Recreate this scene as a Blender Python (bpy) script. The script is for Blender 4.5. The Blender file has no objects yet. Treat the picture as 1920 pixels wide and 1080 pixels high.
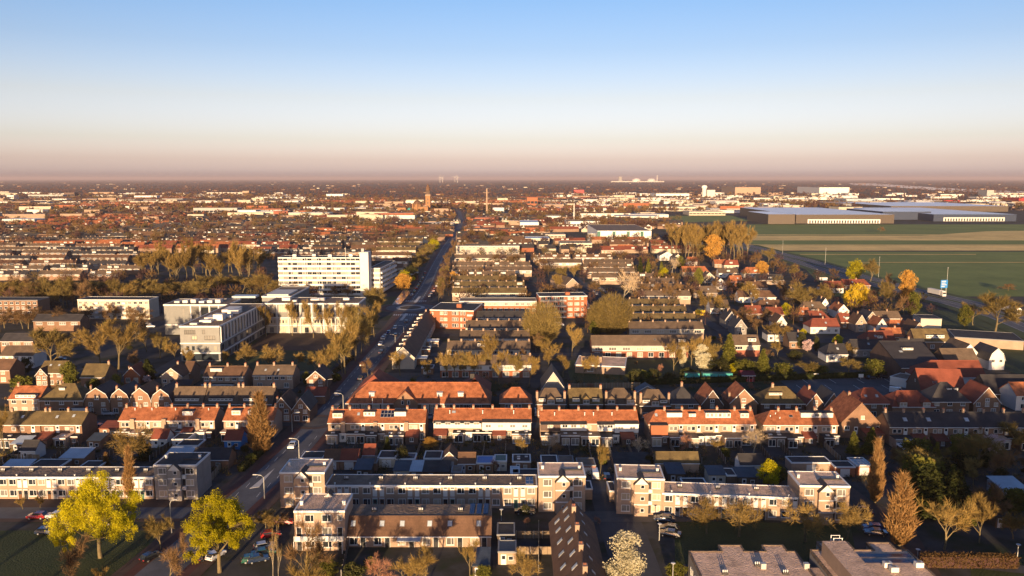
import bpy, math, random
from mathutils import Vector, Matrix, Quaternion
R = math.radians
random.seed(7)
SC = bpy.context.scene
COL = SC.collection
# ---------------------------------------------------------------- camera, sky, sun, exposure
CAM_H, PITCH, FPX = 75.0, R(7.9), 1480.0          # focal length in pixels of a 1920 px wide frame
cam_d = bpy.data.cameras.new('camera')
cam = bpy.data.objects.new('camera', cam_d); COL.objects.link(cam)
cam.location = (0, 0, CAM_H); cam.rotation_euler = (R(90) - PITCH, 0, 0)
cam_d.sensor_width = 36.0; cam_d.lens = 36.0 * FPX / 1920.0
cam_d.clip_start = 1.0; cam_d.clip_end = 80000.0
SC.camera = cam
SUN_EL, SUN_AZ = R(6.2), R(6.5)                    # the sun stands behind the camera, a little to its left
SUNV = Vector((-math.sin(SUN_AZ) * math.cos(SUN_EL), -math.cos(SUN_AZ) * math.cos(SUN_EL), math.sin(SUN_EL)))
sun_d = bpy.data.lights.new('sun', 'SUN'); sun = bpy.data.objects.new('sun', sun_d); COL.objects.link(sun)
sun_d.energy = 5.0; sun_d.angle = R(0.5); sun_d.color = (1.0, 0.70, 0.40)
sun.rotation_euler = SUNV.to_track_quat('Z', 'Y').to_euler(); sun.location = (-40, -200, 200)
world = bpy.data.worlds.new('World'); SC.world = world; world.use_nodes = True
wn, wl = world.node_tree.nodes, world.node_tree.links
wn.clear()
sky = wn.new('ShaderNodeTexSky'); sky.sky_type = 'NISHITA'; sky.sun_disc = False
sky.sun_elevation = SUN_EL; sky.sun_rotation = R(180) + SUN_AZ
sky.altitude = 0; sky.air_density = 1.0; sky.dust_density = 1.6; sky.ozone_density = 1.6
bg = wn.new('ShaderNodeBackground'); bg.inputs[1].default_value = 0.065
wo = wn.new('ShaderNodeOutputWorld')
# low evening haze all round the horizon: tints the sky by height above the horizon, the same in every direction
wt = wn.new('ShaderNodeTexCoord'); ws = wn.new('ShaderNodeSeparateXYZ'); wl.new(wt.outputs['Generated'], ws.inputs[0])
wm = wn.new('ShaderNodeMapRange'); wm.inputs['From Max'].default_value = .42; wl.new(ws.outputs['Z'], wm.inputs['Value'])
wr = wn.new('ShaderNodeValToRGB'); wr.color_ramp.interpolation = 'LINEAR'
SKY = [(0, (2.94, 2.75, 5.83)), (0.0105, (3.10, 3.00, 6.25)), (0.023, (2.48, 2.31, 4.50)), (0.047, (2.01, 1.89, 3.09)), (0.096, (1.80, 1.53, 2.01)), (0.155, (1.30, 1.28, 1.76)), (0.21, (1.06, 1.21, 1.72)), (0.42, (0.72, 0.98, 1.65))]
while len(wr.color_ramp.elements) > 1: wr.color_ramp.elements.remove(wr.color_ramp.elements[-1])
wr.color_ramp.elements[0].position = 0; wr.color_ramp.elements[0].color = (*[x / 5 for x in SKY[0][1]], 1)
for z_, c_ in SKY[1:]:
    e_ = wr.color_ramp.elements.new(z_ / .42); e_.color = (*[x / 5 for x in c_], 1)
wl.new(wm.outputs[0], wr.inputs[0])
wx = wn.new('ShaderNodeVectorMath'); wx.operation = 'MULTIPLY'; wl.new(sky.outputs[0], wx.inputs[0]); wl.new(wr.outputs[0], wx.inputs[1])
wy = wn.new('ShaderNodeVectorMath'); wy.operation = 'SCALE'; wy.inputs['Scale'].default_value = 5.0; wl.new(wx.outputs[0], wy.inputs[0])
wl.new(wy.outputs[0], bg.inputs[0]); wl.new(bg.outputs[0], wo.inputs[0])
SC.view_settings.view_transform = 'Standard'; SC.view_settings.look = 'None'
SC.view_settings.exposure = 1.3; SC.view_settings.gamma = 1.0; SC.view_settings.use_curve_mapping = False
SC.cycles.max_bounces = 5; SC.cycles.diffuse_bounces = 2; SC.cycles.glossy_bounces = 2
SC.cycles.transmission_bounces = 2; SC.cycles.transparent_max_bounces = 4; SC.cycles.volume_bounces = 0
SC.cycles.use_denoising = True
# ---------------------------------------------------------------- helpers
_cp, _sp = math.cos(PITCH), math.sin(PITCH)
def G(px, py, z=0.0):
    """the point at height z that shows at pixel (px, py) of the photograph"""
    a, b = (px - 960) / FPX, (540 - py) / FPX
    d = Vector((a, _cp + b * _sp, -_sp + b * _cp))
    t = (z - CAM_H) / d.z
    return Vector((d.x * t, d.y * t, z))
def zat(py, dist):
    """height of something at ground distance dist that shows at row py"""
    b = (540 - py) / FPX
    return CAM_H + dist * (-_sp + b * _cp) / (_cp + b * _sp)

class MB:
    def __init__(s): s.v, s.f, s.m = [], [], []
    def poly(s, pts, m=0):
        n = len(s.v); s.v += [tuple(p) for p in pts]; s.f.append(tuple(range(n, n + len(pts)))); s.m.append(m)
    def box(s, x0, y0, z0, x1, y1, z1, m=0, top=None):
        n = len(s.v)
        s.v += [(x0,y0,z0),(x1,y0,z0),(x1,y1,z0),(x0,y1,z0),(x0,y0,z1),(x1,y0,z1),(x1,y1,z1),(x0,y1,z1)]
        for k, q in enumerate(((0,1,5,4),(1,2,6,5),(2,3,7,6),(3,0,4,7),(4,5,6,7),(3,2,1,0))):
            s.f.append(tuple(n + i for i in q)); s.m.append(top if (k == 4 and top is not None) else m)
    def slab(s, pts, t, m=0, ms=None):
        """a polygon given counter-clockwise from above, extruded straight down by t"""
        n, k = len(s.v), len(pts)
        s.v += [tuple(p) for p in pts] + [(p[0], p[1], p[2] - t) for p in pts]
        s.f.append(tuple(range(n, n + k))); s.m.append(m)
        s.f.append(tuple(range(n + 2*k - 1, n + k - 1, -1))); s.m.append(m)
        for i in range(k):
            j = (i + 1) % k
            s.f.append((n + i, n + k + i, n + k + j, n + j)); s.m.append(m if ms is None else ms)
    def tube(s, pts, rad, sides=6, m=0, cap=True):
        prev = None
        for i, (p, r) in enumerate(zip(pts, rad)):
            p = Vector(p)
            d = (Vector(pts[min(i+1, len(pts)-1)]) - Vector(pts[max(i-1, 0)])).normalized()
            u = d.orthogonal().normalized() if abs(d.z) < .95 else Vector((1,0,0)); u = (u - d * u.dot(d)).normalized(); w = d.cross(u)
            n = len(s.v)
            for k in range(sides):
                a = 2 * math.pi * k / sides
                s.v.append(tuple(p + (u * math.cos(a) + w * math.sin(a)) * r))
            if prev is not None:
                for k in range(sides):
                    s.f.append((prev + k, prev + (k+1) % sides, n + (k+1) % sides, n + k)); s.m.append(m)
            prev = n
        if cap: s.f.append(tuple(prev + k for k in range(sides))); s.m.append(m)
    def cyl(s, x, y, z0, z1, r, sides=12, m=0):
        s.tube([(x,y,z0),(x,y,z1)], [r, r], sides, m)
    def mesh(s, name, mats):
        me = bpy.data.meshes.new(name); me.from_pydata(s.v, [], s.f)
        for k in (mats if isinstance(mats, (list, tuple)) else [mats]): me.materials.append(M[k] if isinstance(k, str) else k)
        if max(s.m, default=0) > 0: me.polygons.foreach_set('material_index', s.m)
        me.update(); return me
    def build(s, name, mats, parent=None, **kw): return put(name, s.mesh(name, mats), parent, **kw)

def put(name, data, parent=None, loc=None, rz=None, mat=None):
    o = bpy.data.objects.new(name, data); COL.objects.link(o)
    if parent is not None: o.parent = parent
    if loc is not None: o.location = loc
    if rz: o.rotation_euler = (0, 0, rz)
    return o
def tag(o, label=None, cat=None, group=None, kind=None):
    if label: o['label'] = label
    if cat: o['category'] = cat
    if group: o['group'] = group
    if kind: o['kind'] = kind
    return o
AUTO = []      # things whose label is completed at the end from the landmark beside them
def thing(name, label, cat, loc, rz=0.0, group=None, auto=False):
    o = bpy.data.objects.new(name, None); COL.objects.link(o)
    o.location = loc; o.rotation_euler = (0, 0, rz); o.empty_display_size = .5
    tag(o, label, cat, group)
    if auto: AUTO.append(o)
    return o
def struct(name, mb, mats): return tag(mb.build(name, mats), kind='structure')

# ---------------------------------------------------------------- materials
M = {}
TONE = .72
def mat(name, c, rough=.85, var=.22, scale=.35, fine=3.0, bump=0.0, spec=.25, rnd=.12, c2=None, metal=0.0, bands=None, coat=0.0, bdist=.05, bsc=None, sheen=0.0):
    c = tuple(x * TONE for x in c); c2 = c2 and tuple(x * TONE for x in c2)
    m = bpy.data.materials.new(name); m.use_nodes = True; n, l = m.node_tree.nodes, m.node_tree.links
    b = n['Principled BSDF']; b.inputs['Roughness'].default_value = rough; b.inputs['Metallic'].default_value = metal
    b.inputs['Specular IOR Level'].default_value = spec; b.inputs['Coat Weight'].default_value = coat
    if sheen: b.inputs['Sheen Weight'].default_value = sheen; b.inputs['Sheen Roughness'].default_value = .6; b.inputs['Sheen Tint'].default_value = (*[min(1, x * 5) for x in c], 1)
    tc = n.new('ShaderNodeTexCoord')
    nz = n.new('ShaderNodeTexNoise'); nz.inputs['Scale'].default_value = scale; nz.inputs['Detail'].default_value = 5; nz.inputs['Roughness'].default_value = .65
    l.new(tc.outputs['Object'], nz.inputs['Vector'])
    nf = n.new('ShaderNodeTexNoise'); nf.inputs['Scale'].default_value = fine; nf.inputs['Detail'].default_value = 3
    l.new(tc.outputs['Object'], nf.inputs['Vector'])
    ad = n.new('ShaderNodeMath'); ad.operation = 'MULTIPLY_ADD'; ad.inputs[1].default_value = .45
    l.new(nf.outputs['Fac'], ad.inputs[0]); l.new(nz.outputs['Fac'], ad.inputs[2])
    rp = n.new('ShaderNodeValToRGB'); e = rp.color_ramp.elements
    lo = tuple(x * (1 - var) for x in c); hi = c2 or tuple(min(1, x * (1 + var)) for x in c)
    e[0].position, e[1].position = .5, .95
    e[0].color = (*lo, 1); e[1].color = (*hi, 1)
    l.new(ad.outputs[0], rp.inputs[0])
    col = rp.outputs[0]
    if bands:      # courses of tiles, boards or ribs: (axis, spacing, depth)
        ax, sp, dp = bands
        sx = n.new('ShaderNodeSeparateXYZ'); l.new(tc.outputs['Object'], sx.inputs[0])
        mu = n.new('ShaderNodeMath'); mu.operation = 'MULTIPLY'; mu.inputs[1].default_value = 1 / sp; l.new(sx.outputs[ax], mu.inputs[0])
        fr = n.new('ShaderNodeMath'); fr.operation = 'FRACT'; l.new(mu.outputs[0], fr.inputs[0])
        lt = n.new('ShaderNodeMath'); lt.operation = 'LESS_THAN'; lt.inputs[1].default_value = .2; l.new(fr.outputs[0], lt.inputs[0])
        mm = n.new('ShaderNodeMath'); mm.operation = 'MULTIPLY'; mm.inputs[1].default_value = dp; l.new(lt.outputs[0], mm.inputs[0])
        mx = n.new('ShaderNodeMix'); mx.data_type = 'RGBA'; mx.inputs['B'].default_value = (*[x * .35 for x in c], 1)
        l.new(mm.outputs[0], mx.inputs['Factor']); l.new(col, mx.inputs['A']); col = mx.outputs['Result']
    oi = n.new('ShaderNodeObjectInfo')
    hs = n.new('ShaderNodeHueSaturation')
    mr = n.new('ShaderNodeMapRange'); mr.inputs['To Min'].default_value = 1 - rnd; mr.inputs['To Max'].default_value = 1 + rnd
    l.new(oi.outputs['Random'], mr.inputs['Value']); l.new(mr.outputs[0], hs.inputs['Value'])
    l.new(col, hs.inputs['Color']); l.new(hs.outputs[0], b.inputs['Base Color'])
    if bump:
        bp = n.new('ShaderNodeBump'); bp.inputs['Strength'].default_value = bump; bp.inputs['Distance'].default_value = bdist
        nb = nf
        if bsc: nb = n.new('ShaderNodeTexNoise'); nb.inputs['Scale'].default_value = bsc; nb.inputs['Detail'].default_value = 4; l.new(tc.outputs['Object'], nb.inputs['Vector'])
        l.new(nb.outputs['Fac'], bp.inputs['Height']); l.new(bp.outputs[0], b.inputs['Normal'])
    M[name] = m; return m
def leafmat(name, c, c2, trans=.35, scale=.5):
    m = bpy.data.materials.new(name); m.use_nodes = True; n, l = m.node_tree.nodes, m.node_tree.links
    n.clear(); out = n.new('ShaderNodeOutputMaterial')
    tc = n.new('ShaderNodeTexCoord'); nz = n.new('ShaderNodeTexNoise'); nz.inputs['Scale'].default_value = scale; nz.inputs['Detail'].default_value = 4
    l.new(tc.outputs['Object'], nz.inputs['Vector'])
    rp = n.new('ShaderNodeValToRGB'); e = rp.color_ramp.elements; e[0].position, e[1].position = .35, .7
    e[0].color = (*c, 1); e[1].color = (*c2, 1); l.new(nz.outputs['Fac'], rp.inputs[0])
    oi = n.new('ShaderNodeObjectInfo'); hs = n.new('ShaderNodeHueSaturation'); mr = n.new('ShaderNodeMapRange')
    mr.inputs['To Min'].default_value = .75; mr.inputs['To Max'].default_value = 1.25
    l.new(oi.outputs['Random'], mr.inputs['Value']); l.new(mr.outputs[0], hs.inputs['Value']); l.new(rp.outputs[0], hs.inputs['Color'])
    d = n.new('ShaderNodeBsdfDiffuse'); t = n.new('ShaderNodeBsdfTranslucent'); mx = n.new('ShaderNodeMixShader'); mx.inputs[0].default_value = trans
    l.new(hs.outputs[0], d.inputs[0]); l.new(hs.outputs[0], t.inputs[0]); l.new(d.outputs[0], mx.inputs[1]); l.new(t.outputs[0], mx.inputs[2])
    l.new(mx.outputs[0], out.inputs[0]); M[name] = m
mat('brick_brown', (.27,.155,.095), bump=.3)
mat('brick_tan', (.41,.285,.20), bump=.3, var=.16)
mat('brick_red', (.30,.105,.065), bump=.3)
mat('brick_orange', (.36,.125,.06), bump=.2, var=.14)
mat('brick_dark', (.13,.085,.065), bump=.3)
mat('brick_grey', (.30,.27,.24), bump=.2)
mat('brick_far', (.30,.19,.13))
mat('white_wall', (.78,.74,.68), var=.08)
mat('cream_wall', (.60,.52,.40), var=.1)
mat('concrete', (.42,.40,.37), var=.12)
mat('concrete_pale', (.66,.62,.56), var=.08)
mat('slate_cladding', (.27,.265,.245), var=.1, bands=(0,.6,.25))
mat('roof_orange', (.44,.135,.052), var=.55, scale=.6, fine=4, bump=.5, bands=(2,.22,.35), c2=(.56,.20,.085))
mat('roof_red', (.25,.07,.04), var=.25, fine=5, bump=.5, bands=(2,.22,.35))
mat('roof_brown', (.155,.085,.05), var=.3, fine=5, bump=.5, bands=(2,.22,.35))
mat('roof_moss', (.14,.097,.044), var=.38, fine=4, bump=.5, bands=(2,.22,.3), c2=(.21,.15,.062))
mat('roof_dark', (.055,.05,.05), var=.3, fine=5, bump=.4, bands=(2,.22,.35), rough=.7)
mat('roof_taupe', (.145,.10,.066), var=.3, fine=5, bump=.4, bands=(2,.22,.3))
mat('gravel_roof', (.78,.53,.37), var=.34, scale=.5, fine=5, bump=1.0, bdist=.5, bsc=3.2)
mat('bitumen', (.06,.055,.052), var=.4, scale=.4, fine=8, rough=.8, spec=.15)
mat('bitumen_brown', (.21,.15,.105), var=.35, scale=.4, fine=7, rough=.9, bump=1, bdist=.4, bsc=1.6)
mat('shed_blue_roof', (.06,.075,.095), var=.3, rough=.6)
mat('sheet_pale', (.45,.50,.54), var=.15, rough=.4, bands=(0,.5,.2))
mat('white_paint', (.80,.78,.74), var=.05, rnd=.05)
mat('white_panel', (.72,.70,.66), var=.06)
mat('grey_paint', (.25,.25,.25), var=.1)
mat('black_paint', (.03,.03,.032), var=.1, rough=.5)
mat('door_wood', (.16,.075,.035), var=.2)
mat('fence_wood', (.13,.095,.065), var=.3, bands=(0,.35,.5))
mat('fence_pale', (.30,.22,.14), var=.2, bands=(0,1.2,.5))
mat('metal_grey', (.45,.45,.45), rough=.45, metal=.6, var=.1)
mat('galvanised', (.55,.54,.50), rough=.5, metal=.3, var=.08)
mat('glass', (.025,.032,.04), rough=.08, spec=.6, var=.3, rnd=.4)
mat('curtain', (.44,.37,.27), rough=.5, spec=.5, var=.15, rnd=.3)
mat('curtain_dim', (.20,.19,.17), rough=.25, spec=.5, var=.2, rnd=.4)
mat('solar', (.012,.018,.05), rough=.15, spec=.6, var=.2, bands=(0,.5,.3))
mat('teal_paint', (.05,.36,.34), rough=.6, var=.2, bands=(0,.4,.4))
mat('maroon_paint', (.16,.03,.035), rough=.6, var=.2, bands=(0,.4,.4))
mat('yellow_paint', (.75,.5,.03), rough=.5, var=.08)
mat('blue_paint', (.04,.22,.55), rough=.5, var=.08)
mat('red_paint', (.42,.03,.03), rough=.5, var=.08)
mat('green_paint', (.06,.16,.12), rough=.6, var=.1)
mat('asphalt', (.115,.116,.124), var=.35, scale=.12, fine=6, bump=.3)
mat('asphalt_old', (.085,.084,.084), var=.35, scale=.1, fine=5, bump=.3)
mat('paving', (.10,.062,.045), var=.3, scale=.2, fine=4, bump=.3)
mat('paving_grey', (.11,.10,.09), var=.3, scale=.2, fine=4, bump=.3)
mat('cycle_red', (.11,.045,.033), var=.25, scale=.2, fine=5)
mat('line_paint', (.72,.72,.70), var=.2, fine=6)
mat('lawn', (.045,.066,.015), var=.45, scale=.08, fine=2.5, bump=.8, bdist=.25, c2=(.065,.075,.02), sheen=.05)
mat('field_green', (.095,.135,.026), var=.4, scale=.02, fine=.25, c2=(.13,.155,.036), sheen=.06)
mat('field_tan', (.56,.34,.12), var=.34, scale=.02, fine=.25, sheen=.06)
mat('soil', (.11,.07,.04), var=.4, scale=.2, fine=3, bump=.5)
mat('water', (.85,.92,1.0), rough=.06, spec=1.0, var=.05, metal=.7)
mat('bark', (.19,.14,.075), var=.3, scale=1, fine=8, bump=.5, c2=(.27,.21,.10))
mat('bark_pale', (.42,.34,.24), var=.3, scale=1, fine=8, c2=(.5,.42,.3))
leafmat('twig_gold', (.20,.13,.038), (.28,.19,.062), .1)
leafmat('twig_olive', (.155,.112,.036), (.235,.17,.056), .1)
leafmat('twig_brown', (.15,.088,.042), (.22,.135,.062), .1)
leafmat('twig_pale', (.40,.29,.17), (.5,.38,.24), .1)
leafmat('twig_red', (.26,.12,.075), (.33,.17,.10), .1)
leafmat('willow_leaf', (.35,.30,.008), (.54,.46,.018), .4, .35)
leafmat('gold_leaf', (.50,.34,.02), (.62,.45,.04), .35, .35)
leafmat('orange_leaf', (.42,.22,.045), (.52,.30,.07), .3, .35)
leafmat('conifer_leaf', (.020,.026,.008), (.05,.052,.016), .15, .8)
leafmat('fresh_leaf', (.075,.08,.016), (.16,.145,.028), .25, .8)
leafmat('shrub_leaf', (.030,.034,.012), (.075,.068,.024), .2, .8)
leafmat('poplar_twig', (.20,.11,.042), (.29,.17,.065), .15, .6)
leafmat('blossom_white', (.50,.44,.26), (.70,.64,.46), .3, 1.2)
leafmat('blossom_pink', (.55,.38,.36), (.7,.52,.48), .3, 1.2)
mat('church_brick', (.34,.175,.08), var=.15)
mat('navy_panel', (.03,.045,.085), var=.1, rough=.5)
mat('warehouse_dark', (.10,.078,.06), var=.12, rough=.6)
mat('warehouse_roof', (1.0,.98,.95), rough=.35, spec=.5, var=.1, scale=.05, fine=.6)
leafmat('far_gold', (.085,.05,.022), (.13,.078,.032), .05, .02)  # far tones darker than the twigs: self-shadow of distant crowns put into colour
leafmat('far_brown', (.05,.027,.025), (.082,.045,.038), .05, .02)
leafmat('far_olive', (.07,.05,.022), (.105,.075,.032), .05, .02)
# ---------------------------------------------------------------- windows, doors and buildings
_cache = {}
def window_mesh(w, h, style, fm):
    """frame as one mesh, pane as another; facing -y, centre at x = 0, sill at z = 0"""
    k = (round(w, 1), round(h, 1), style, fm)
    if k not in _cache:
        w, h = k[0], k[1]; f, p = MB(), MB(); t = .09 if w < 2 else .1
        f.box(-w/2, -.07, 0, w/2, .02, t); f.box(-w/2, -.07, h - t, w/2, .02, h)
        f.box(-w/2, -.068, t, -w/2 + t, .02, h - t); f.box(w/2 - t, -.068, t, w/2, .02, h - t)
        if style == 'split': f.box(w*.12 - .04, -.066, t, w*.12 + .04, .02, h - t)
        elif style == 'half': f.box(-.04, -.066, t, .04, .02, h - t)
        elif style == 'grid':
            n = max(2, round(w / .65))
            for i in range(1, n): f.box(-w/2 + w*i/n - .03, -.066, t, -w/2 + w*i/n + .03, .02, h - t)
            f.box(-w/2 + t, -.064, h*.66 - .03, w/2 - t, .02, h*.66 + .03)
        elif style == 'multi':
            n = max(2, round(w / 1.0))
            for i in range(1, n): f.box(-w/2 + w*i/n - .05, -.066, t, -w/2 + w*i/n + .05, .02, h - t)
        if style != 'bare': f.box(-w/2 - .08, -.14, -.1, w/2 + .08, 0, -.003)
        p.poly([(-w/2 + t*.8, -.02, t*.8), (w/2 - t*.8, -.02, t*.8), (w/2 - t*.8, -.02, h - t*.8), (-w/2 + t*.8, -.02, h - t*.8)])
        fo = f.mesh('window', fm)
        _cache[k] = (fo, {g: p.mesh('pane', g) for g in ('glass', 'curtain', 'curtain_dim')})
        # the same window as a single mesh, for windows that are themselves sub-parts
        c = MB(); c.v, c.f, c.m = list(f.v), list(f.f), list(f.m); c.poly(p.v, 1)
        _cache[k + ('one',)] = {g: c.mesh('window', [fm, g]) for g in ('glass', 'curtain', 'curtain_dim')}
    return k
def door_mesh(w, h, m):
    k = ('door', round(w, 1), round(h, 1), m)
    if k not in _cache:
        b = MB(); b.box(-w/2, -.05, 0, w/2, .01, h, 0); b.box(-w/2 + .12, -.065, h*.55, w/2 - .12, -.03, h*.9, 1)
        b.box(-w/2 - .07, -.08, h, w/2 + .07, .01, h + .07, 2); b.box(-w/2 - .07, -.08, 0, -w/2, .01, h, 2); b.box(w/2, -.08, 0, w/2 + .07, .01, h, 2)
        _cache[k] = b.mesh('door', [m, 'glass', 'white_paint'])
    return _cache[k]
RW = random.Random(11)
def pick_pane(p=.3):
    x = RW.random()
    return 'curtain' if x < p * .6 else ('curtain_dim' if x < p * 1.6 else 'glass')

OCC = []       # footprints already taken: (x, y, radius)
class Bld:
    """a building in its own frame: x runs along the front from A to B, y away from the street, z up.
    A and B are where the ends of the front eave (height h) show in the photograph."""
    def __init__(s, name, label, cat, A, B, h, depth, wall='brick_brown', group=None, auto=False, width=None, world=None):
        if world: a, ang, s.W = Vector((world[0], world[1], 0)), world[2], width
        else:
            a, b = G(*A, h), G(*B, h); ang = math.atan2(b.y - a.y, b.x - a.x); s.W = width or (b - a).length
        s.h, s.D, s.wall, s.ang, s.a = h, depth, wall, ang, a
        s.root = thing(name, label, cat, (a.x, a.y, 0), ang, group, auto)
        c, sn = math.cos(ang), math.sin(ang)
        n = max(1, round(s.W / depth))
        for i in range(n):
            x = s.W * (i + .5) / n; OCC.append((a.x + c*x - sn*depth/2, a.y + sn*x + c*depth/2, max(depth, s.W/n) * .62))
        s.rz = lambda x, y: h
    def P(s, name, mb, mats, parent=None, **kw): return mb.build(name, mats, parent or s.root, **kw)
    # ---- shells
    def flat(s, rm='gravel_roof', trim='white_paint', th=.28, wname='wall', over=.08, z0=0):
        W, D, h = s.W, s.D, s.h
        b = MB(); b.box(0, 0, z0, W, D, h); s.P(wname, b, s.wall)
        b = MB(); b.box(.22, .22, h - .05, W - .22, D - .22, h + .06); s.P('roof', b, rm)
        b = MB(); o = over
        b.box(-o, -o, h - th, W + o, .22, h + .16); b.box(-o, D - .22, h - th, W + o, D + o, h + .16)
        b.box(-o, .22, h - th, .22, D - .22, h + .158); b.box(W - .22, .22, h - th, W + o, D - .22, h + .158)
        s.P('roof_edge', b, trim)
        s.rz = lambda x, y: h + .06; return s
    def gable(s, rise, rm, over=.35, ridge=.5, gutter='white_paint', hipL=0, hipR=0, t=.16):
        W, D, h = s.W, s.D, s.h; yr = D * ridge; lift = .2; s.rise = rise
        kf, kb = rise / yr, rise / (D - yr); oe = .15
        b = MB(); b.box(0, 0, 0, W, D, h)
        for x, hip in ((0, hipL), (W, hipR)):
            if not hip:
                x0, x1 = (0, .2) if x == 0 else (W - .2, W)
                n = len(b.v); b.v += [(x0,0,h),(x0,D,h),(x0,yr,h+rise),(x1,0,h),(x1,D,h),(x1,yr,h+rise)]
                for q in ((2,1,0),(3,4,5),(0,3,5,2),(5,4,1,2)): b.f.append(tuple(n+i for i in q)); b.m.append(0)
        s.P('wall', b, s.wall)
        zr = h + rise + lift; z0, z1 = h + lift - kf * over, h + lift - kb * over
        xl, xr = (-oe if not hipL else hipL), (W + oe if not hipR else W - hipR)
        x0, x1 = (-oe if not hipL else -over), (W + oe if not hipR else W + over)
        b = MB()
        b.slab([(x0,-over,z0),(x1,-over,z0),(xr,yr,zr),(xl,yr,zr)], t); b.slab([(x1,D+over,z1),(x0,D+over,z1),(xl,yr,zr),(xr,yr,zr)], t)
        if hipL: b.slab([(x0,D+over,z1),(x0,-over,z0),(xl,yr,zr)], t)
        if hipR: b.slab([(x1,-over,z0),(x1,D+over,z1),(xr,yr,zr)], t)
        s.roof = s.P('roof', b, rm)
        b = MB(); b.box(min(xl, xr) - .02, yr - .12, zr - .06, max(xl, xr) + .02, yr + .12, zr + .09); s.P('ridge', b, rm, s.roof)
        if gutter:
            b = MB(); b.box(x0, -over - .13, z0 - .2, x1, -over + .02, z0 - .02); s.P('gutter', b, gutter, s.roof)
        s.rz = lambda x, y: (h + lift + kf * y) if y <= yr else (h + lift + kb * (D - y))
        s.yr = yr; return s
    def front(s, rise, rm, over=.3, ridge=.5, hipF=0, hipB=0, barge='white_paint', t=.16, gambrel=0):
        """ridge runs away from the street, a gable looks at it"""
        W, D, h = s.W, s.D, s.h; xr = W * ridge; lift = .2; oe = .22; s.rise = rise
        kl, kr = rise / xr, rise / (W - xr)
        y0, y1 = (-oe if not hipF else -over), (D + oe if not hipB else D + over)
        yf, yb = (-oe if not hipF else hipF), (D + oe if not hipB else D - hipB)
        b = MB(); b.box(0, 0, 0, W, D, h)
        # profile of the gable, from the left eave over the ridge to the right eave
        if gambrel: pr = [(0,h),(W*.12,h+rise*.52),(xr,h+rise),(W*.88,h+rise*.52),(W,h)]
        else: pr = [(0,h),(xr,h+rise),(W,h)]
        for y, hip, sgn in ((0, hipF, 1), (D, hipB, -1)):
            if not hip:
                q0 = [(x, y, z) for x, z in pr]; q1 = [(x, y + .2 * sgn, z) for x, z in pr]
                if sgn < 0: q0.reverse(); q1.reverse()
                b.poly(list(reversed(q0))); b.poly(q1)
                for i in range(len(pr) - 1): b.poly([q0[i], q0[i+1], q1[i+1], q1[i]])
        s.P('wall', b, s.wall)
        zr = h + rise + lift; b = MB()
        if gambrel:
            zk = h + rise * .52 + lift
            b.slab([(-over,y1,h+lift-.5),(-over,y0,h+lift-.5),(W*.12,y0,zk),(W*.12,y1,zk)], t); b.slab([(W*.12,y1,zk),(W*.12,y0,zk),(xr,yf,zr),(xr,yb,zr)], t)
            b.slab([(W+over,y0,h+lift-.5),(W+over,y1,h+lift-.5),(W*.88,y1,zk),(W*.88,y0,zk)], t); b.slab([(W*.88,y0,zk),(W*.88,y1,zk),(xr,yb,zr),(xr,yf,zr)], t)
            ek = zk; s.rz = lambda x, y: zk
        else:
            zl, zq = h + lift - kl * over, h + lift - kr * over
            b.slab([(-over,y1,zl),(-over,y0,zl),(xr,yf,zr),(xr,yb,zr)], t); b.slab([(W+over,y0,zq),(W+over,y1,zq),(xr,yb,zr),(xr,yf,zr)], t)
            if hipF: b.slab([(-over,y0,min(zl,zq)),(W+over,y0,min(zl,zq)),(xr,yf,zr)], t)
            if hipB: b.slab([(W+over,y1,min(zl,zq)),(-over,y1,min(zl,zq)),(xr,yb,zr)], t)
            if hipF:
                kf = rise / (hipF + over)
                s.rz = lambda x, y: min(h + lift + kl * x, h + lift + kr * (W - x), h + lift + kf * (y))
            else: s.rz = lambda x, y: (h + lift + kl * x) if x <= xr else (h + lift + kr * (W - x))
        s.roof = s.P('roof', b, rm)
        b = MB(); b.box(xr - .12, yf, zr - .06, xr + .12, yb, zr + .09); s.P('ridge', b, rm, s.roof)
        if barge and not hipF:
            b = MB()
            pts = [(-over, h + lift - (kl * over if not gambrel else .5))] + [(x, z + lift) for x, z in pr[1:-1]] + [(W + over, h + lift - (kr * over if not gambrel else .5))]
            for (xa, za), (xb, zb) in zip(pts, pts[1:]):
                b.v += [(xa,y0-.05,za-.2),(xb,y0-.05,zb-.2),(xb,y0-.05,zb+.03),(xa,y0-.05,za+.03),(xa,y0+.02,za-.2),(xb,y0+.02,zb-.2),(xb,y0+.02,zb+.03),(xa,y0+.02,za+.03)]
                n = len(b.v) - 8
                for q in ((0,1,2,3),(3,2,6,7),(1,0,4,5)): b.f.append(tuple(n+i for i in q)); b.m.append(0)
            s.P('barge_board', b, barge, s.roof)
        elif barge:
            b = MB(); b.box(-over, -over - .12, min(zl,zq) - .2, W + over, -over + .02, min(zl,zq) - .02); s.P('gutter', b, barge, s.roof)
        s.xr = xr; return s
    # ---- details
    def _place(s, o, face, x, z):
        o.parent = s.root
        if face == 'F': o.location = (x, 0, z)
        elif face == 'L': o.location = (0, x, z); o.rotation_euler = (0, 0, R(-90))
        elif face == 'R': o.location = (s.W, x, z); o.rotation_euler = (0, 0, R(90))
        return o
    def win(s, x, z, w=1.4, h=1.3, style='split', face='F', pane=None, fm='white_paint', p=.3, y=0):
        k = window_mesh(w, h, style, fm); fo, pa = _cache[k]
        o = s._place(put('window', fo), face, x, z)
        if y: o.location = (o.location[0], y, o.location[2])
        put('pane', pa[pane or pick_pane(p)], o); return o
    def door(s, x, z=0, w=1.0, h=2.1, m='door_wood', face='F'): return s._place(put('door', door_mesh(w, h, m)), face, x, z)
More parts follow.
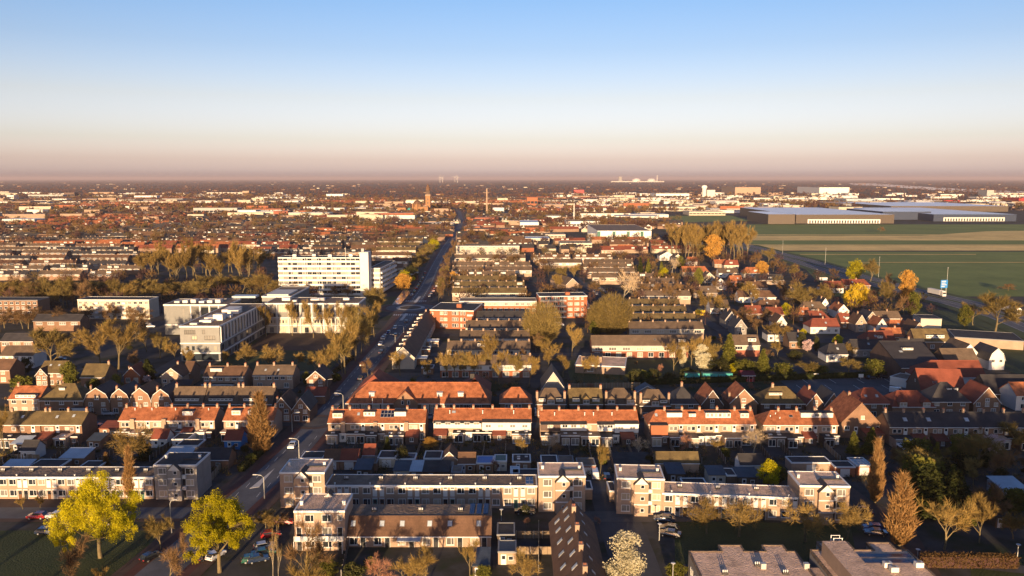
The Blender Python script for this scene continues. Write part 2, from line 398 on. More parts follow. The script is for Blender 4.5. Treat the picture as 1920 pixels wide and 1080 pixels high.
    def panel(s, x0, x1, z0, z1, m='white_panel', d=.05, name='panel', face='F', y=0):
        b = MB(); b.box(0, -d, 0, x1 - x0, .02, z1 - z0); o = s._place(b.build(name, m), face, x0, z0)
        if y: o.location = (x0, y, z0)
        return o
    def band(s, z, hh=.25, m='white_paint', name='band', d=.06, x0=0, x1=None): return s.panel(x0, s.W if x1 is None else x1, z, z + hh, m, d, name)
    def chimney(s, x, y=None, top=None, w=.7, d=.6, m='brick_tan', pots=2):
        y = s.yr if y is None and hasattr(s, 'yr') else (s.D/2 if y is None else y)
        z = s.rz(x, y); top = top or 1.1; b = MB()
        b.box(x - w/2, y - d/2, z - .9, x + w/2, y + d/2, z + top, 0); b.box(x - w/2 - .06, y - d/2 - .06, z + top, x + w/2 + .06, y + d/2 + .06, z + top + .1, 0)
        for i in range(pots): b.cyl(x + (i - (pots - 1)/2) * .3, y, z + top + .1, z + top + .45, .1, 6, 1)
        return s.P('chimney', b, [m, 'brick_orange'])
    def _onroof(s, o, x, y):
        e = .05; z = s.rz(x, y); nx = (s.rz(x - e, y) - s.rz(x + e, y)) / (2*e); ny = (s.rz(x, y - e) - s.rz(x, y + e)) / (2*e)
        n = Vector((nx, ny, 1)).normalized(); up = Vector((0, 0, 1))
        sl = (up - n * up.dot(n)); sl = sl.normalized() if sl.length > .01 else Vector((0, 1, 0))
        xx = sl.cross(n).normalized(); mtx = Matrix((xx, sl, n)).transposed().to_4x4(); mtx.translation = Vector((x, y, z)) + n * .02
        o.parent = s.root; o.matrix_local = mtx; return o
    def skylight(s, x, y, w=.8, l=1.1, g='sheet_pale'):
        k = ('sky', w, l, g)
        if k not in _cache:
            b = MB(); b.box(-w/2, -l/2, 0, w/2, l/2, .1, 0); b.box(-w/2 + .09, -l/2 + .09, .1, w/2 - .09, l/2 - .09, .112, 1); _cache[k] = b.mesh('skylight', ['grey_paint', g])
        return s._onroof(put('skylight', _cache[k]), x, y)
    def solar(s, x, y, nx, ny, w=1.0, l=1.6):
        k = ('pv', w, l)
        if k not in _cache:
            b = MB(); b.box(-w/2 + .02, -l/2 + .02, .04, w/2 - .02, l/2 - .02, .09, 0); b.box(-w/2 + .06, -l/2 + .06, .09, w/2 - .06, l/2 - .06, .094, 1); _cache[k] = b.mesh('solar_panel', ['galvanised', 'solar'])
        e = .2; sl = (s.rz(x, y + e) - s.rz(x, y)) / e; c = 1 / math.sqrt(1 + sl*sl)
        for i in range(nx):
            for j in range(ny): s._onroof(put('solar_panel', _cache[k]), x + (i + .5) * w, y + (j + .5) * l * c)
    def vent(s, x, y, h=.6, m='white_paint'):
        k = ('vent', h, m)
        if k not in _cache:
            b = MB(); b.cyl(0, 0, -.3, h, .13, 6); b.cyl(0, 0, h, h + .12, .2, 6); _cache[k] = b.mesh('roof_vent', m)
        return put('roof_vent', _cache[k], s.root, (x, y, s.rz(x, y)))
    def ventbox(s, x, y, m='bitumen'):
        k = ('vbox', m)
        if k not in _cache:
            b = MB(); b.box(-.55, -.3, -.1, .55, .3, .3, 0)
            for i in (-.35, 0, .35): b.cyl(i, 0, .3, .75, .1, 6, 1)
            _cache[k] = b.mesh('flue_box', [m, 'white_paint'])
        return put('flue_box', _cache[k], s.root, (x, y, s.rz(x, y)))
    def dormer(s, x, w, y0, hh=1.35, m='white_panel', rm='bitumen', n=1, style='half', wh=None, pane=None, ww=None, peak=0):
        """a dormer on the front slope with its face at depth y0"""
        zb = s.rz(x, y0); zt = zb + hh; kf = (s.rz(x, y0 + .1) - zb) / .1; y1 = min(y0 + hh / max(kf, .15), s.D * .5 + .6)
        b = MB(); b.box(-w/2, y0, zb - .6, w/2, y1, zt); o = s.P('dormer', b, m, loc=(x, 0, 0))
        b = MB()
        if peak:
            b.slab([(-w/2-.2,y1+peak*1.2,zt-.05),(-w/2-.2,y0-.25,zt-.05),(0,y0-.25,zt+peak),(0,y1+peak*1.2,zt+peak)], .1); b.slab([(w/2+.2,y0-.25,zt-.05),(w/2+.2,y1+peak*1.2,zt-.05),(0,y1+peak*1.2,zt+peak),(0,y0-.25,zt+peak)], .1)
            b.poly([(-w/2,y0+.01,zt),(w/2,y0+.01,zt),(0,y0+.01,zt+peak)])
        else: b.box(-w/2 - .12, y0 - .18, zt, w/2 + .12, y1, zt + .14)
        s.P('dormer_roof', b, rm, o)
        if n:
            gap = w / n; ww = ww or gap - .35; wh = wh or hh - .45
            k = window_mesh(ww, wh, style if style != 'split' else 'split', 'white_paint')
            for i in range(n): put('window', _cache[k + ('one',)][pane or pick_pane(.5)], o, (-w/2 + gap * (i + .5), y0, zb + .28))
        return o
    def ext(s, x0, x1, dep, h=2.7, wm=None, rm='bitumen', trim='white_paint', wins=1, wh=2.0, ww=None, style='multi', roof='flat', lights=0):
        """a single-storey extension reaching towards the camera"""
        b = MB(); b.box(x0, -dep, 0, x1, -.002, h); o = s.P('extension', b, wm or s.wall)
        b = MB()
        if roof == 'flat': b.box(x0 - .1, -dep - .12, h, x1 + .1, -.02, h + .14)
        else: b.slab([(x0-.15,-dep-.25,h-.1),(x1+.15,-dep-.25,h-.1),(x1+.15,-.02,h+roof),(x0-.15,-.02,h+roof)], .14)
        s.P('extension_roof', b, rm, o)
        if roof == 'flat' and trim:
            b = MB(); b.box(x0 - .13, -dep - .17, h - .12, x1 + .13, -dep - .122, h + .16); s.P('fascia', b, trim, o)
        if wins:
            gap = (x1 - x0) / wins; w_ = ww or min(gap - .5, 2.4); k = window_mesh(w_, wh, style, 'white_paint')
            for i in range(wins): put('window', _cache[k + ('one',)][pick_pane(.3)], o, (x0 + gap * (i + .5), -dep, .15 if wh > 1.7 else .9))
        for i in range(lights):
            b = MB(); b.box(-.5, -.4, 0, .5, .4, .18); s.P('rooflight', b, 'white_panel', o, loc=(x0 + (x1-x0) * (i + .5) / lights, -dep * .5, h + .14))
        return o
# ---------------------------------------------------------------- trees: a few shapes of each kind, shared by their copies
TREE = {}
def _rot(v, ax, a): return Quaternion(ax, a) @ v
def bare_tree(key, seed, height=12.0, spread=.75, trunk=.22, levels=4, twigs=2600, tw=.075, tl=1.3, up=.35, bark='bark', twig='twig_gold', lean=0, dense_low=0.25):
    """trunk and limbs as tapered tubes; the crown is a mist of thin twigs that grow from the limbs"""
    rnd = random.Random(seed); b = MB(); ends = []
    def limb(p, d, ln, r, lv):
        pts, rad = [p.copy()], [r]; n = 3 if lv else 4; q = p.copy(); dd = d.copy()
        for i in range(n):
            dd = (dd + Vector((rnd.uniform(-.16,.16), rnd.uniform(-.16,.16), up * .25))).normalized(); q = q + dd * ln / n
            pts.append(q.copy()); rad.append(r * (1 - .55 * (i + 1) / n))
        b.tube(pts, rad, 6 if lv == 0 else (4 if lv < 3 else 3), 0, cap=False)
        if lv >= 2: ends.extend((pts[i], (pts[i+1] - pts[i]).normalized(), lv) for i in range(n))
        if lv < levels:
            k = rnd.choice((3, 4)) if lv else rnd.choice((5, 6))
            for i in range(k):
                t = rnd.uniform(dense_low, 1) if lv else .32 + .68 * (i + .5) / k
                j = min(int(t * n), n - 1); base = pts[j].lerp(pts[j+1], t * n - j)
                dv = (pts[j+1] - pts[j]).normalized()
                ax = dv.orthogonal(); ax = _rot(ax, dv, rnd.uniform(0, 6.283)); nd = _rot(dv, ax, rnd.uniform(.45, 1.0) * spread)
                limb(base, nd, ln * rnd.uniform(.55, .72) * (1 if lv else .9), rad[j] * .6, lv + 1)
    limb(Vector((0, 0, -.2)), Vector((lean, 0, 1)).normalized(), height * .52, height * .018 * trunk / .22, 0)
    c = MB()
    for i in range(twigs):
        p, d, lv = rnd.choice(ends)
        e = Vector((rnd.gauss(0,1), rnd.gauss(0,1), rnd.gauss(0,1))).normalized()
        dd = (d * .8 + e * .75 + Vector((0,0,up*.5))).normalized(); ln = tl * rnd.uniform(.5, 1.2)
        p = p + d * rnd.uniform(0, .4) + e * .12
        sd = dd.cross(e).normalized() * tw * rnd.uniform(.5, 1.1) * .5
        c.poly([p - sd, p + sd, p + dd * ln])
    zs = max(v[2] for v in c.v)
    k = height / zs
    for m_ in (b, c): m_.v = [(x*k, y*k, z*k) for x, y, z in m_.v]
    rr = sorted(math.hypot(x, y) for x, y, z in c.v)[int(len(c.v) * .95)]
    TREE[key] = (b.mesh('trunk', bark), c.mesh('crown', twig), height, rr * 2)
def leafy(key, seed, height, width, n, leaf, size, bark='bark', shape='round', base=.25, clumps=40, asp=.5, droop=0):
    """a leafy crown: leaf-sized faces gathered in clumps on limbs"""
    rnd = random.Random(seed); b = MB(); c = MB(); cl = []
    tips = []
    for i in range(clumps):
        t = (i + .5) / clumps
        if shape == 'cone': z = base + (1 - base) * (1 - math.sqrt(1 - t)); rr = (1 - (z - base) / (1 - base)) * rnd.uniform(.35, 1.0); cr = .10 + .13 * (1 - z)
        elif shape == 'column': z = base + (1 - base) * t; rr = math.sin(math.pi * min(1, .12 + .84 * (1 - t) ** .8)) ** .7 * rnd.uniform(.2, .85); cr = .13
        else:
            z = base + (1 - base) * t; f = (z - base) / (1 - base); rr = math.sqrt(max(0, 1 - (2 * f - 1) ** 2)) * math.sqrt(rnd.uniform(.12, 1)) * (.92 if f > .5 else 1); cr = rnd.uniform(.12, .22)
        a = rnd.uniform(0, 6.283) if shape != 'round' else i * 2.399 + rnd.uniform(-.4, .4)
        p = Vector((math.cos(a) * rr * width / 2 * .86, math.sin(a) * rr * width / 2 * .86, z * height * (.9 if shape == 'round' else .96))); cl.append((p, cr * (width if shape != 'column' else width * 2.2)))
        tips.append(p)
    tr = height * .02; b.tube([(0,0,-.2),(0.05*tr,0,height*base),(0,.1*tr,height*.6),(0,0,height*.85)], [tr*1.2, tr, tr*.6, tr*.15], 7)
    for p in tips[::2 if shape == 'round' else 4]:
        st = Vector((0, 0, max(height * base * .8, p.z - .55 * math.hypot(p.x, p.y) - height*.08))); md = st.lerp(p, .55) + Vector((0,0,height*.02)); b.tube([st, md, p], [tr*.45, tr*.28, tr*.06], 4)
    for i in range(n):
        p, r = cl[int(rnd.random() * len(cl))]
        e = Vector((rnd.gauss(0,1), rnd.gauss(0,1), rnd.gauss(0,.8))).normalized() * r * rnd.random() ** .45
        q = p + e; q.z -= droop * rnd.random() ** 2 * height
        if q.z < .2: q.z = .2 + rnd.random() * .3
        d = Vector((rnd.gauss(0,1), rnd.gauss(0,1), rnd.gauss(0,1) - (2.2 if droop else 0))).normalized(); o = d.orthogonal(); o = _rot(o, d, rnd.uniform(0, 6.283))
        l_ = size * rnd.uniform(.6, 1.4); w_ = l_ * asp
        if shape == 'column': d = (d * .5 + Vector((0,0,1.1))).normalized()
        c.poly([q - o * w_ * .5, q + d * l_ * .5, q + o * w_ * .5, q - d * l_ * .5])
    zs = max(v[2] for v in c.v); k = height / zs
    c.v = [(x, y, z*k) for x, y, z in c.v]
    rr = sorted(math.hypot(x, y) for x, y, z in c.v)[int(len(c.v) * .96)]
    TREE[key] = (b.mesh('trunk', bark), c.mesh('crown', leaf), height, rr * 2)
def column_tree(key, seed, height, width, n, leaf):
    """a fastigiate crown: upright twigs packed along a narrow flame shape with a ragged outline"""
    rnd = random.Random(seed); b = MB(); c = MB(); tr = height * .018
    b.tube([(0,0,-.2),(0,.05,height*.4),(.05,0,height*.9)], [tr*1.2, tr*.8, tr*.2], 7)
    for i in range(14):
        a = i * 2.4; z = height * (.08 + .05 * i); b.tube([(0,0,z), (math.cos(a)*width*.22, math.sin(a)*width*.22, z + height*.1), (math.cos(a)*width*.3, math.sin(a)*width*.3, z + height*.24)], [tr*.4, tr*.25, tr*.05], 4)
    lump = [(rnd.uniform(0, 6.283), rnd.uniform(.03, .97), rnd.uniform(-.5, .5)) for _ in range(70)]
    for i in range(n):
        t = rnd.random() ** 1.25; a = rnd.uniform(0, 6.283)
        r = ((.15 + .85 * t / .28) ** .45 if t < .28 else (1 - (t - .28) / .72) ** .8)
        r *= 1 + sum(k * math.exp(-((t - tz) / .035) ** 2) * max(0, math.cos(a - ta)) for ta, tz, k in lump)
        r *= width * .46 * rnd.random() ** .45
        q = Vector((math.cos(a) * r, math.sin(a) * r, height * (.03 + .93 * t))); d = Vector((math.cos(a) * .35 + rnd.gauss(0, .3), math.sin(a) * .35 + rnd.gauss(0, .3), 1)).normalized(); l_ = rnd.uniform(.4, 1.1) * (2.0 if rnd.random() < .12 else 1)
        o = _rot(d.orthogonal(), d, rnd.uniform(0, 6.283)) * rnd.uniform(.03, .08)
        c.poly([q - o, q + o, q + d * l_])
    TREE[key] = (b.mesh('trunk', 'bark'), c.mesh('crown', leaf), height, width)
def fan_tree(key, seed, height, width, n, twig='twig_olive'):
    """many steep limbs fan out from a low fork into a dense rounded head of fine twigs"""
    rnd = random.Random(seed); b = MB(); c = MB(); tr = height * .022; f = Vector((0, 0, height * .16)); b.tube([(0,0,-.2), f], [tr*1.3, tr], 8)
    def lim(e): return Vector((e.x * width * .5, e.y * width * .5, height * .52 + e.z * height * .48))
    for i in range(70):
        e = Vector((rnd.gauss(0,1), rnd.gauss(0,1), rnd.gauss(0,1) + .5)).normalized(); q = lim(e) * .98; md = f.lerp(q, .5) + Vector((0, 0, height*.05)); b.tube([f, md, q], [tr*.34, tr*.2, tr*.04], 4, cap=False)
    lump = [(Vector((rnd.gauss(0,1), rnd.gauss(0,1), rnd.gauss(0,1))).normalized(), rnd.uniform(-.12, .1)) for _ in range(26)]
    for i in range(n):
        e = Vector((rnd.gauss(0,1), rnd.gauss(0,1), rnd.gauss(0,1))).normalized(); k = 1 + sum(a_ * max(0, e.dot(v_)) ** 14 for v_, a_ in lump)
        q = f.lerp(lim(e), rnd.random() ** .38 * .9 * k); d = (q - f).normalized() * .8 + Vector((rnd.gauss(0,.35), rnd.gauss(0,.35), rnd.gauss(0,.35) + .2)); d.normalize()
        o = _rot(d.orthogonal(), d, rnd.uniform(0, 6.283)) * rnd.uniform(.02, .05); c.poly([q - o, q + o, q + d * rnd.uniform(.6, 1.5)])
    TREE[key] = (b.mesh('trunk', 'bark'), c.mesh('crown', twig), height, width)
def lobed(key, seed, height, width, n, leaf, size, lobes, asp=.3, droop=.5, bark='bark', fill=.75, spr=(.2, .42)):
    """a broad crown made of several uneven lobes of leaf sprays with gaps between; forked limbs carry each lobe"""
    rnd = random.Random(seed); b = MB(); c = MB(); tr = height * .019
    fork = Vector((0, 0, height * .24)); b.tube([(0,0,-.2),(0.1,0,height*.1),fork], [tr*1.3, tr*1.05, tr*.95], 8)
    sprays = []
    for lx, ly, lz, lr in lobes:
        ce = Vector((lx * width, ly * width, lz * height)); r = lr * width
        md = fork.lerp(ce, .5) + Vector((rnd.uniform(-.4,.4), rnd.uniform(-.4,.4), -.04 * height)); b.tube([fork, md, ce], [tr*.6, tr*.4, tr*.15], 6)
        for i in range(int(26 * (lr / .2) ** 2)):
            e = Vector((rnd.gauss(0,1), rnd.gauss(0,1), rnd.gauss(0,1) + .25)).normalized(); p = ce + Vector((e.x * r, e.y * r, e.z * r * .8)) * rnd.uniform(fill, 1.0)
            b.tube([ce, ce.lerp(p, .6) + Vector((0,0,.1)), p], [tr*.13, tr*.08, tr*.02], 3, cap=False); sprays.append((p, r * rnd.uniform(*spr)))
    for i in range(n):
        p, r = sprays[int(rnd.random() * len(sprays))]
        e = Vector((rnd.gauss(0,1), rnd.gauss(0,1), rnd.gauss(0,.75))).normalized() * r * rnd.random() ** .5; q = p + e
        q.z -= rnd.random() ** 2 * droop * r * 2.2; q.z = max(q.z, .4 + rnd.random())
        d = Vector((rnd.gauss(0,1), rnd.gauss(0,1), rnd.gauss(0,1) - droop * 2.5)).normalized(); o = _rot(d.orthogonal(), d, rnd.uniform(0, 6.283)); l_ = size * rnd.uniform(.5, 1.4)
        c.poly([q - o * l_ * asp * .5, q + d * l_ * .5, q + o * l_ * asp * .5, q - d * l_ * .5])
    zs = max(v[2] for v in c.v); rr = sorted(math.hypot(x, y) for x, y, z in c.v)[int(len(c.v) * .97)]
    TREE[key] = (b.mesh('trunk', bark), c.mesh('crown', leaf), zs, rr * 2)
for i in range(4): bare_tree('gold%d' % i, 20 + i, 12, .8, .24, 4, 3400, .095, 1.3, .35)
for i in range(3): bare_tree('olive%d' % i, 40 + i, 12, .9, .22, 4, 4600, .11, 1.4, .35, twig='twig_olive')
for i in range(3): bare_tree('brown%d' % i, 60 + i, 10, .85, .2, 4, 3000, .08, 1.2, .3, twig='twig_brown')
for i in range(2): bare_tree('pale%d' % i, 70 + i, 9, .9, .3, 4, 1300, .06, 1.1, .3, bark='bark_pale', twig='twig_pale')
for i in range(2): bare_tree('red%d' % i, 75 + i, 8, .95, .2, 4, 2300, .06, 1.0, .15, twig='twig_red')
for i in range(3): bare_tree('tall%d' % i, 80 + i, 22, .55, .2, 4, 3600, .17, 2.2, .6, twig='twig_gold')
for i in range(2): bare_tree('spread%d' % i, 90 + i, 9, 1.15, .3, 4, 3000, .075, 1.0, .3, twig='twig_gold')
for i in range(2): fan_tree('round%d' % i, 95 + i, 12, 11.5, 9500)
bare_tree('birch0', 99, 12, .5, .13, 4, 700, .06, .9, .6, bark='bark_pale', twig='twig_gold')
lobed('willow0', 1, 18, 19, 66000, 'willow_leaf', .30, [(-.06,-.05,.78,.24),(.14,.06,.70,.21),(-.25,.02,.58,.19),(-.33,-.1,.40,.14),(.30,-.04,.50,.18),(.36,.1,.36,.12),(.02,-.22,.50,.18),(.0,.24,.52,.20),(-.15,-.25,.36,.13),(.2,-.24,.34,.13),(-.2,.25,.40,.15)])
lobed('willow1', 2, 16, 15, 52000, 'willow_leaf', .27, [(-.05,-.05,.78,.23),(-.24,.0,.62,.19),(.12,-.1,.62,.20),(.36,.0,.62,.14),(.38,-.06,.45,.12),(-.34,-.05,.44,.15),(-.16,-.2,.44,.14),(.0,.22,.58,.19),(.2,.2,.48,.14)])
lobed('willow2', 3, 13, 14, 9000, 'gold_leaf', .6, [(0,0,.75,.25),(-.25,.05,.55,.2),(.25,-.05,.55,.2),(.33,.05,.3,.15),(-.33,-.05,.3,.15),(0,-.25,.45,.2),(0,.25,.45,.2)], droop=1.0)
leafy('yellow0', 4, 10, 9, 4500, 'willow_leaf', .45, clumps=26, base=.15, asp=.5)
leafy('orange0', 5, 14, 9, 5200, 'orange_leaf', .55, clumps=30, base=.15, asp=.4)
lobed('blossom0', 6, 11, 9, 11000, 'blossom_white', .22, [(-.18,0,.80,.17),(-.22,-.1,.58,.18),(.28,0,.62,.15),(.05,-.05,.42,.18),(.2,-.1,.3,.16),(-.1,.15,.3,.18),(.0,.1,.15,.2)], asp=.8, droop=0, fill=.35, spr=(.4, .8))
leafy('blossom1', 8, 6, 5, 1800, 'blossom_pink', .3, clumps=16, base=.2, asp=.8)
leafy('conifer0', 9, 10, 5, 4600, 'conifer_leaf', .5, shape='cone', clumps=90, base=.06)
leafy('conifer1', 10, 10, 5.5, 4600, 'fresh_leaf', .5, shape='cone', clumps=90, base=.06)
column_tree('column0', 11, 16, 3.6, 9000, 'poplar_twig')
column_tree('column1', 12, 16, 4.2, 10000, 'poplar_twig')
leafy('bush0', 13, 3, 4, 1400, 'shrub_leaf', .36, clumps=14, base=.1)
leafy('bush1', 14, 3, 4, 1400, 'fresh_leaf', .36, clumps=14, base=.1)
leafy('green0', 15, 8, 6.5, 3600, 'shrub_leaf', .42, clumps=26, base=.15)
leafy('green1', 16, 8, 6, 3600, 'fresh_leaf', .42, clumps=26, base=.12)
KIND = {'gold': (4, 'bare_tree', 'bare tree with golden twigs'), 'olive': (3, 'bare_tree', 'dense olive-brown bare tree'),
  'brown': (3, 'bare_tree', 'bare brown tree'), 'pale': (2, 'bare_tree', 'bare tree with pale limbs'), 'red': (2, 'bare_tree', 'bare reddish tree'),
  'tall': (3, 'tall_tree', 'tall slender bare tree'), 'spread': (2, 'bare_tree', 'low wide golden bare tree'), 'round': (2, 'bare_tree', 'big round-crowned bare tree'),
  'birch': (1, 'birch_tree', 'thin bare tree with pale stem'), 'willow': (3, 'willow_tree', 'yellow-green willow'), 'yellow': (1, 'leafy_tree', 'yellow-green leafy tree'),
  'orange': (1, 'leafy_tree', 'orange-leaved tree'), 'blossom': (2, 'blossom_tree', 'pale blossoming tree'), 'conifer': (2, 'conifer', 'dark conifer'),
  'column': (2, 'poplar_tree', 'narrow columnar poplar'), 'bush': (2, 'bush', 'green bush'), 'green': (2, 'evergreen_tree', 'rounded evergreen tree')}
RT = random.Random(5)
def tree_at(kind, x, y, hgt, wid=None, label=None, var=None, group=None, auto=None, occ=True):
    n, nm, ds = KIND[kind]; key = kind + str(RT.randrange(n) if var is None else var)
    tm, cm, h0, w0 = TREE[key]; s = hgt / h0; sw = (wid / w0) if wid else s
    cat = 'bush' if kind == 'bush' else 'tree'
    o = thing(nm, label or ds, cat, (x, y, 0), RT.uniform(0, 6.28), group, auto=(label is None))
    o.scale = (sw, sw, s)
    put('trunk', tm, o); put('crown', cm, o)
    if occ: OCC.append((x, y, max(1.0, sw * w0 * .25)))
    return o
def T(kind, px, py, top, wpx=None, label=None, var=None, group=None):
    """tree with its foot at pixel (px, py), its top at row top and a crown wpx wide"""
    p = G(px, py); d = p.y; hgt = max(1.0, zat(top, d)); wid = wpx * math.hypot(d, CAM_H) / FPX if wpx else None
    return tree_at(kind, p.x, p.y, hgt, wid, label, var, group)
# ---------------------------------------------------------------- ground, roads, water
def ground_mat():
    m = bpy.data.materials.new('ground'); m.use_nodes = True; n, l = m.node_tree.nodes, m.node_tree.links; b = n['Principled BSDF']
    b.inputs['Roughness'].default_value = .95; b.inputs['Specular IOR Level'].default_value = .1
    tc = n.new('ShaderNodeTexCoord')
    def nz(sc, det=5, st=None):
        x = n.new('ShaderNodeTexNoise'); x.inputs['Scale'].default_value = sc; x.inputs['Detail'].default_value = det; x.inputs['Roughness'].default_value = .6; l.new(tc.outputs['Object'], x.inputs['Vector']); return x
    def ramp(src, stops):
        r = n.new('ShaderNodeValToRGB'); r.color_ramp.elements[0].position = stops[0][0]; r.color_ramp.elements[0].color = (*stops[0][1], 1)
        r.color_ramp.elements[1].position = stops[-1][0]; r.color_ramp.elements[1].color = (*stops[-1][1], 1)
        for p, c in stops[1:-1]: e = r.color_ramp.elements.new(p); e.color = (*c, 1)
        l.new(src, r.inputs[0]); return r.outputs[0]
    near = ramp(nz(.07, 6).outputs['Fac'], [(.36, (.030,.040,.016)), (.46, (.050,.046,.036)), (.55, (.068,.064,.058)), (.66, (.050,.051,.054))])
    far = ramp(nz(.0022, 8).outputs['Fac'], [(.36, (.06,.036,.03)), (.48, (.10,.06,.045)), (.56, (.075,.07,.035)), (.68, (.15,.10,.06))])
    sx = n.new('ShaderNodeSeparateXYZ'); l.new(tc.outputs['Object'], sx.inputs[0])
    mr = n.new('ShaderNodeMapRange'); mr.inputs['From Min'].default_value = 1500; mr.inputs['From Max'].default_value = 2600; l.new(sx.outputs['Y'], mr.inputs['Value'])
    mx = n.new('ShaderNodeMix'); mx.data_type = 'RGBA'; l.new(mr.outputs[0], mx.inputs['Factor']); l.new(near, mx.inputs['A']); l.new(far, mx.inputs['B'])
    l.new(mx.outputs['Result'], b.inputs['Base Color'])
    M['ground'] = m
ground_mat()
b = MB(); b.poly([(-45000,-3000,0),(45000,-3000,0),(45000,60000,0),(-45000,60000,0)]); struct('ground', b, 'ground')
_zl = [0.0]
def Z(step=.004): _zl[0] += step; return _zl[0]
def sheet(name, pts, m, z=None, px=True):
    z = Z() if z is None else z; b = MB(); q = [(*G(*p)[:2], z) if px else (p[0], p[1], z) for p in pts]
    a = sum(q[i][0]*q[(i+1)%len(q)][1] - q[(i+1)%len(q)][0]*q[i][1] for i in range(len(q)))
    b.poly(q if a > 0 else q[::-1]); return struct(name, b, m)
def strip(name, pts, w, m, off=0.0, z=None, kerb=0):
    z = Z() if z is None else z; b = MB(); L, Rr = [], []
    for i, p in enumerate(pts):
        a, c = Vector(pts[max(i-1,0)]), Vector(pts[min(i+1,len(pts)-1)]); t = (c - a).normalized(); nn = Vector((t.y, -t.x)); p = Vector(p) + nn * off
        L.append(p - nn * w / 2); Rr.append(p + nn * w / 2)
    for i in range(len(pts) - 1):
        if kerb: b.slab([(*L[i], z+kerb), (*Rr[i], z+kerb), (*Rr[i+1], z+kerb), (*L[i+1], z+kerb)], kerb)
        else: b.poly([(*L[i], z), (*Rr[i], z), (*Rr[i+1], z), (*L[i+1], z)])
    return struct(name, b, m)
MAIN = [(-68,140),(-65,165),(-62,190),(-60,215),(-59,260),(-58.5,330),(-57,400),(-58,442)]
MAIN2 = [(-59,470),(-60,540),(-66,674),(-73,857),(-78,1095),(-89,1397),(-120,1800),(-163,2150)]
# lawns and planted ground
sheet('lawn', [(-150,100),(-75,100),(-75,161),(-150,161)], 'lawn', px=False)
sheet('lawn', [(32,146),(68,146),(74,164),(36,166)], 'lawn', px=False)
sheet('lawn', [(76,120),(150,120),(150,150),(92,150)], 'lawn', px=False)
sheet('lawn', [(22,285),(100,285),(100,322),(22,322)], 'lawn', px=False)
sheet('lawn', [(-120,292),(-72,292),(-72,362),(-120,362)], 'lawn', px=False)
sheet('lawn', [(195,300),(330,200),(420,290),(235,460)], 'lawn', px=False)
sheet('lawn', [(-112,405),(-68,445),(-68,500),(-112,500)], 'lawn', px=False)
# streets crossing
strip('side_street_pavement', [(-220,171.5),(-64,171.5)], 12.5, 'paving')
strip('side_street', [(-220,170),(-64,170)], 6.0, 'asphalt')
strip('back_street_pavement', [(-62,234),(200,234)], 9.6, 'paving'); strip('back_street', [(-62,234),(200,234)], 5.6, 'asphalt_old')
strip('back_street_pavement', [(-200,236),(-62,236)], 9.0, 'paving'); strip('back_street', [(-200,236),(-62,236)], 5.4, 'asphalt_old')
strip('court_road', [(23.5,100),(24,150),(23.5,182),(23,205)], 9.5, 'asphalt_old')
strip('court_pavement', [(12,168),(40,168)], 5.5, 'paving_grey')
strip('lane', [(78,135),(84,160),(81,185),(82,206)], 4.6, 'paving')
strip('park_path', [(82,148),(110,141),(160,150)], 3.6, 'paving_grey')
strip('avenue', [(60,330),(62,480),(40,640)], 7, 'asphalt_old')
strip('avenue', [(108,340),(96,500),(70,640)], 6, 'asphalt_old')
strip('avenue', [(-57,332),(60,332)], 6, 'asphalt_old')
strip('avenue', [(-200,300),(-58,300)], 5, 'asphalt_old')
strip('avenue', [(-139,240),(-139,460)], 5, 'asphalt_old')
sheet('parking_lot', [(100,262),(196,262),(196,296),(100,296)], 'asphalt_old', px=False)
sheet('schoolyard', [(-52,262),(-8,262),(-8,300),(-52,300)], 'paving_grey', px=False)
sheet('office_forecourt', [(-118,340),(-70,340),(-70,379),(-118,379)], 'paving', px=False)
# the main road: pavements, red cycle tracks, asphalt, junction table, roundabout
for mm, nm in ((MAIN, 'main_road'), (MAIN2, 'far_main_road')):
    strip('pavement', mm, 17.0, 'paving'); strip('cycle_track', mm, 12.4, 'cycle_red'); strip(nm, mm, 8.0, 'asphalt')
def disc(name, x, y, r, m, z=None, ry=None, n=40):
    z = Z() if z is None else z; b = MB(); b.poly([(x + r*math.cos(6.2832*i/n), y + (ry or r)*math.sin(6.2832*i/n), z) for i in range(n)]); return struct(name, b, m)
disc('roundabout', -59.4, 456, 19, 'paving'); disc('roundabout_cycle_ring', -59.4, 456, 17, 'cycle_red'); disc('roundabout_road', -59.4, 456, 14.5, 'asphalt')
b = MB()
for i in range(32):
    a, c = 6.2832*i/32, 6.2832*(i+1)/32
    b.slab([(-59.4+6.2*math.cos(a),456+6.2*math.sin(a),.2),(-59.4+8.4*math.cos(a),456+8.4*math.sin(a),.2),(-59.4+8.4*math.cos(c),456+8.4*math.sin(c),.2),(-59.4+6.2*math.cos(c),456+6.2*math.sin(c),.2)], .2)
struct('roundabout_apron', b, 'concrete')
b = MB(); b.poly([(-59.4+6.2*math.cos(6.2832*i/32),456+6.2*math.sin(6.2832*i/32),.26) for i in range(32)]); struct('roundabout_island', b, 'soil')
disc('junction_table', -61, 237, 7.2, 'paving', n=32); disc('junction_apron', -61, 237, 5.4, 'asphalt_old', n=32); disc('junction_island', -61, 237, 4.2, 'paving_grey', n=32)
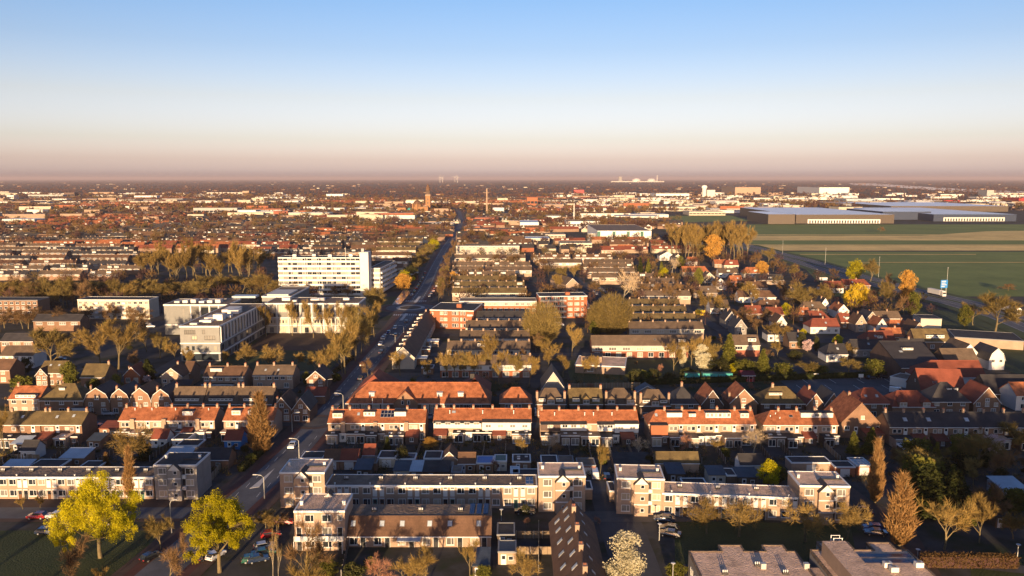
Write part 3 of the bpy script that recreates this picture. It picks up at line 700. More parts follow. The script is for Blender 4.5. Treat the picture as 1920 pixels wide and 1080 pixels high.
# painted markings
def marks(name, rects, ang=0):
    z = Z(); b = MB()
    for x, y, w, l in rects: b.poly([(x-w/2,y-l/2,z),(x+w/2,y-l/2,z),(x+w/2,y+l/2,z),(x-w/2,y+l/2,z)])
    return struct(name, b, 'line_paint')
def road_x(y):
    for p, q in zip(MAIN + MAIN2, (MAIN + MAIN2)[1:]):
        if p[1] <= y <= q[1]: return p[0] + (q[0] - p[0]) * (y - p[1]) / (q[1] - p[1])
    return -59
marks('zebra_crossing', [(-59.2 + (i - 5) * 1.2, 431, .6, 3.2) for i in range(11)])
marks('zebra_crossing', [(-59.2 + (i - 5) * 1.2, 481, .6, 3.2) for i in range(11)])
marks('edge_line', [(road_x(y) + s * 2.6, y, .10, 3) for y in range(180, 425, 6) for s in (-1, 1) if not 226 < y < 248])
marks('edge_line', [(road_x(y) + s * 2.7, y, .25, 4) for y in range(490, 1000, 8) for s in (-1, 1)])
marks('bay_line', [(104 + i * 5.2, 278 + (i % 2) * 9, .16, 6.5) for i in range(16)])
# long white traffic-island nose on the near main road
a0, a1, a2 = G(515,879), G(468,917), G(486,914)
b = MB(); b.slab([(a1.x,a1.y,.16),(a2.x,a2.y,.16),(a0.x,a0.y,.16)], .16); tag(b.build('traffic_island', 'concrete_pale'), 'pale wedge-shaped traffic island pointing along the near main road', 'traffic island')
# second island before the roundabout
for k, (y0, y1) in enumerate(((414,436),(476,500))):
    b = MB(); b.slab([(-59.9,y0,.15),(-58.3,y0,.15),(-58.3,y1,.15),(-59.9,y1,.15)], .15)
    tag(b.build('traffic_island', 'concrete_pale'), ['narrow white traffic island on the near side of the roundabout', 'narrow white traffic island on the far side of the roundabout'][k], 'traffic island')
# pond beside the roundabout
sheet('pond', [(735,572),(752,570),(772,545),(757,543)], 'water')
# the open country to the right: strips of grass and stubble
zf = .05
for i, (y0, y1, m) in enumerate([(556,494,'field_green'),(494,472,'field_green'),(470,460,'field_tan'),(460,451,'field_green'),(451,442,'field_tan'),(442,430,'field_green'),(430,421,'field_green')]):
    zf += .03
    x0 = {0: 1500, 1: 1470}.get(i, 1400)
    sheet('field', [(x0 + (60 if i == 0 else 0), y0), (2500, y0), (2500, y1), (x0, y1)], m, zf)
sheet('field', [(1640,448),(2200,440),(2200,430),(1850,434)], 'field_tan', zf + .03)
for y, x0, x1 in ((493,1590,2300),(478,1500,1830),(459.8,1400,2300),(441,1400,2300)): sheet('ditch_bank', [(x0,y),(x1,y),(x1,y-1.0),(x0,y-1.0)], 'field_tan', zf + .06)
sheet('field', [(1230,418),(1420,414),(1370,404),(1235,405)], 'field_green', .08)
# motorway running off to the right
HW = [(G(2010,640)[0], G(2010,640)[1]), tuple(G(1900,596)[:2]), tuple(G(1800,568)[:2]), tuple(G(1700,545)[:2]), tuple(G(1600,519)[:2]), tuple(G(1500,488)[:2]), tuple(G(1420,468)[:2]), tuple(G(1330,445)[:2]), tuple(G(1260,430)[:2])]
strip('motorway_verge', HW, 40, 'lawn', z=.20); strip('motorway', HW, 26, 'asphalt', z=.24); strip('motorway_median', HW, 3.0, 'lawn', z=.28)
for o in (-12.4, -6.8, -2.2, 2.2, 6.8, 12.4): strip('lane_line', HW, .16, 'line_paint', off=o, z=.28)
# river far to the right
sheet('river', [(1590,343.5),(1640,344),(1760,352),(1860,357),(2100,364),(2100,367.5),(1850,361),(1740,356),(1650,349),(1600,347)], 'water', .6)
# ---------------------------------------------------------------- the near rows
def unit_front(B, n, x0=0, z2=2.95, wide=1.7, first='w', panels=True, skip=()):
    """pairs of small houses: window, two doors side by side, window, on both floors"""
    u = (B.W - x0) / n
    for i in range(n):
        a = x0 + u * i; mirror = i % 2
        xw = a + (u * .33 if not mirror else u * .67); xd = a + (u * .80 if not mirror else u * .20)
        if i in skip: continue
        B.win(xw, z2 + .55, wide, 1.35, 'split'); B.panel(xw - wide/2, xw + wide/2, z2 + 1.92, B.h - .3, 'white_panel', .04)
        B.win(xw, .75, wide, 1.5, 'split')
        B.panel(xd - .5, xd + .5, z2 - .15, z2 + 1.55, 'white_panel'); B.win(xd, z2 + 1.62, 1.0, .5, 'bare', pane='glass')
        B.door(xd, 0, .95, 2.15, RW.choice(['black_paint', 'door_wood', 'grey_paint', 'green_paint'])); B.panel(xd - .6, xd + .6, 2.3, 2.5, 'white_panel', .3, 'canopy')
def low_terrace(label, A, B_, n, h=5.3, depth=6.8, rm='bitumen_brown', skip=(), wall='brick_tan'):
    B = Bld('terrace', label, 'house', A, B_, h, depth, wall).flat(rm)
    unit_front(B, n, skip=skip)
    u = B.W / n
    for i in range(0, n, 2):
        if i + 1 < n: B.ventbox(u * (i + 1), depth * .55)
        B.vent(u * (i + .5), .8, .3); 
    return B
FT1 = low_terrace('two-storey brick terrace with flat roof behind the large yellow-green willow', (-150, 895), (287, 895.5), 16)
FT3 = low_terrace('long two-storey flat-roofed terrace in the middle foreground, white panels under the eave', (610, 911), (1007, 911.5), 12)
FT9 = low_terrace('two-storey flat-roofed terrace right of the court, behind round golden trees', (1242, 925), (1499, 934.5), 7, rm='gravel_roof')
FT3.solar(FT3.W - 2.6, .8, 2, 2, .9, 2.2)
def block3(label, A, B_, h=8.4, depth=8.6, wall='brick_tan', side_wins=False, rm='gravel_roof', bay=(.36, .66)):
    B = Bld('apartment_block', label, 'apartments', A, B_, h, depth, wall).flat(rm)
    W = B.W; x0, x1 = W * bay[0], W * bay[1]; pr = 1.0; bh = h - .9
    b = MB(); b.box(x0, -pr, 0, x1, -.002, bh)
    b.poly([(x0,-pr,bh),(x1,-pr,bh),((x0+x1)/2,-pr,bh+1.55)])
    o = B.P('stair_bay', b, wall)
    b = MB(); xm = (x0+x1)/2; b.slab([(x0-.2,3.2,bh-.12),(x0-.2,-pr-.25,bh-.12),(xm,-pr-.25,bh+1.75),(xm,3.2,bh+1.75)], .14); b.slab([(x1+.2,-pr-.25,bh-.12),(x1+.2,3.2,bh-.12),(xm,3.2,bh+1.75),(xm,-pr-.25,bh+1.75)], .14)
    B.P('bay_roof', b, 'roof_dark', o)
    b = MB(); b.poly([(x0+.05,-pr-.06,bh-.02),(x1-.05,-pr-.06,bh-.02),(xm,-pr-.06,bh+1.5)]); b.poly([(x1-.05,-pr-.03,bh-.02),(x0+.05,-pr-.03,bh-.02),(xm,-pr-.03,bh+1.5)]); B.P('gable_panel', b, 'white_panel', o)
    for k in range(3):
        z = 2.75 * k
        if k: b = MB(); b.box(x0 - .03, -pr - .07, z - .1, x1 + .03, -pr + .02, z + .12); B.P('band', b, 'white_paint', o)
        kk = window_mesh(.9, .9, 'bare', 'white_paint'); put('window', _cache[kk + ('one',)]['glass'], o, (xm + .25, -pr, z + 1.0))
        B.win((x0) / 2 + .1, z + .75, 1.9, 1.5, 'split', p=.5); B.win((W + x1) / 2, z + .75, 1.9, 1.5, 'split', p=.5)
        B.panel(x1 + .06, x1 + .66, z + .3, z + 2.2, 'black_paint', .03, 'recess_shade')  # flat black panel stands in for the shade inside a recess
        if k < 2: B.panel(x1 + .05, x1 + .9, z + 2.55, z + 3.4, 'white_panel', .5, 'balcony')
    B.panel(x0 - .75, x0 - .6, 0, h - .3, 'grey_paint', .08, 'downpipe')
    B.chimney(W * .1, depth * .55, .7, .55, .55, 'white_panel', 0); B.chimney(W * .9, depth * .55, .7, .55, .55, 'white_panel', 0)
    b = MB(); b.box(W * .55, depth * .42, h, W * .96, depth * .42 + .22, h + .3); B.P('roof_kerb', b, 'bitumen')
    for z in (1.5, 4.2, 6.9): B.panel(depth*.62, depth*.62 + .35, z - .6, z + .8, 'white_panel', .04, 'stair_light', 'R' if B.a.x < 0 else 'L') if False else None
    return B
b1 = block3('three-storey grey-brick flats beside the main road, between the two willows', (288, 872.5), (368, 872.5), wall='brick_grey', rm='bitumen')
b2 = block3('three-storey flats with white gable at the main road corner, left of the long terrace', (524, 886.5), (608, 886.5))
b3 = block3('three-storey flats with white gable at the right end of the long terrace', (1010, 893.5), (1098, 893.5))
b4 = block3('three-storey flats with white gable right of the court entrance', (1157, 897), (1246, 899))
b5 = block3('three-storey flats with white gable at the far right end of the right terrace', (1500, 911), (1594, 912.5))
# the flats that turn their balconies to the camera
B = Bld('apartment_block', 'three-storey flats with white balconies in the centre foreground', 'apartments', (551, 959), (646, 958.5), 8.4, 8.8, 'brick_tan').flat('gravel_roof')
W = B.W
for k in range(3):
    z = 2.75 * k
    for xx, w_ in ((.30, 1.9), (.64, 1.9)): B.win(W * xx, z + .7, w_, 1.5, 'split', p=.35)
    for xx in (.09, .90):
        if k == 2: B.win(W * xx, z + .9, 1.0, 1.3, 'bare')
        else: B.door(W * xx, z + .05, .95, 2.1, 'black_paint')
b = MB(); b.box(.1, -1.5, 2.62, W * .97, -.003, 2.80); sl = B.P('balcony', b, 'concrete_pale')
b = MB()
for i in range(7): b.box(.12 + i * W * .141 + .05, -1.5, 2.803, .12 + (i + 1) * W * .141 - .05, -1.44, 3.75, i % 2)
B.P('balustrade', b, ['white_panel', 'sheet_pale'], sl)
for xx in (.12, W * .97 - .1):
    b = MB(); b.box(xx - .06, -1.45, 0, xx + .06, -1.33, 2.62); B.P('post', b, 'white_paint', sl)
B.chimney(W * .08, 3.2, .75, .6, .6, 'white_panel', 0); B.chimney(W * .93, 3.2, .75, .6, .6, 'white_panel', 0)
x0, x1, xm, bh = W*.42, W*.64, W*.53, 7.6
b = MB(); b.slab([(x0,9.6,bh+.2),(x0,7.0,bh+.2),(xm,7.0,bh+1.9),(xm,9.6,bh+1.9)], .14); b.slab([(x1,7.0,bh+.2),(x1,9.6,bh+.2),(xm,9.6,bh+1.9),(xm,7.0,bh+1.9)], .14); o = B.P('stair_gable', b, 'roof_dark')
b = MB(); b.poly([(x0+.1,7.05,8.4),(x1-.1,7.05,8.4),(xm,7.05,bh+1.72)]); B.P('gable_panel', b, 'white_panel', o)
# terrace with flat top and steep brown front slope, towards the camera
a, c = G(652, 968, 5.5), G(921, 968.5, 5.5)
B = Bld('terrace', 'terrace with steep brown front roof and square skylights, right of the balcony flats', 'house', None, None, 5.5, 6.2, 'brick_tan', width=(c - a).length, world=(a.x, a.y, 0.0))
W, D = B.W, B.D
b = MB(); b.box(0, 0, 0, W, D, 5.4); b.box(0, -2.6, 0, W, -.002, 2.7); b.v += [(0,0,5.4),(0,0,2.7),(0,-2.6,2.7),(W,0,5.4),(W,0,2.7),(W,-2.6,2.7)]; n = len(b.v)-6; b.f += [(n,n+1,n+2),(n+3,n+5,n+4)]; b.m += [0,0]; B.P('wall', b, 'brick_tan')
b = MB(); b.box(.1, .1, 5.4, W - .1, D - .1, 5.5); B.P('roof', b, 'bitumen_brown')
b = MB(); b.slab([(-.12,-2.9,2.55),(W+.12,-2.9,2.55),(W+.12,.1,5.62),(-.12,.1,5.62)], .16); o = B.P('steep_roof', b, 'roof_brown')
b = MB(); b.box(-.12,-3.05,2.25,W+.12,-2.91,2.42); B.P('gutter', b, 'white_paint', o)
B.rz = lambda x, y: (2.55 + (y + 2.9) * 3.07 / 3.0) if y < .1 else 5.5
for f in (.045, .245, .385, .575, .715, .915): B.skylight(W * f, -1.1, 1.0, 1.25, 'sheet_pale')
for i in range(6):
    xx = W * (i + .5) / 6
    o = B.win(xx - .9, .5, 1.6, 1.6, 'split'); o.location = (xx - .9, -2.6, .5); o = B.door(xx + 1.1, 0, 1.0, 2.1, 'black_paint'); o.location = (xx + 1.1, -2.6, 0)
for f in (.17, .5, .78): B.ventbox(W * f, 2.6)
for i in range(3):
    b = MB(); b.box(0, 0, 0, 1.0, 4.6, .12); o = B.P('solar_panel', b, 'solar', loc=(W - 4.6 + i * 1.45, 1.0, 5.55)); o.rotation_euler = (R(3), 0, 0)
B.panel(W*.36, W*.52, 2.1, 2.3, 'sheet_pale', 2.0, 'awning', y=-2.6)
# brown-roofed terrace seen along its ridge
B = Bld('terrace', 'terrace with tall brown roof seen along its ridge, skylights in two rows', 'house', None, None, 4.0, 42, 'brick_dark', width=8.9, world=(7.9, 114.0, 0.0)).front(5.0, 'roof_brown', over=.3)
B.roof.data.materials.clear(); B.roof.data.materials.append(M['roof_brown'])
for y in (10, 15, 20, 25, 30, 35, 39):
    B.skylight(1.35, y, 1.0, 1.5); B.skylight(3.1, y + 1.2, 1.0, 1.5)
    B.skylight(6.2, y, .8, 1.0); 
for y in (12, 20, 28, 36.5): B.chimney(4.45, y, .9, .8, 1.2, 'brick_tan', 2)
# large flat gravel-roofed school at the lower right
a = G(1291, 1034, 5.0)
B = Bld('school_building', 'flat gravel-roofed school building with stepped parapet at the lower right', 'school', None, None, 5.0, 30, 'brick_grey', width=41.5, world=(33.4, 112.0, 0.0))
b = MB(); b.box(0,0,0,20.2,29.0,5.0); b.box(20.202,0,0,23.0,24.5,4.2); b.box(23.002,0,0,41.5,29.2,5.2); b.box(6.2,29.002,0,10.6,31.5,5.0); b.box(14.5,29.002,0,18.7,31.5,5.0); b.box(25.5,29.202,0,31.5,32.5,5.2); b.box(35,29.202,0,39.5,32.2,5.2); B.P('wall', b, 'brick_grey')
b = MB(); b.box(.25,.25,5.0,19.95,28.75,5.1); b.box(6.45,28.752,5.0,10.35,31.25,5.1); b.box(14.75,28.752,5.0,18.45,31.25,5.1); B.P('roof', b, 'gravel_roof')
b = MB(); b.box(23.25,.25,5.2,41.25,28.95,5.3); b.box(25.75,28.952,5.2,31.25,32.25,5.3); b.box(35.25,28.952,5.2,39.25,31.95,5.3); B.P('roof', b, 'gravel_roof')
b = MB(); b.box(20.4,.25,4.2,22.8,24.3,4.3); B.P('low_roof', b, 'gravel_roof')
b = MB()
for (x0,y0,x1,y1,z) in ((-.05,-.05,.25,29.05,5.28),(-.05,28.75,6.2,29.05,5.281),(6.15,28.75,6.45,31.55,5.28),(6.15,31.25,10.65,31.55,5.281),(10.35,28.75,10.65,31.25,5.28),(10.65,28.75,14.5,29.05,5.281),(14.45,28.75,14.75,31.55,5.28),(14.45,31.25,18.75,31.55,5.281),(18.45,28.75,18.75,31.25,5.28),(18.75,28.75,20.25,29.05,5.281),(19.95,0,20.25,28.75,5.28),
   (22.95,0,23.25,29.25,5.48),(22.95,28.95,25.5,29.25,5.481),(25.45,28.95,25.75,32.55,5.48),(25.45,32.25,31.55,32.55,5.481),(31.25,28.95,31.55,32.25,5.48),(31.55,28.95,35,29.25,5.481),(34.95,28.95,35.25,32.25,5.48),(34.95,31.95,39.55,32.25,5.481),(39.25,28.95,39.55,31.95,5.48),(39.55,28.95,41.55,29.25,5.481),(41.25,0,41.55,28.95,5.48)): b.box(x0,y0,4.8,x1,y1,z)
B.P('parapet', b, 'bitumen_brown')
b = MB(); b.box(24.3,8,5.3,28.6,27.0,8.2,0,1); B.P('stair_house', b, ['brick_tan','gravel_roof'])
b = MB()
for x, y in ((26.6,27.4),(28.2,27.4),(26.6,28.6),(28.2,28.6)): b.box(x-.06,y-.06,5.3,x+.06,y+.06,8.6)
for z in (6.6, 7.6, 8.5): b.box(26.5,27.35,z,28.3,27.45,z+.08); b.box(26.5,28.55,z,28.3,28.65,z+.08)
B.P('roof_ladder', b, 'white_paint')
B.rz = lambda x, y: 5.5
for j, yy in enumerate((26.4, 24.2)):
    for i in range(7):
        b = MB(); b.box(0,0,0,1.6,1.25,.05); o = B.P('solar_panel', b, 'solar', loc=(29.3 + i * 1.66 + j * .3, yy, 5.31)); o.rotation_euler = (R(1.5), 0, 0)
for x, y in ((34.5,22.6),(34.9,20.9),(41.0,22.6)):
    b = MB(); b.box(-.7,-.5,.1,.7,.5,1.0,0); b.cyl(0,0,1.0,1.06,.4,10,1); B.P('air_conditioner', b, ['white_panel','grey_paint'], loc=(x if x < 40 else 40.2,y,5.3))
for x, y in ((4.6,20.5),(11.3,23.5),(15.4,20.5)): B.ventbox(x, y, 'bitumen').location.z = 5.15
for x in (11.6, 19.4): b = MB(); b.box(x,22.2,5.1,x+.9,23.0,6.1); B.P('roof_duct', b, 'galvanised')
for i in range(8): B.win(2.2 + i * 3.4, 1.4, 1.8, 1.9, 'multi', face='L')
# ---------------------------------------------------------------- second row: orange-roofed terraces seen from their gardens
def rear(B, n, z2=2.9, flat_boxes=(), wm='brick_tan', doors=True, seed=0, p=.5):
    """first-floor rear: small windows and a balcony door per house; ground floor: extensions of all sorts"""
    rr = random.Random(seed); u = B.W / n
    for i in range(n):
        a = u * i
        B.win(a + u * .26, z2 + .5, 1.1, 1.2, 'bare', p=p); B.win(a + u * .5, z2 + .5, 1.1, 1.2, 'bare', p=p)
        if doors: B.door(a + u * .8, z2, .9, 2.05, 'white_paint')
        dep = rr.uniform(2.6, 5.2); k = rr.random()
        if k < .45: B.ext(a + .15, a + u * .6, dep, 2.7, rr.choice([B.wall, wm, 'white_wall', 'brick_dark']), rr.choice(['bitumen', 'bitumen', 'bitumen_brown', 'gravel_roof']), wins=1, lights=rr.choice([0, 0, 1])); B.ext(a + u * .62, a + u - .1, dep * rr.uniform(.4, .8), 2.5, rr.choice([B.wall, 'brick_dark', 'white_wall']), 'bitumen', wins=1, ww=.9, wh=1.1)
        elif k < .8: B.ext(a + .15, a + u - .15, dep, 2.8, rr.choice([B.wall, 'brick_dark', 'brick_tan']), rr.choice(['bitumen', 'bitumen', 'bitumen_brown']), wins=2, lights=rr.choice([0, 1, 2]))
        else: B.ext(a + .3, a + u * .7, dep, 2.4, rr.choice(['brick_dark', 'brick_brown']), 'roof_red', roof=1.0, wins=1, wh=1.2, ww=1.0); B.win(a + u * .85, .3, 1.2, 1.8, 'half')
def terrace2(label, A, B_, n, h=5.3, depth=8.4, rise=2.5, rm='roof_orange', wall='brick_tan', seed=1, hipL=0, hipR=0, chim=True, **kw):
    B = Bld('terrace', label, 'house', A, B_, h, depth, wall).gable(rise, rm, hipL=hipL, hipR=hipR)
    rear(B, n, seed=seed, **kw)
    if chim:
        for i in range(n + 1):
            x = min(max(B.W * i / n, .5), B.W - .5)
            if (hipL and i == 0) or (hipR and i == n): continue
            B.chimney(x, None, .8, .6, .6)
    return B
B = terrace2('orange-roofed terrace left of the main road with one white dormer and brick outhouse stacks', (223, 788), (402, 788), 6, seed=3)
B.dormer(B.W * .70, 3.0, 1.4, 1.25, n=0)
for f in (.15, .48, .83): B.panel(B.W*f - .6, B.W*f + .6, 2.6, 5.9, 'brick_tan', .9, 'flue_stack')
for f in (.12, .3, .55, .9): B.vent(B.W * f, 3.2, .5)
B = terrace2('short orange-roofed terrace with two white dormers, beside the brown poplar', (419, 788), (513, 788), 3, seed=4)
B.dormer(B.W*.22, 2.6, 1.5, 1.4, n=1); B.dormer(B.W*.55, 2.6, 1.5, 1.4, n=1)
B = terrace2('mossy brown-roofed terrace at the left edge behind the small garden sheds', (-60, 796), (75, 796), 2, rm='roof_moss', wall='brick_brown', seed=5)
B.skylight(B.W*.7, 2.3); B.skylight(B.W*.3, 2.3)
B = terrace2('mossy brown-roofed house pair left of the orange terrace', (77, 796), (153, 796), 2, rm='roof_moss', wall='brick_brown', seed=6)
B.skylight(B.W*.3, 2.3); B.skylight(B.W*.7, 2.6)
B = terrace2('orange-roofed terrace with solar panels and three white dormers at the junction', (615, 792.5), (797, 792.5), 5, seed=7)
W = B.W; B.dormer(W*.09, 2.9, 1.3, 1.45, n=1); B.dormer(W*.415, 3.3, 1.9, 1.3, n=3); B.dormer(W*.735, 3.4, 1.9, 1.35, n=0); B.solar(W*.53, 1.5, 4, 2, 1.0, 1.35); B.skylight(W*.30, 2.6)
for f in (.16, .49, .81): B.panel(W*f - .55, W*f + .55, 2.6, 5.7, 'brick_tan', .9, 'flue_stack')
def white_band(B, x0, x1, z0=2.9, z1=5.15, wm='white_panel', n=3, mm='bitumen'):
    """a white clad first-floor box built out under the eave"""
    b = MB(); b.box(x0, -1.1, z0, x1, -.003, z1 + .15); o = B.P('clad_box', b, wm)
    b = MB(); b.slab([(x0-.1,-1.3,z1+.25),(x1+.1,-1.3,z1+.25),(x1+.1,.45,z1+.66),(x0-.1,.45,z1+.66)], .14); B.P('box_roof', b, mm, o)
    g = (x1 - x0) / n; k = window_mesh(min(g - .6, 1.6), .95, 'multi', 'white_paint')
    for i in range(n): put('window', _cache[k + ('one',)][pick_pane(.5)], o, (x0 + g * (i + .5), -1.1, z0 + .95))
B = terrace2('orange-roofed terrace with long white clad first floor, below the school roof', (813, 790), (996, 790.5), 5, seed=8, doors=False); W = B.W
white_band(B, .1, W*.49, 3.6, 5.0, n=5); white_band(B, W*.50, W - .1, 2.9, 5.25, n=4); B.skylight(W*.2, 2.9, 1.1, .9); 
for f in (.16, .5, .82): B.vent(W*f, 2.4, .9)
B = terrace2('orange-roofed terrace with white boxes of uneven height, between two narrow lanes', (1013, 793.5), (1197, 793.5), 5, seed=9, doors=False); W = B.W
white_band(B, .1, W*.2, 3.4, 5.1, n=1, wm='brick_dark'); white_band(B, W*.205, W*.47, 3.4, 5.15, n=3); white_band(B, W*.58, W*.75, 3.3, 5.1, n=2); white_band(B, W*.755, W-.1, 2.8, 5.3, n=2)
for f in (.15, .46, .55, .74): B.vent(W*f, 2.4, .8)
B = terrace2('orange-roofed terrace with wide white dormers and a hipped left end', (1217, 795), (1417, 795), 6, seed=10, wall='brick_tan', hipL=2.6, rise=2.7); W = B.W
B.dormer(W*.25, 4.4, 1.9, 1.35, n=0); B.dormer(W*.42, 2.0, 2.0, 1.0, n=2); B.dormer(W*.66, 7.2, 1.7, 1.5, n=6); B.dormer(W*.91, 2.4, 1.7, 1.4, n=2); B.skylight(W*.08, 2.6)
b = MB(); b.box(.2,-2.2,0,5.0,-.003,5.6); o = B.P('rear_wing', b, 'brick_orange'); b = MB(); b.box(.1,-2.35,5.6,5.1,.4,5.75); B.P('wing_roof', b, 'bitumen', o)
B = terrace2('orange-roofed terrace with one long white dormer, left of the big brown gable', (1432, 796), (1571, 796.5), 4, seed=11, wall='brick_tan', hipL=3.0, rise=2.7); W = B.W
B.dormer(W*.75, 9.2, 2.0, 1.4, n=1, ww=1.4); B.skylight(W*.4, 2.4, 1.1, .8, 'glass')
for x, y in ((.12, 2.3), (.24, 1.7), (.2, 3.1)): B.vent(W*x, y, .3)
B = Bld('gabled_house', 'tall brown-brick house with big orange roof and gable toward the gardens', 'house', (1574, 796), (1652, 796.5), 4.0, 13, 'brick_brown').front(6.4, 'roof_orange', over=.25, barge='brick_brown')
W = B.W; B.win(W*.55, 5.6, 1.1, 1.1, 'half'); B.win(W*.18, 2.4, 1.5, 1.2, 'split'); B.door(W*.4, 1.2, .9, 2.1, 'white_paint'); B.door(W*.7, 1.2, .9, 2.1, 'white_paint'); B.win(W*.92, 2.4, 1.0, 1.2, 'bare'); B.chimney(W*.5, 9, .6)
B.ext(W*.5, W*.95, 4.5, 2.6, 'brick_brown', 'roof_red', roof=.5, wins=2, wh=1.2, ww=.9)
B = terrace2('long dark-roofed terrace in shadow at the right edge behind the dark garden trees', (1668, 800), (2010, 801), 9, rm='roof_dark', wall='brick_brown', seed=12, rise=2.9)
W = B.W
for f in (.1, .23, .44): B.skylight(W*f, 1.9, 1.2, 1.4, 'sheet_pale')
# ---------------------------------------------------------------- third row: houses across the back street, fronts in shade
def front_wins(B, up=2, dn=2, z2=2.9, style='half', w=1.5, p=.4):
    for i in range(up): B.win(B.W * (i + .5) / up, z2 + .6, min(w, B.W/up - .4), 1.25, style, p=p)
    for i in range(dn): B.win(B.W * (i + .5) / dn, .7, min(w + .3, B.W/dn - .4), 1.6, style, p=p)
def gfront(label, xl, xr, py, h=4.6, rise=3.4, depth=10, rm='roof_dark', wall='brick_brown', barge='white_paint', up=2, dn=2, chim='l', gambrel=0, attic=1, hipB=0, **kw):
    B = Bld('gabled_house', label, 'house', (xl, py), (xr, py), h, depth, wall, **kw).front(rise, rm, barge=barge, gambrel=gambrel, hipB=hipB)
    front_wins(B, up, dn, 2.4, w=1.3)
    if attic: B.win(B.W * .5, h + .5, 1.3, 1.1, 'half', p=.5)
    if chim: B.chimney(.6 if chim == 'l' else B.W * .5, 3.5 if chim == 'l' else 6, 1.6 if chim == 'l' else .8, .6, .6)
    return B
def sidehouse(label, xl, xr, py, h=5.0, rise=3.0, depth=9, rm='roof_brown', wall='brick_brown', up=3, dn=3, hip=0, ch=(.05, .95), hipL=None, hipR=None, **kw):
    B = Bld('house', label, 'house', (xl, py), (xr, py), h, depth, wall, **kw).gable(rise, rm, hipL=hip if hipL is None else hipL, hipR=hip if hipR is None else hipR)
    front_wins(B, up, dn)
    for f in ch: B.chimney(B.W * f if not hip else min(max(B.W*f, hip), B.W - hip), None, .9)
    return B
# left of the main road
B = sidehouse('orange-roofed house with a white dormer band at the left edge', 16, 74, 748, rm='roof_orange', wall='brick_tan', rise=2.9, ch=(.08,)); B.dormer(B.W*.55, 6.6, .1, 1.1, n=5)
B = sidehouse('hipped house with mossy top and white eaves, second from the left edge', 75, 155, 750, rm='roof_moss', wall='brick_brown', rise=4.0, hip=4.4, ch=(.2,)); B.dormer(B.W*.42, 1.9, 2.6, .8, n=2); B.ext(B.W*.82, B.W+2.6, 2.0, 2.8, 'white_wall', 'bitumen', wins=3)
gfront('narrow dark gable-fronted house beside the hipped white-eaved house', 158, 205, 752, gambrel=1, rise=4.2)
gfront('gable-fronted house with mansard roof, left of the two brown gables', 207, 243, 752, gambrel=1, rise=4.0, up=1)
gfront('brown gable-fronted house with two lit upper windows', 244, 283, 752, gambrel=1, rise=4.2, rm='roof_brown')
gfront('dark gable-fronted house left of the three dark-roofed pairs', 284, 321, 752, gambrel=1, rise=3.8)
for k, (xl, xr, w_) in enumerate(((319, 379, 'first'), (382, 443, 'second'), (445, 510, 'third'))):
    B = sidehouse('%s of three alike dark-roofed house pairs with white dormer bands, from the left' % w_, xl, xr, 757, rm='roof_taupe', wall='brick_dark', h=3.6, rise=4.2, depth=9.5, up=0, dn=3); B.dormer(B.W*.5, 7.6, .55, 1.0, n=6)
gfront('gable-fronted house with white bargeboard close to the main road junction', 548, 580, 768, h=4.2, rise=3.6, rm='roof_dark')
gfront('brown gable-fronted house half hidden by the brown poplar', 511, 545, 766, h=4.4, rise=3.4, rm='roof_brown')
B = Bld('shed', 'large garage with red tiled roof beside the main road', 'garage', (570, 742), (609, 742), 3.0, 7, 'brick_brown').gable(1.9, 'roof_red')
# further houses left of the main road
gfront('brown house with gabled wing among evergreens at the far left', 67, 88, 704, h=4.4, rise=2.4, depth=7, rm='roof_brown', chim=None)
B = sidehouse('brown-roofed house with two skylights behind the gabled wing, far left', 72, 118, 699, rm='roof_moss', rise=3.2, ch=()); B.skylight(B.W*.35, 2.8, .8, .9); B.skylight(B.W*.7, 2.8, .8, .9)
sidehouse('plain mossy-roofed house between dark evergreens', 151, 196, 707, rm='roof_moss', rise=3.6, ch=(.95,), up=1, dn=2)
gfront('small red chalet-like house among evergreens', 232, 262, 704, h=3.2, rise=3.0, rm='roof_red', wall='brick_orange', depth=8, up=0, attic=0)
B = gfront('light brick house with white-edged gable and small dark wing', 302, 341, 706, h=5.2, rise=2.9, depth=9, rm='roof_brown', wall='brick_tan', up=3, chim='m'); B.ext(B.W*.55, B.W+4, 3, 3.0, 'brick_brown', 'roof_dark', roof=1.2, wins=1)
sidehouse('dark brown-roofed house right of the white-edged gable', 341, 357, 699, rm='roof_brown', ch=(), up=1, dn=1)
B = sidehouse('pale brick house row with three chimneys and one dormer, in front of the office', 381, 458, 706, rm='roof_brown', wall='brick_tan', rise=2.6, ch=(.06,.5,.94), up=6, dn=4); B.dormer(B.W*.27, 4.2, 1.9, 1.2, n=0); B.ext(0, B.W*.75, 2.0, 2.5, 'white_wall', 'bitumen', wins=4, wh=1.4)
B = sidehouse('pale brick house row with two skylights, nearest the main road', 474, 549, 704, rm='roof_taupe', wall='brick_tan', rise=2.6, ch=(.03,.45,.92), up=6, dn=3); B.skylight(B.W*.28, 2.2); B.skylight(B.W*.6, 2.2)
gfront('detached brown gabled house beside the main road trees', 575, 609, 711, h=4.4, rise=2.8, rm='roof_dark', depth=11, chim='m')
sidehouse('brown terrace end house at the far left edge', -60, 18, 694, rm='roof_brown', wall='brick_brown', ch=(), up=3)
sidehouse('grey terrace with white upper windows behind evergreens, far left', 0, 62, 667, rm='roof_taupe', wall='white_wall', up=5, dn=0, ch=())
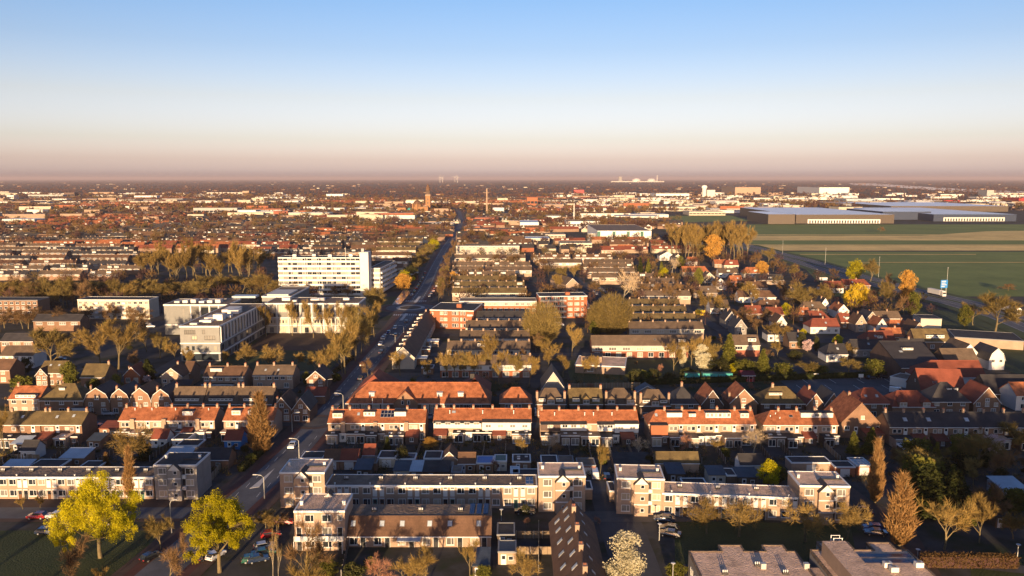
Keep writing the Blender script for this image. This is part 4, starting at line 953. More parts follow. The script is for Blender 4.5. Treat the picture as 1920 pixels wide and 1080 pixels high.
# the old school
B = Bld('school', 'old school with long orange hipped roof, central gable and big white windows', 'school', (652, 753.5), (916, 754), 5.0, 12.5, 'brick_dark').gable(4.6, 'roof_orange', over=.7, hipL=5.6, hipR=3.4); W = B.W
for i, f in enumerate((.055, .12, .2, .265, .55, .615, .77, .845, .925)): B.win(W*f, 1.0, 2.3, 3.2, 'grid', p=.9 if i < 6 else .2)
B.win(W*.70, 1.0, 2.3, 3.2, 'grid', pane='curtain')
b = MB(); x0, x1, xm = W*.33, W*.50, W*.415; b.box(x0,-1.0,0,x1,-.003,5.0); b.poly([(x0,-1.0,5.0),(x1,-1.0,5.0),(xm,-1.0,8.6)]); o = B.P('central_bay', b, 'brick_brown')
b = MB(); b.slab([(x0-.3,9,4.95),(x0-.3,-1.3,4.95),(xm,-1.3,8.95),(xm,5.8,8.95)], .16); b.slab([(x1+.3,-1.3,4.95),(x1+.3,9,4.95),(xm,5.8,8.95),(xm,-1.3,8.95)], .16); B.P('bay_roof', b, 'roof_orange', o)
for f in (-.8, .8): k = window_mesh(.8, 1.3, 'bare', 'white_paint'); put('window', _cache[k + ('one',)]['glass'], o, (xm + f*1.2, -1.0, 4.4))
for f in (-2.4, 0, 2.4): k = window_mesh(1.9, 2.4, 'grid', 'white_paint'); put('window', _cache[k + ('one',)]['curtain_dim'], o, (xm + f, -1.0, .9))
B.dormer(W*.165, 1.7, 1.6, 1.1, n=2, wh=.65, rm='white_panel'); B.dormer(W*.65, 1.7, 1.6, 1.1, n=2, wh=.65, rm='white_panel'); B.dormer(W*.80, 1.7, 1.6, 1.1, n=2, wh=.65, rm='white_panel')
b = MB(); b.box(.3, 12.503, 0, 11.5, 28, 5.0); o = B.P('rear_wing', b, 'brick_dark')
b = MB(); xr = 5.9; b.slab([(-.3,28.5,4.9),(-.3,10,4.9),(xr,14,10.2),(xr,22.5,10.2)], .16); b.slab([(12,10,4.9),(12,28.5,4.9),(xr,22.5,10.2),(xr,14,10.2)], .16); b.slab([(12,28.5,4.9),(-.3,28.5,4.9),(xr,22.5,10.2)], .16); b.slab([(-.3,10,4.9),(12,10,4.9),(xr,14,10.2)], .16); B.P('wing_roof', b, 'roof_red', o)
b = MB(); b.box(W-10.5, 12.503, 0, W-.3, 24, 5.0); o = B.P('rear_wing', b, 'brick_dark')
b = MB(); xr = W-5.0; b.slab([(W-10.8,24.3,4.9),(W-10.8,9,4.9),(xr,12,9.6),(xr,19,9.6)], .16); b.slab([(W+.2,9,4.9),(W+.2,24.3,4.9),(xr,19,9.6),(xr,12,9.6)], .16); b.slab([(W+.2,24.3,4.9),(W-10.8,24.3,4.9),(xr,19,9.6)], .16); B.P('wing_roof', b, 'roof_red', o)
b = MB(); b.box(W-6.6,14,8.6,W-5.2,17,10.6); B.P('roof_turret', b, 'bitumen', o)
for x in (W*.195, W*.265):
    b = MB(); b.cyl(x,-4.5,0,7.5,.06,6); B.P('flagpole', b, 'white_paint')
# right of the school
B = sidehouse('orange hipped house right of the school with white upper window band', 938, 996, 755, rm='roof_orange', wall='brick_brown', rise=3.6, hip=3.4, ch=(), up=0, dn=3); B.win(B.W*.42, 3.3, 5.2, 1.2, 'multi', pane='curtain_dim')
B = gfront('grey house with tall dark roof and pale gable top behind the street houses', 1017, 1058, 728, h=4.8, rise=5.4, depth=13, rm='roof_dark', wall='brick_grey', up=0, chim=None, attic=0)
for f in (.32, .52, .72): B.win(B.W*f, 3.2, .9, 1.2, 'half')
b = MB(); b.poly([(B.W*.2,-.06,6.6),(B.W*.8,-.06,6.6),(B.W*.5,-.06,9.9)]); B.P('gable_panel', b, 'cream_wall')
def semi(label, xl, xr, py, rm='roof_taupe', wall='brick_dark', bays=(.5,), hip=0, rise=3.6, h=4.6, ch=(.02, .98), peak=1.3, bw=2.6, side=True):
    B = sidehouse(label, xl, xr, py, h=h, rise=rise, depth=9.5, rm=rm, wall=wall, up=0, dn=3, hip=hip, ch=ch if not hip else ())
    if hip:
        for f in ch: B.chimney(B.W*f, 1.2, 2.4, .7, .7)
    for f in bays: B.dormer(B.W*f, bw, -.35, 1.5, m='brick_brown', rm=rm, n=1, peak=peak, style='half')
    if side: 
        for f in (.2, .8):
            if all(abs(f - g) > .2 for g in bays): B.dormer(B.W*f, 2.2, .5, 1.0, n=1)
    return B
semi('semi-detached house with central rounded bay and mossy brown hip, right of the lane', 1006, 1060, 757, hip=2.6, rm='roof_taupe', wall='brick_brown')
semi('semi-detached house with long taupe roof and pointed middle dormer', 1068, 1130, 757, rm='roof_moss', bw=2.2)
semi('semi-detached house with two gabled bays under a taupe hip', 1136, 1192, 757, hip=3.0, bays=(.18, .82), side=False)
semi('semi-detached house with dark mansard-like roof and central bay', 1201, 1256, 760, hip=2.6, rm='roof_taupe', wall='brick_dark')
B = sidehouse('pyramid-roofed dark house with one skylight, left of the orange gables', 1259, 1308, 756, rm='roof_dark', wall='brick_brown', rise=4.4, hip=4.2, ch=(.5,), up=2, dn=2)
gfront('narrow orange-roofed gabled house between dark neighbours', 1316, 1355, 758, h=4.2, rise=4.4, rm='roof_orange', wall='brick_dark', up=1, chim=None)
B = gfront('orange-roofed house with wide brown gable and side dormer', 1369, 1420, 756, h=4.4, rise=4.4, rm='roof_orange', wall='brick_brown', up=1, chim='l')
B = sidehouse('hipped mossy-roofed house with pale dormer, right of the orange gables', 1428, 1508, 756, rm='roof_moss', wall='brick_dark', rise=4.0, hip=4.2, ch=(.35,), up=4); B.dormer(B.W*.37, 4.2, 2.0, .9, n=3, m='cream_wall')
gfront('small brown gable-fronted house with one lit upper window', 1512, 1546, 760, h=4.2, rise=3.6, rm='roof_red', up=1, chim='m')
gfront('dark slate gabled house left of the tall orange roof', 1546, 1578, 760, h=4.4, rise=3.8, rm='roof_dark', up=1, chim=None)
B = sidehouse('red-brown hipped house with two skylights behind the tall orange roof', 1607, 1671, 756, rm='roof_red', wall='brick_brown', rise=3.6, hip=3.8, ch=(), up=3); B.skylight(B.W*.32, 2.0, .9, .9); B.skylight(B.W*.65, 2.0, .9, 1.1)
semi('red-brown roofed house pair with two bays in front of the red barn', 1674, 1752, 762, rm='roof_red', wall='brick_brown', hip=3.2, bays=(.24, .8), side=False, ch=())
B = sidehouse('dark pyramid-roofed house with two small dormers in front of the red barn', 1745, 1818, 752, rm='roof_dark', wall='brick_brown', rise=4.8, hip=5.0, ch=(), up=3); B.dormer(B.W*.58, 1.5, 2.6, .6, n=1); B.dormer(B.W*.75, 1.3, 2.6, .6, n=1)
B = gfront('steep red-roofed gabled house with three narrow windows', 1826, 1876, 756, h=4.0, rise=5.0, rm='roof_red', wall='brick_brown', up=3, chim=None)
B = sidehouse('orange-roofed house at the right edge with white wing', 1906, 1990, 742, rm='roof_orange', wall='white_wall', rise=3.2, ch=())
# barns and old farm buildings round the car park
B = Bld('barn', 'large barn with broad red roof and dark gable beside the car park', 'barn', (1729, 737), (1814, 740), 3.4, 15, 'brick_dark').gable(6.6, 'roof_red', gutter=None)
B.win(7, 5.6, .9, .9, 'bare', 'L')
for x in (4.5, 5.3): B.skylight(x, 3.2, .5, .8, 'roof_brown')
B = Bld('barn', 'red-roofed farmhouse with white lower wall and hipped orange front, behind the big barn', 'barn', (1722, 707), (1850, 707), 4.0, 12, 'white_wall').gable(4.6, 'roof_red', hipL=7)
B = Bld('barn', 'huge dark-roofed hall with mossy lit ridge left of the white gables', 'barn', (1690, 690), (1772, 690), 5.0, 26, 'brick_dark').gable(6.2, 'roof_dark', ridge=.72); B.dormer(B.W*.5, 4, 12.0, .9, n=3); B.skylight(B.W*.3, 11, 1.4, 1.2)
B = Bld('barn', 'dark-roofed house wing with lit brown ridge right of the dark hall', 'barn', (1775, 683), (1838, 683), 3.8, 12, 'brick_dark').gable(4.8, 'roof_taupe')
B = Bld('barn', 'long dark-roofed barn with skylights at the right edge', 'barn', (1855, 738), (1990, 738), 3.4, 12, 'brick_dark').gable(4.8, 'roof_dark'); B.skylight(6, 1.7, 1.3, 1.4); B.skylight(11, 1.7, 1.3, 1.4)
B = Bld('outbuilding', 'small white outbuilding with flat brown roof at the car park', 'outbuilding', (1669, 706), (1700, 712), 3.2, 8, 'white_wall').flat('bitumen_brown')
gfront('white gabled house with lit gable, behind the dark hall', 1796, 1838, 668, h=3.6, rise=4.8, rm='roof_taupe', wall='white_wall', depth=14, up=1, dn=0, chim=None, attic=1)
gfront('white house with curved gable at the right edge', 1855, 1884, 675, h=4.0, rise=4.6, rm='roof_dark', wall='white_wall', depth=12, up=2, dn=0, attic=0, chim='m', gambrel=1)
B = sidehouse('brown-roofed house with long white dormer behind the dark hall', 1716, 1782, 640, h=3.8, rise=4.6, rm='roof_moss', wall='brick_brown', ch=(), up=0); B.dormer(B.W*.6, 8, 1.0, 1.4, n=6)
B = Bld('hall', 'low flat-roofed hall with pinkish wall below the motorway bank', 'hall', (1790, 632), (1920, 640), 4.0, 20, 'brick_tan').flat('bitumen', 'grey_paint')
B = Bld('hall', 'small hall with cream front wall and dark roof below the motorway bank', 'hall', (1727, 597), (1766, 598), 5.0, 12, 'cream_wall').flat('bitumen', 'grey_paint')
# containers and shed in the allotment field
for k, (x0, x1, lab) in enumerate(((1285, 1312, 'short teal shipping container in the green field'), (1318, 1374, 'long teal shipping container pair in the green field'))):
    a, c = G(x0, 700.5, 2.6), G(x1, 700.5, 2.6); b = MB(); Wc = c.x - a.x; b.box(0,0,.1,Wc,2.4,2.6)
    o = thing('container', lab, 'container', (a.x, a.y, 0)); b.build('body', 'teal_paint', o)
    b = MB(); b.box(-.03,-.03,2.6,Wc+.03,2.43,2.68); b.build('top_rail', 'green_paint', o)
    for i in range(2): b = MB(); b.box(Wc*(.5*i)+.15,-.06,.3,Wc*(.5*i)+.35,-.002,2.4); b.build('door_bar', 'green_paint', o)
B = Bld('shed', 'small maroon shed right of the teal containers', 'shed', (1391, 704), (1416, 704), 2.4, 5, 'maroon_paint').gable(1.0, 'maroon_paint'); B.door(B.W*.3, 0, 1.3, 2, 'red_paint'); B.door(B.W*.7, 0, 1.3, 2, 'red_paint')
# ---------------------------------------------------------------- white slab block of flats
LM = []        # landmarks that other labels lean on: (name, x, y)
a, c = G(521, 483, 25), G(675, 483, 25)
B = Bld('apartment_tower', 'long white eight-storey slab of flats with a blank stair tower', 'apartments', None, None, 25, 13, 'concrete', width=c.x - a.x, world=(a.x, a.y, 0)); W = B.W
B.flat('bitumen', 'white_paint', .5); LM.append(('white slab of flats', (a.x + c.x) / 2, a.y))
for k in range(8):
    z = 1.0 + 3.0 * k
    b = MB(); b.box(.2, -1.3, z, W - .2, -.003, z + .18, 0); b.box(.2, -1.34, z + .181, W - .2, -1.24, z + 1.25, 0); B.P('gallery', b, 'white_paint')
    for i in range(17):
        B.win(W * (i + .5) / 17, z + 1.0, W / 17 - .35, 1.75, 'half', p=.3, fm='concrete')
for i in range(1, 6):
    b = MB(); b.box(W * i / 6 - .12, -1.24, 0, W * i / 6 + .12, -.004, 25.0); B.P('party_wall', b, 'white_paint')
b = MB(); b.box(W + .003, -1.5, 0, W + 5.5, 9, 28.5); B.P('stair_tower', b, 'white_wall')
b = MB(); b.box(W + .2, 3, 28.5, W + 2, 6, 30.5); B.P('lift_house', b, 'concrete')
for x, y in ((8, 5), (20, 7), (31, 4), (44, 6)): b = MB(); b.box(x, y, 25, x + 2.4, y + 2, 26.6); B.P('roof_box', b, 'white_panel')
b = MB(); b.cyl(W*.8, 6, 25, 31, .12, 6); B.P('mast', b, 'metal_grey')
B = Bld('apartment_wing', 'white five-storey wing of flats with striped balconies right of the stair tower', 'apartments', None, None, 17, 46, 'concrete', width=7.5, world=(-93.5, 512, R(-4))).flat('bitumen', 'white_paint', .4)
for k in range(5):
    z = .9 + 3.1 * k
    b = MB(); b.box(-.1, -1.2, z, 7.6, -.003, z + 1.2); B.P('balcony', b, 'white_paint')
    b = MB(); b.box(7.503, .5, z, 8.7, 45.5, z + 1.15); B.P('balcony', b, 'white_paint')
    B.win(3.7, z + 1.3, 6, 1.5, 'multi'); 
    for i in range(9): B.win(3 + i * 5, z + 1.3, 4.2, 1.5, 'half', face='R')
B = Bld('annex', 'low flat-roofed annex with white fascia right of the striped wing', 'annex', (730, 516), (758, 517), 6, 26, 'brick_red').flat('bitumen', 'white_paint', .9)
# ---------------------------------------------------------------- grey office complex
def office(label, x, y, w, d, h, wall='slate_cladding', ang=0, front='punched', side='cols'):
    B = Bld('office_building', label, 'office', None, None, h, d, wall, width=w, world=(x, y, ang)).flat('bitumen_brown', 'white_paint', .5, over=.2)
    return B
B = office('grey office wing with long ribbed side, end wall toward the camera', -137, 320, 16.3, 58.5, 14.7); W = B.W; LM.append(('grey office wing', -129, 330))
for z in (3.2, 7.3): b = MB(); b.box(-.15, -.25, z, W + .25, -.003, z + .45, 0); b.box(W + .003, -.003, z, W + .25, 58.4, z + .45, 0); B.P('floor_band', b, 'white_paint')
B.win(W*.25, 11.4, 4.6, 1.7, 'multi', 'F', 'curtain_dim', 'black_paint'); B.win(W*.36, 9.0, 2.2, 1.7, 'half', 'F', fm='black_paint'); B.win(W*.6, 11.4, 1.2, 1.7, 'bare', fm='black_paint'); B.win(W*.75, 9.0, 4.4, 1.7, 'multi', fm='black_paint')
for f in (.18, .32, .63, .88): B.win(W*f, 4.5, 1.3, 1.9, 'bare', fm='grey_paint')
B.panel(.8, W - .8, .3, 3.0, 'glass', .03, 'ground_glazing')
for i in range(15):
    y = 1.0 + i * 3.85
    b = MB(); b.box(W + .002, y - .25, 7.75, W + .5, y + .25, 14.3); B.P('fin', b, 'white_panel')
    B.win(y + 1.9, 8.2, 3.0, 5.6, 'half', 'R', fm='grey_paint', p=.25); B.win(y + 1.9, 4.1, 3.0, 2.6, 'half', 'R', fm='grey_paint', p=.25); B.win(y + 1.9, .3, 3.0, 2.5, 'half', 'R', fm='grey_paint', p=.15)
for x, y, w_, d_, z_ in ((5,8,5,3,1.0),(9,13,4,4,2.6),(4,16,6,7,.8),(9,30,5,5,1.6),(5,34,6,10,1.2),(3,3,3,2,.7),(11,20,3,3,1.1)): b = MB(); b.box(x, y, 14.7, x + w_, y + d_, 14.7 + z_); B.P('roof_unit', b, 'white_panel')
B = office('long grey office front with white posts behind bare trees', -120.4, 380, 45.6, 19, 14.7); W = B.W
for z, hh in ((3.6, .4), (7.4, .45)): B.band(z, hh, d=.3)
for i in range(9): b = MB(); b.box(W*i/8 - .3 if i else .003, -.45, 0, W*i/8 + .3 if i < 8 else W, -.003, 14.3); B.P('post', b, 'white_panel')
for i in range(8):
    x = W * (i + .5) / 8
    B.win(x, 10.3, 4.2, 3.6, 'multi', fm='grey_paint', p=.5); B.win(x, 8.0, 4.2, 1.9, 'multi', fm='grey_paint', p=.2, pane='curtain_dim' if i % 3 else None)
    B.panel(x - 2.3, x + 2.3, 4.0, 7.3, 'cream_wall', .04); 
    for q in (-1.5, 0, 1.5): B.win(x + q, 4.9, .8, 1.5, 'bare', fm='grey_paint', y=-.05)
    B.panel(x - 2.3, x + 2.3, .1, 3.4, 'cream_wall', .04); B.win(x, .3, 2.0, 2.6, 'half', fm='grey_paint', y=-.05)
for x, y, w_, d_, z_ in ((6,8,4,3,1.5),(20,9,5,3,.9),(24,8,3,3,1.3),(36,10,3,2,1.0),(12,5,2,2,.8)): b = MB(); b.box(x, y, 14.7, x + w_, y + d_, 14.7 + z_); B.P('roof_unit', b, 'white_panel')
B = office('grey office block with white columns left of the ribbed wing', -168, 376, 31, 18, 14.7); W = B.W
B.band(4.6, .5, d=.3); B.win(W*.3, 8.8, 1.2, 4, 'bare', fm='grey_paint')
for i in range(5): x = W * (.42 + .145 * i); b = MB(); b.box(x - .3, -.4, 5.1, x + .3, -.003, 14.2); B.P('post', b, 'white_panel'); B.win(x + 2.2, 6.0, 3.4, 7.4, 'grid', fm='black_paint', p=.3)
for i in range(6): b = MB(); b.box(3 + i*4, 5, 14.7, 5.5 + i*4, 9, 15.6 + (i % 3)*.4); B.P('roof_unit', b, 'white_panel')
B = office('rear office wing with glazed roof strip running back from the long front', -128, 399.5, 15, 36, 15.2)
b = MB(); b.box(2, 2, 15.2, 13, 20, 16.0); B.P('roof_unit', b, 'white_panel'); b = MB(); b.box(-14, -4, 15.0, -2, 2, 15.9); B.P('rooflight', b, 'sheet_pale')
# ---------------------------------------------------------------- red-brick apartments
B = Bld('apartment_block', 'orange-brick three-storey flats at the roundabout', 'apartments', (806, 581), (888, 583), 9.4, 24, 'brick_orange').flat('bitumen', 'white_paint', .3); W = B.W; LM.append(('orange-brick roundabout flats', -30, 400))
for k in range(3):
    z = .6 + 3.1 * k
    for f in (.27, .36): B.win(W*f, z + .3, 1.7, 1.6, 'half', p=1)
    for f in (.53, .58, .63, .72, .79): B.win(W*f, z + .3, 1.0, 1.8, 'bare', p=.4)
    b = MB(); b.box(W*.86, -1.2, z, W*.99, -.003, z + .9); B.P('balcony', b, 'white_panel')
b = MB(); b.box(12, 8, 9.4, 14.5, 10.5, 11.4); B.P('lift_house', b, 'brick_orange'); B.win(W*.06, 6.8, .8, 1.6, 'bare')
B = Bld('apartment_block', 'long orange-brick gallery flats behind the dark low terraces', 'apartments', (861, 565), (1006, 565), 9.4, 12, 'brick_orange').flat('bitumen_brown', 'white_paint', .35); W = B.W
for k in range(3):
    z = .6 + 3.1 * k
    if k == 2: B.panel(0, W, z + .1, z + 2.3, 'cream_wall', .03)
    for i in range(14): B.win(W*(i + .5)/14, z + .3, 1.9, 1.7, 'half', p=.8, y=-.035 if k == 2 else 0)
B = Bld('apartment_block', 'orange-brick four-storey corner flats with white balconies, centre right', 'apartments', (1011, 556), (1101, 555), 12.0, 14, 'brick_orange').flat('bitumen', 'white_paint', .3); W = B.W; LM.append(('four-storey corner flats', 30, 421))
for k in range(4):
    z = .3 + 3.0 * k
    b = MB(); b.box(W*.02, -1.4, z + .2, W*.56, -.003, z + .45); b.box(W*.02, -1.45, z + .451, W*.56, -1.38, z + 1.2, 1); B.P('balcony', b, ['white_paint', 'grey_paint'])
    for i in range(4): B.win(W*(.08 + .13*i), z + .5, 2.4, 2.0, 'half', p=.2)
    for f in (.62, .67, .76, .81, .90): B.win(W*f, z + .8, 1.3, 1.5, 'half', p=.9)
b = MB(); b.box(W*.57, 4, 12, W*.66, 7, 13.6); B.P('lift_house', b, 'brick_orange')
# ---------------------------------------------------------------- terraces of the middle distance
RM = random.Random(21)
def midrow(x0, x1, ye, h=5.0, depth=8.5, rise=2.6, rm='roof_taupe', wall='brick_tan', desc=None, ch=True, dorm=0, whiteband=True, wins=True, flat=False, unit=5.6, px=True, label=None):
    B = Bld('terrace', label or desc or ('terrace with %s roof' % {'roof_taupe': 'taupe', 'roof_dark': 'dark', 'roof_moss': 'mossy', 'roof_orange': 'orange', 'roof_red': 'red', 'roof_brown': 'brown'}[rm]), 'house', (x0, ye), (x1, ye), h, depth, wall, auto=label is None)
    n = max(1, round(B.W / unit))
    if flat: B.flat('bitumen_brown')
    else: B.gable(rise, rm, over=.3, gutter=RM.choice(['white_paint', 'white_paint', 'grey_paint']))
    if whiteband: B.band(2.75, 2.0, RM.choice(['white_panel', 'cream_wall', 'cream_wall']), d=.04)
    if wins:
        for i in range(n): B.win(B.W*(i+.5)/n, 3.1, min(3.2, unit - 1.8), 1.4, 'multi', p=.5, y=-.045); 
    if ch and not flat:
        for i in range(n + 1): B.chimney(min(max(B.W*i/n, .4), B.W - .4), None, .8, .7, .6, pots=0)
    for i in range(dorm):
        k = RM.randrange(n); B.dormer(B.W*(k+.5)/n, 3.4, 1.3, 1.4, n=RM.choice([0, 2, 3]), ww=.9)
    return B
ROWS = [ # between the main road and the orange-brick flats, back to front
 (852, 985, 484, 'roof_taupe', 0), (848, 908, 498, 'roof_taupe', 0), (911, 994, 498, 'roof_taupe', 3), (848, 905, 507, 'roof_taupe', 0), (910, 997, 507, 'roof_taupe', 0),
 (846, 966, 516.5, 'roof_taupe', 4), (845, 968, 525.5, 'roof_moss', 0), (848, 983, 537, 'roof_moss', 2), (848, 987, 549.5, 'roof_moss', 0),
 (1000, 1069, 483, 'roof_brown', 6), (1078, 1148, 483, 'roof_brown', 5), (1012, 1090, 492.5, 'roof_taupe', 0), (1096, 1187, 493, 'roof_taupe', 0), (1094, 1187, 501, 'roof_taupe', 1), (1102, 1190, 510, 'roof_taupe', 0),
 (1111, 1227, 520.5, 'roof_taupe', 1), (1195, 1265, 530, 'roof_taupe', 0), (1190, 1280, 541, 'roof_taupe', 1), (1188, 1295, 555, 'roof_taupe', 0), (1181, 1275, 571.5, 'roof_moss', 0), (1186, 1288, 585.5, 'roof_moss', 0), (1188, 1306, 600.5, 'roof_moss', 0), (1180, 1320, 617, 'roof_taupe', 0)]
for x0, x1, ye, rm, dn in ROWS: midrow(x0, x1, ye, rm=rm, dorm=dn)
midrow(890, 985, 596, rm='roof_dark', label='dark-roofed terrace with white slanted rooflights behind the orange-brick flats', ch=False)
midrow(873, 995, 614.5, rm='roof_taupe', label='terrace with white window band, first in front of the slanted rooflights')
midrow(862, 993, 634.5, rm='roof_taupe', label='terrace with white window band, second in front of the slanted rooflights')
midrow(838, 994, 655.5, rm='roof_taupe', label='terrace with one white dormer at its left end, behind the schoolyard trees', dorm=1)
B = midrow(825, 996, 684, rm='roof_taupe', wall='brick_orange', label='brick terrace with white window band facing the old school'); 
for i in range(9): B.win(B.W*(i+.5)/9, .3, 2.4, 2.0, 'multi', p=.4)
B = midrow(1110, 1291, 648, rm='roof_taupe', wall='brick_red', h=5.2, rise=3.4, label='long taupe-roofed terrace with white band and red-brick ground floor', ch=False); B.dormer(B.W*.94, 3.0, 1.4, 1.2, n=3); B.skylight(B.W*.66, 2.4, .9, .7, 'glass'); LM.append(('white-banded red-brick terrace', 70, 350))
for i in range(9): B.win(B.W*(i+.5)/9, .3, 2.2, 2.0, 'multi', p=.4)
midrow(1372, 1425, 647, rm='roof_taupe', wall='brick_red', rise=3.4, label='taupe-roofed house pair beside the tall conifer', ch=False, dorm=1)
B = Bld('bungalow', 'flat tan bungalow behind the wooden fence', 'house', (1078, 684), (1172, 688), 3.2, 16, 'brick_tan').flat('gravel_roof'); B.win(6, .8, 2.4, 1.5, 'half'); b = MB(); b.box(2, 5, 3.2, 10, 11, 5.6); o = B.P('upper_room', b, 'brick_tan'); b = MB(); b.box(1.9, 4.9, 5.6, 10.1, 11.1, 5.75); B.P('upper_roof', b, 'bitumen', o); 
# houses with their ridge along the main road
B = Bld('terrace', 'terrace along the main road with white dormers on its street side', 'house', None, None, 4.6, 96, 'cream_wall', width=8.8, world=(-47.5, 306, 0)).front(4.2, 'roof_brown', over=.35); B.win(3, 3.0, 1.1, 1.2, 'half'); LM.append(('terrace along the main road', -44, 350))
for y in (9, 17, 26, 33, 42, 50, 60, 68, 78, 88):
    b = MB(); b.box(.7, y - 1.9, 4.9, 3.6, y + 1.9, 7.3); o = B.P('dormer', b, 'white_panel'); b = MB(); b.box(.5, y - 2.0, 7.3, 3.9, y + 2.0, 7.45); B.P('dormer_roof', b, 'bitumen', o)
for i in range(13): B.win(4 + i * 7, 2.6, 2.0, 1.2, 'half', 'R'); 
for y in (4, 22, 46, 64, 84): B.chimney(4.4, y, .8)
B = Bld('terrace', 'angled gabled house row with pale end gable, near the parked cars', 'house', None, None, 5, 30, 'brick_tan', width=9, world=(36, 520, R(18))).front(4, 'roof_taupe')
# cream flats and rows further up the road
B = Bld('apartment_block', 'long cream low flats across the end of the taupe terraces', 'apartments', (855, 462), (974, 461.5), 8, 11, 'cream_wall').flat('bitumen_brown', 'white_paint'); W = B.W; LM.append(('long cream low flats', -35, 800))
for k in range(3):
    for i in range(16): B.win(W*(i+.5)/16, .8 + 2.6*k, 2.6, 1.3, 'half', p=.8)
B = Bld('apartment_block', 'cream brick three-storey flats behind bare trees at the left', 'apartments', (145, 562), (279, 562.5), 10.5, 11, 'cream_wall').flat('bitumen', 'white_paint'); W = B.W; LM.append(('cream brick flats', -170, 400))
for k in range(4):
    for i in range(13): B.win(W*(i+.5)/13, .6 + 2.55*k, 1.8, 1.4, 'half', p=.4) if i % 5 != 3 else B.panel(W*(i+.5)/13 - 1, W*(i+.5)/13 + 1, .6 + 2.55*k, 1.6 + 2.55*k, 'white_paint', .8, 'balcony')
B = Bld('apartment_block', 'dark brick flats half hidden by trees at the left edge', 'apartments', (-60, 563), (70, 563), 10.5, 11, 'brick_brown').flat('bitumen', 'grey_paint'); W = B.W
for k in range(4):
    for i in range(12): B.win(W*(i+.5)/12, .6 + 2.55*k, 1.8, 1.4, 'half')
for x0, x1, ye, lab in ((0, 62, 640, 'dark shaded terrace row nearest the left edge, white windows in shade'), (62, 150, 602, 'dark shaded terrace row in front of the cream brick flats')):
    midrow(x0, x1, ye, rm='roof_dark', wall='brick_brown', label=lab, ch=False, whiteband=False)  # brown walls instead of white put the shade of these rows into the colour
# dark-roofed quarter at the left
for ye, spans in ((448, ((-40,60),(75,130),(150,235))), (454, ((-20,90),(105,190),(205,262))), (461, ((-50,30),(45,120),(140,225))), (468, ((-20,70),(85,150),(170,250))), (476, ((-60,20),(40,125),(135,215),(222,258))), (485, ((-40,55),(70,120),(150,240))), (494, ((-60,40),(55,140),(160,235))), (504, ((-20,80),(95,165),(185,262))), (514, ((-50,50),(70,150),(165,225)))):
    for x0, x1 in spans: midrow(x0, x1, ye + RM.uniform(-1.5, 1.5), rm=RM.choice(['roof_dark', 'roof_dark', 'roof_brown', 'roof_taupe']), wall=RM.choice(['brick_tan', 'brick_brown', 'brick_brown', 'brick_dark']), dorm=RM.choice([0, 0, 1, 2]), h=4.2, whiteband=False)  # brown walls without white bands carry the shade between close rows as colour
for ye, spans in ((447, ((310,395),(405,480),(490,560),(575,690))), (455.5, ((480,560),(570,640),(645,690))), (464, ((478,560),(566,640))), (473, ((482,540),(548,600),(610,680))), (438, ((250,330),(345,430),(450,540),(560,640),(650,740)))):
    for x0, x1 in spans: midrow(x0, x1, ye, rm='roof_dark', wall=RM.choice(['brick_tan', 'brick_brown', 'brick_dark']), dorm=RM.choice([1, 3, 4]), h=4.2, whiteband=False)
for ye in (452, 460, 469, 479, 490, 502): midrow(RM.uniform(696, 708) if ye < 482 else 735, 792 - (ye - 452) * .75, ye, rm='roof_moss' if ye < 474 else 'roof_brown', h=5)
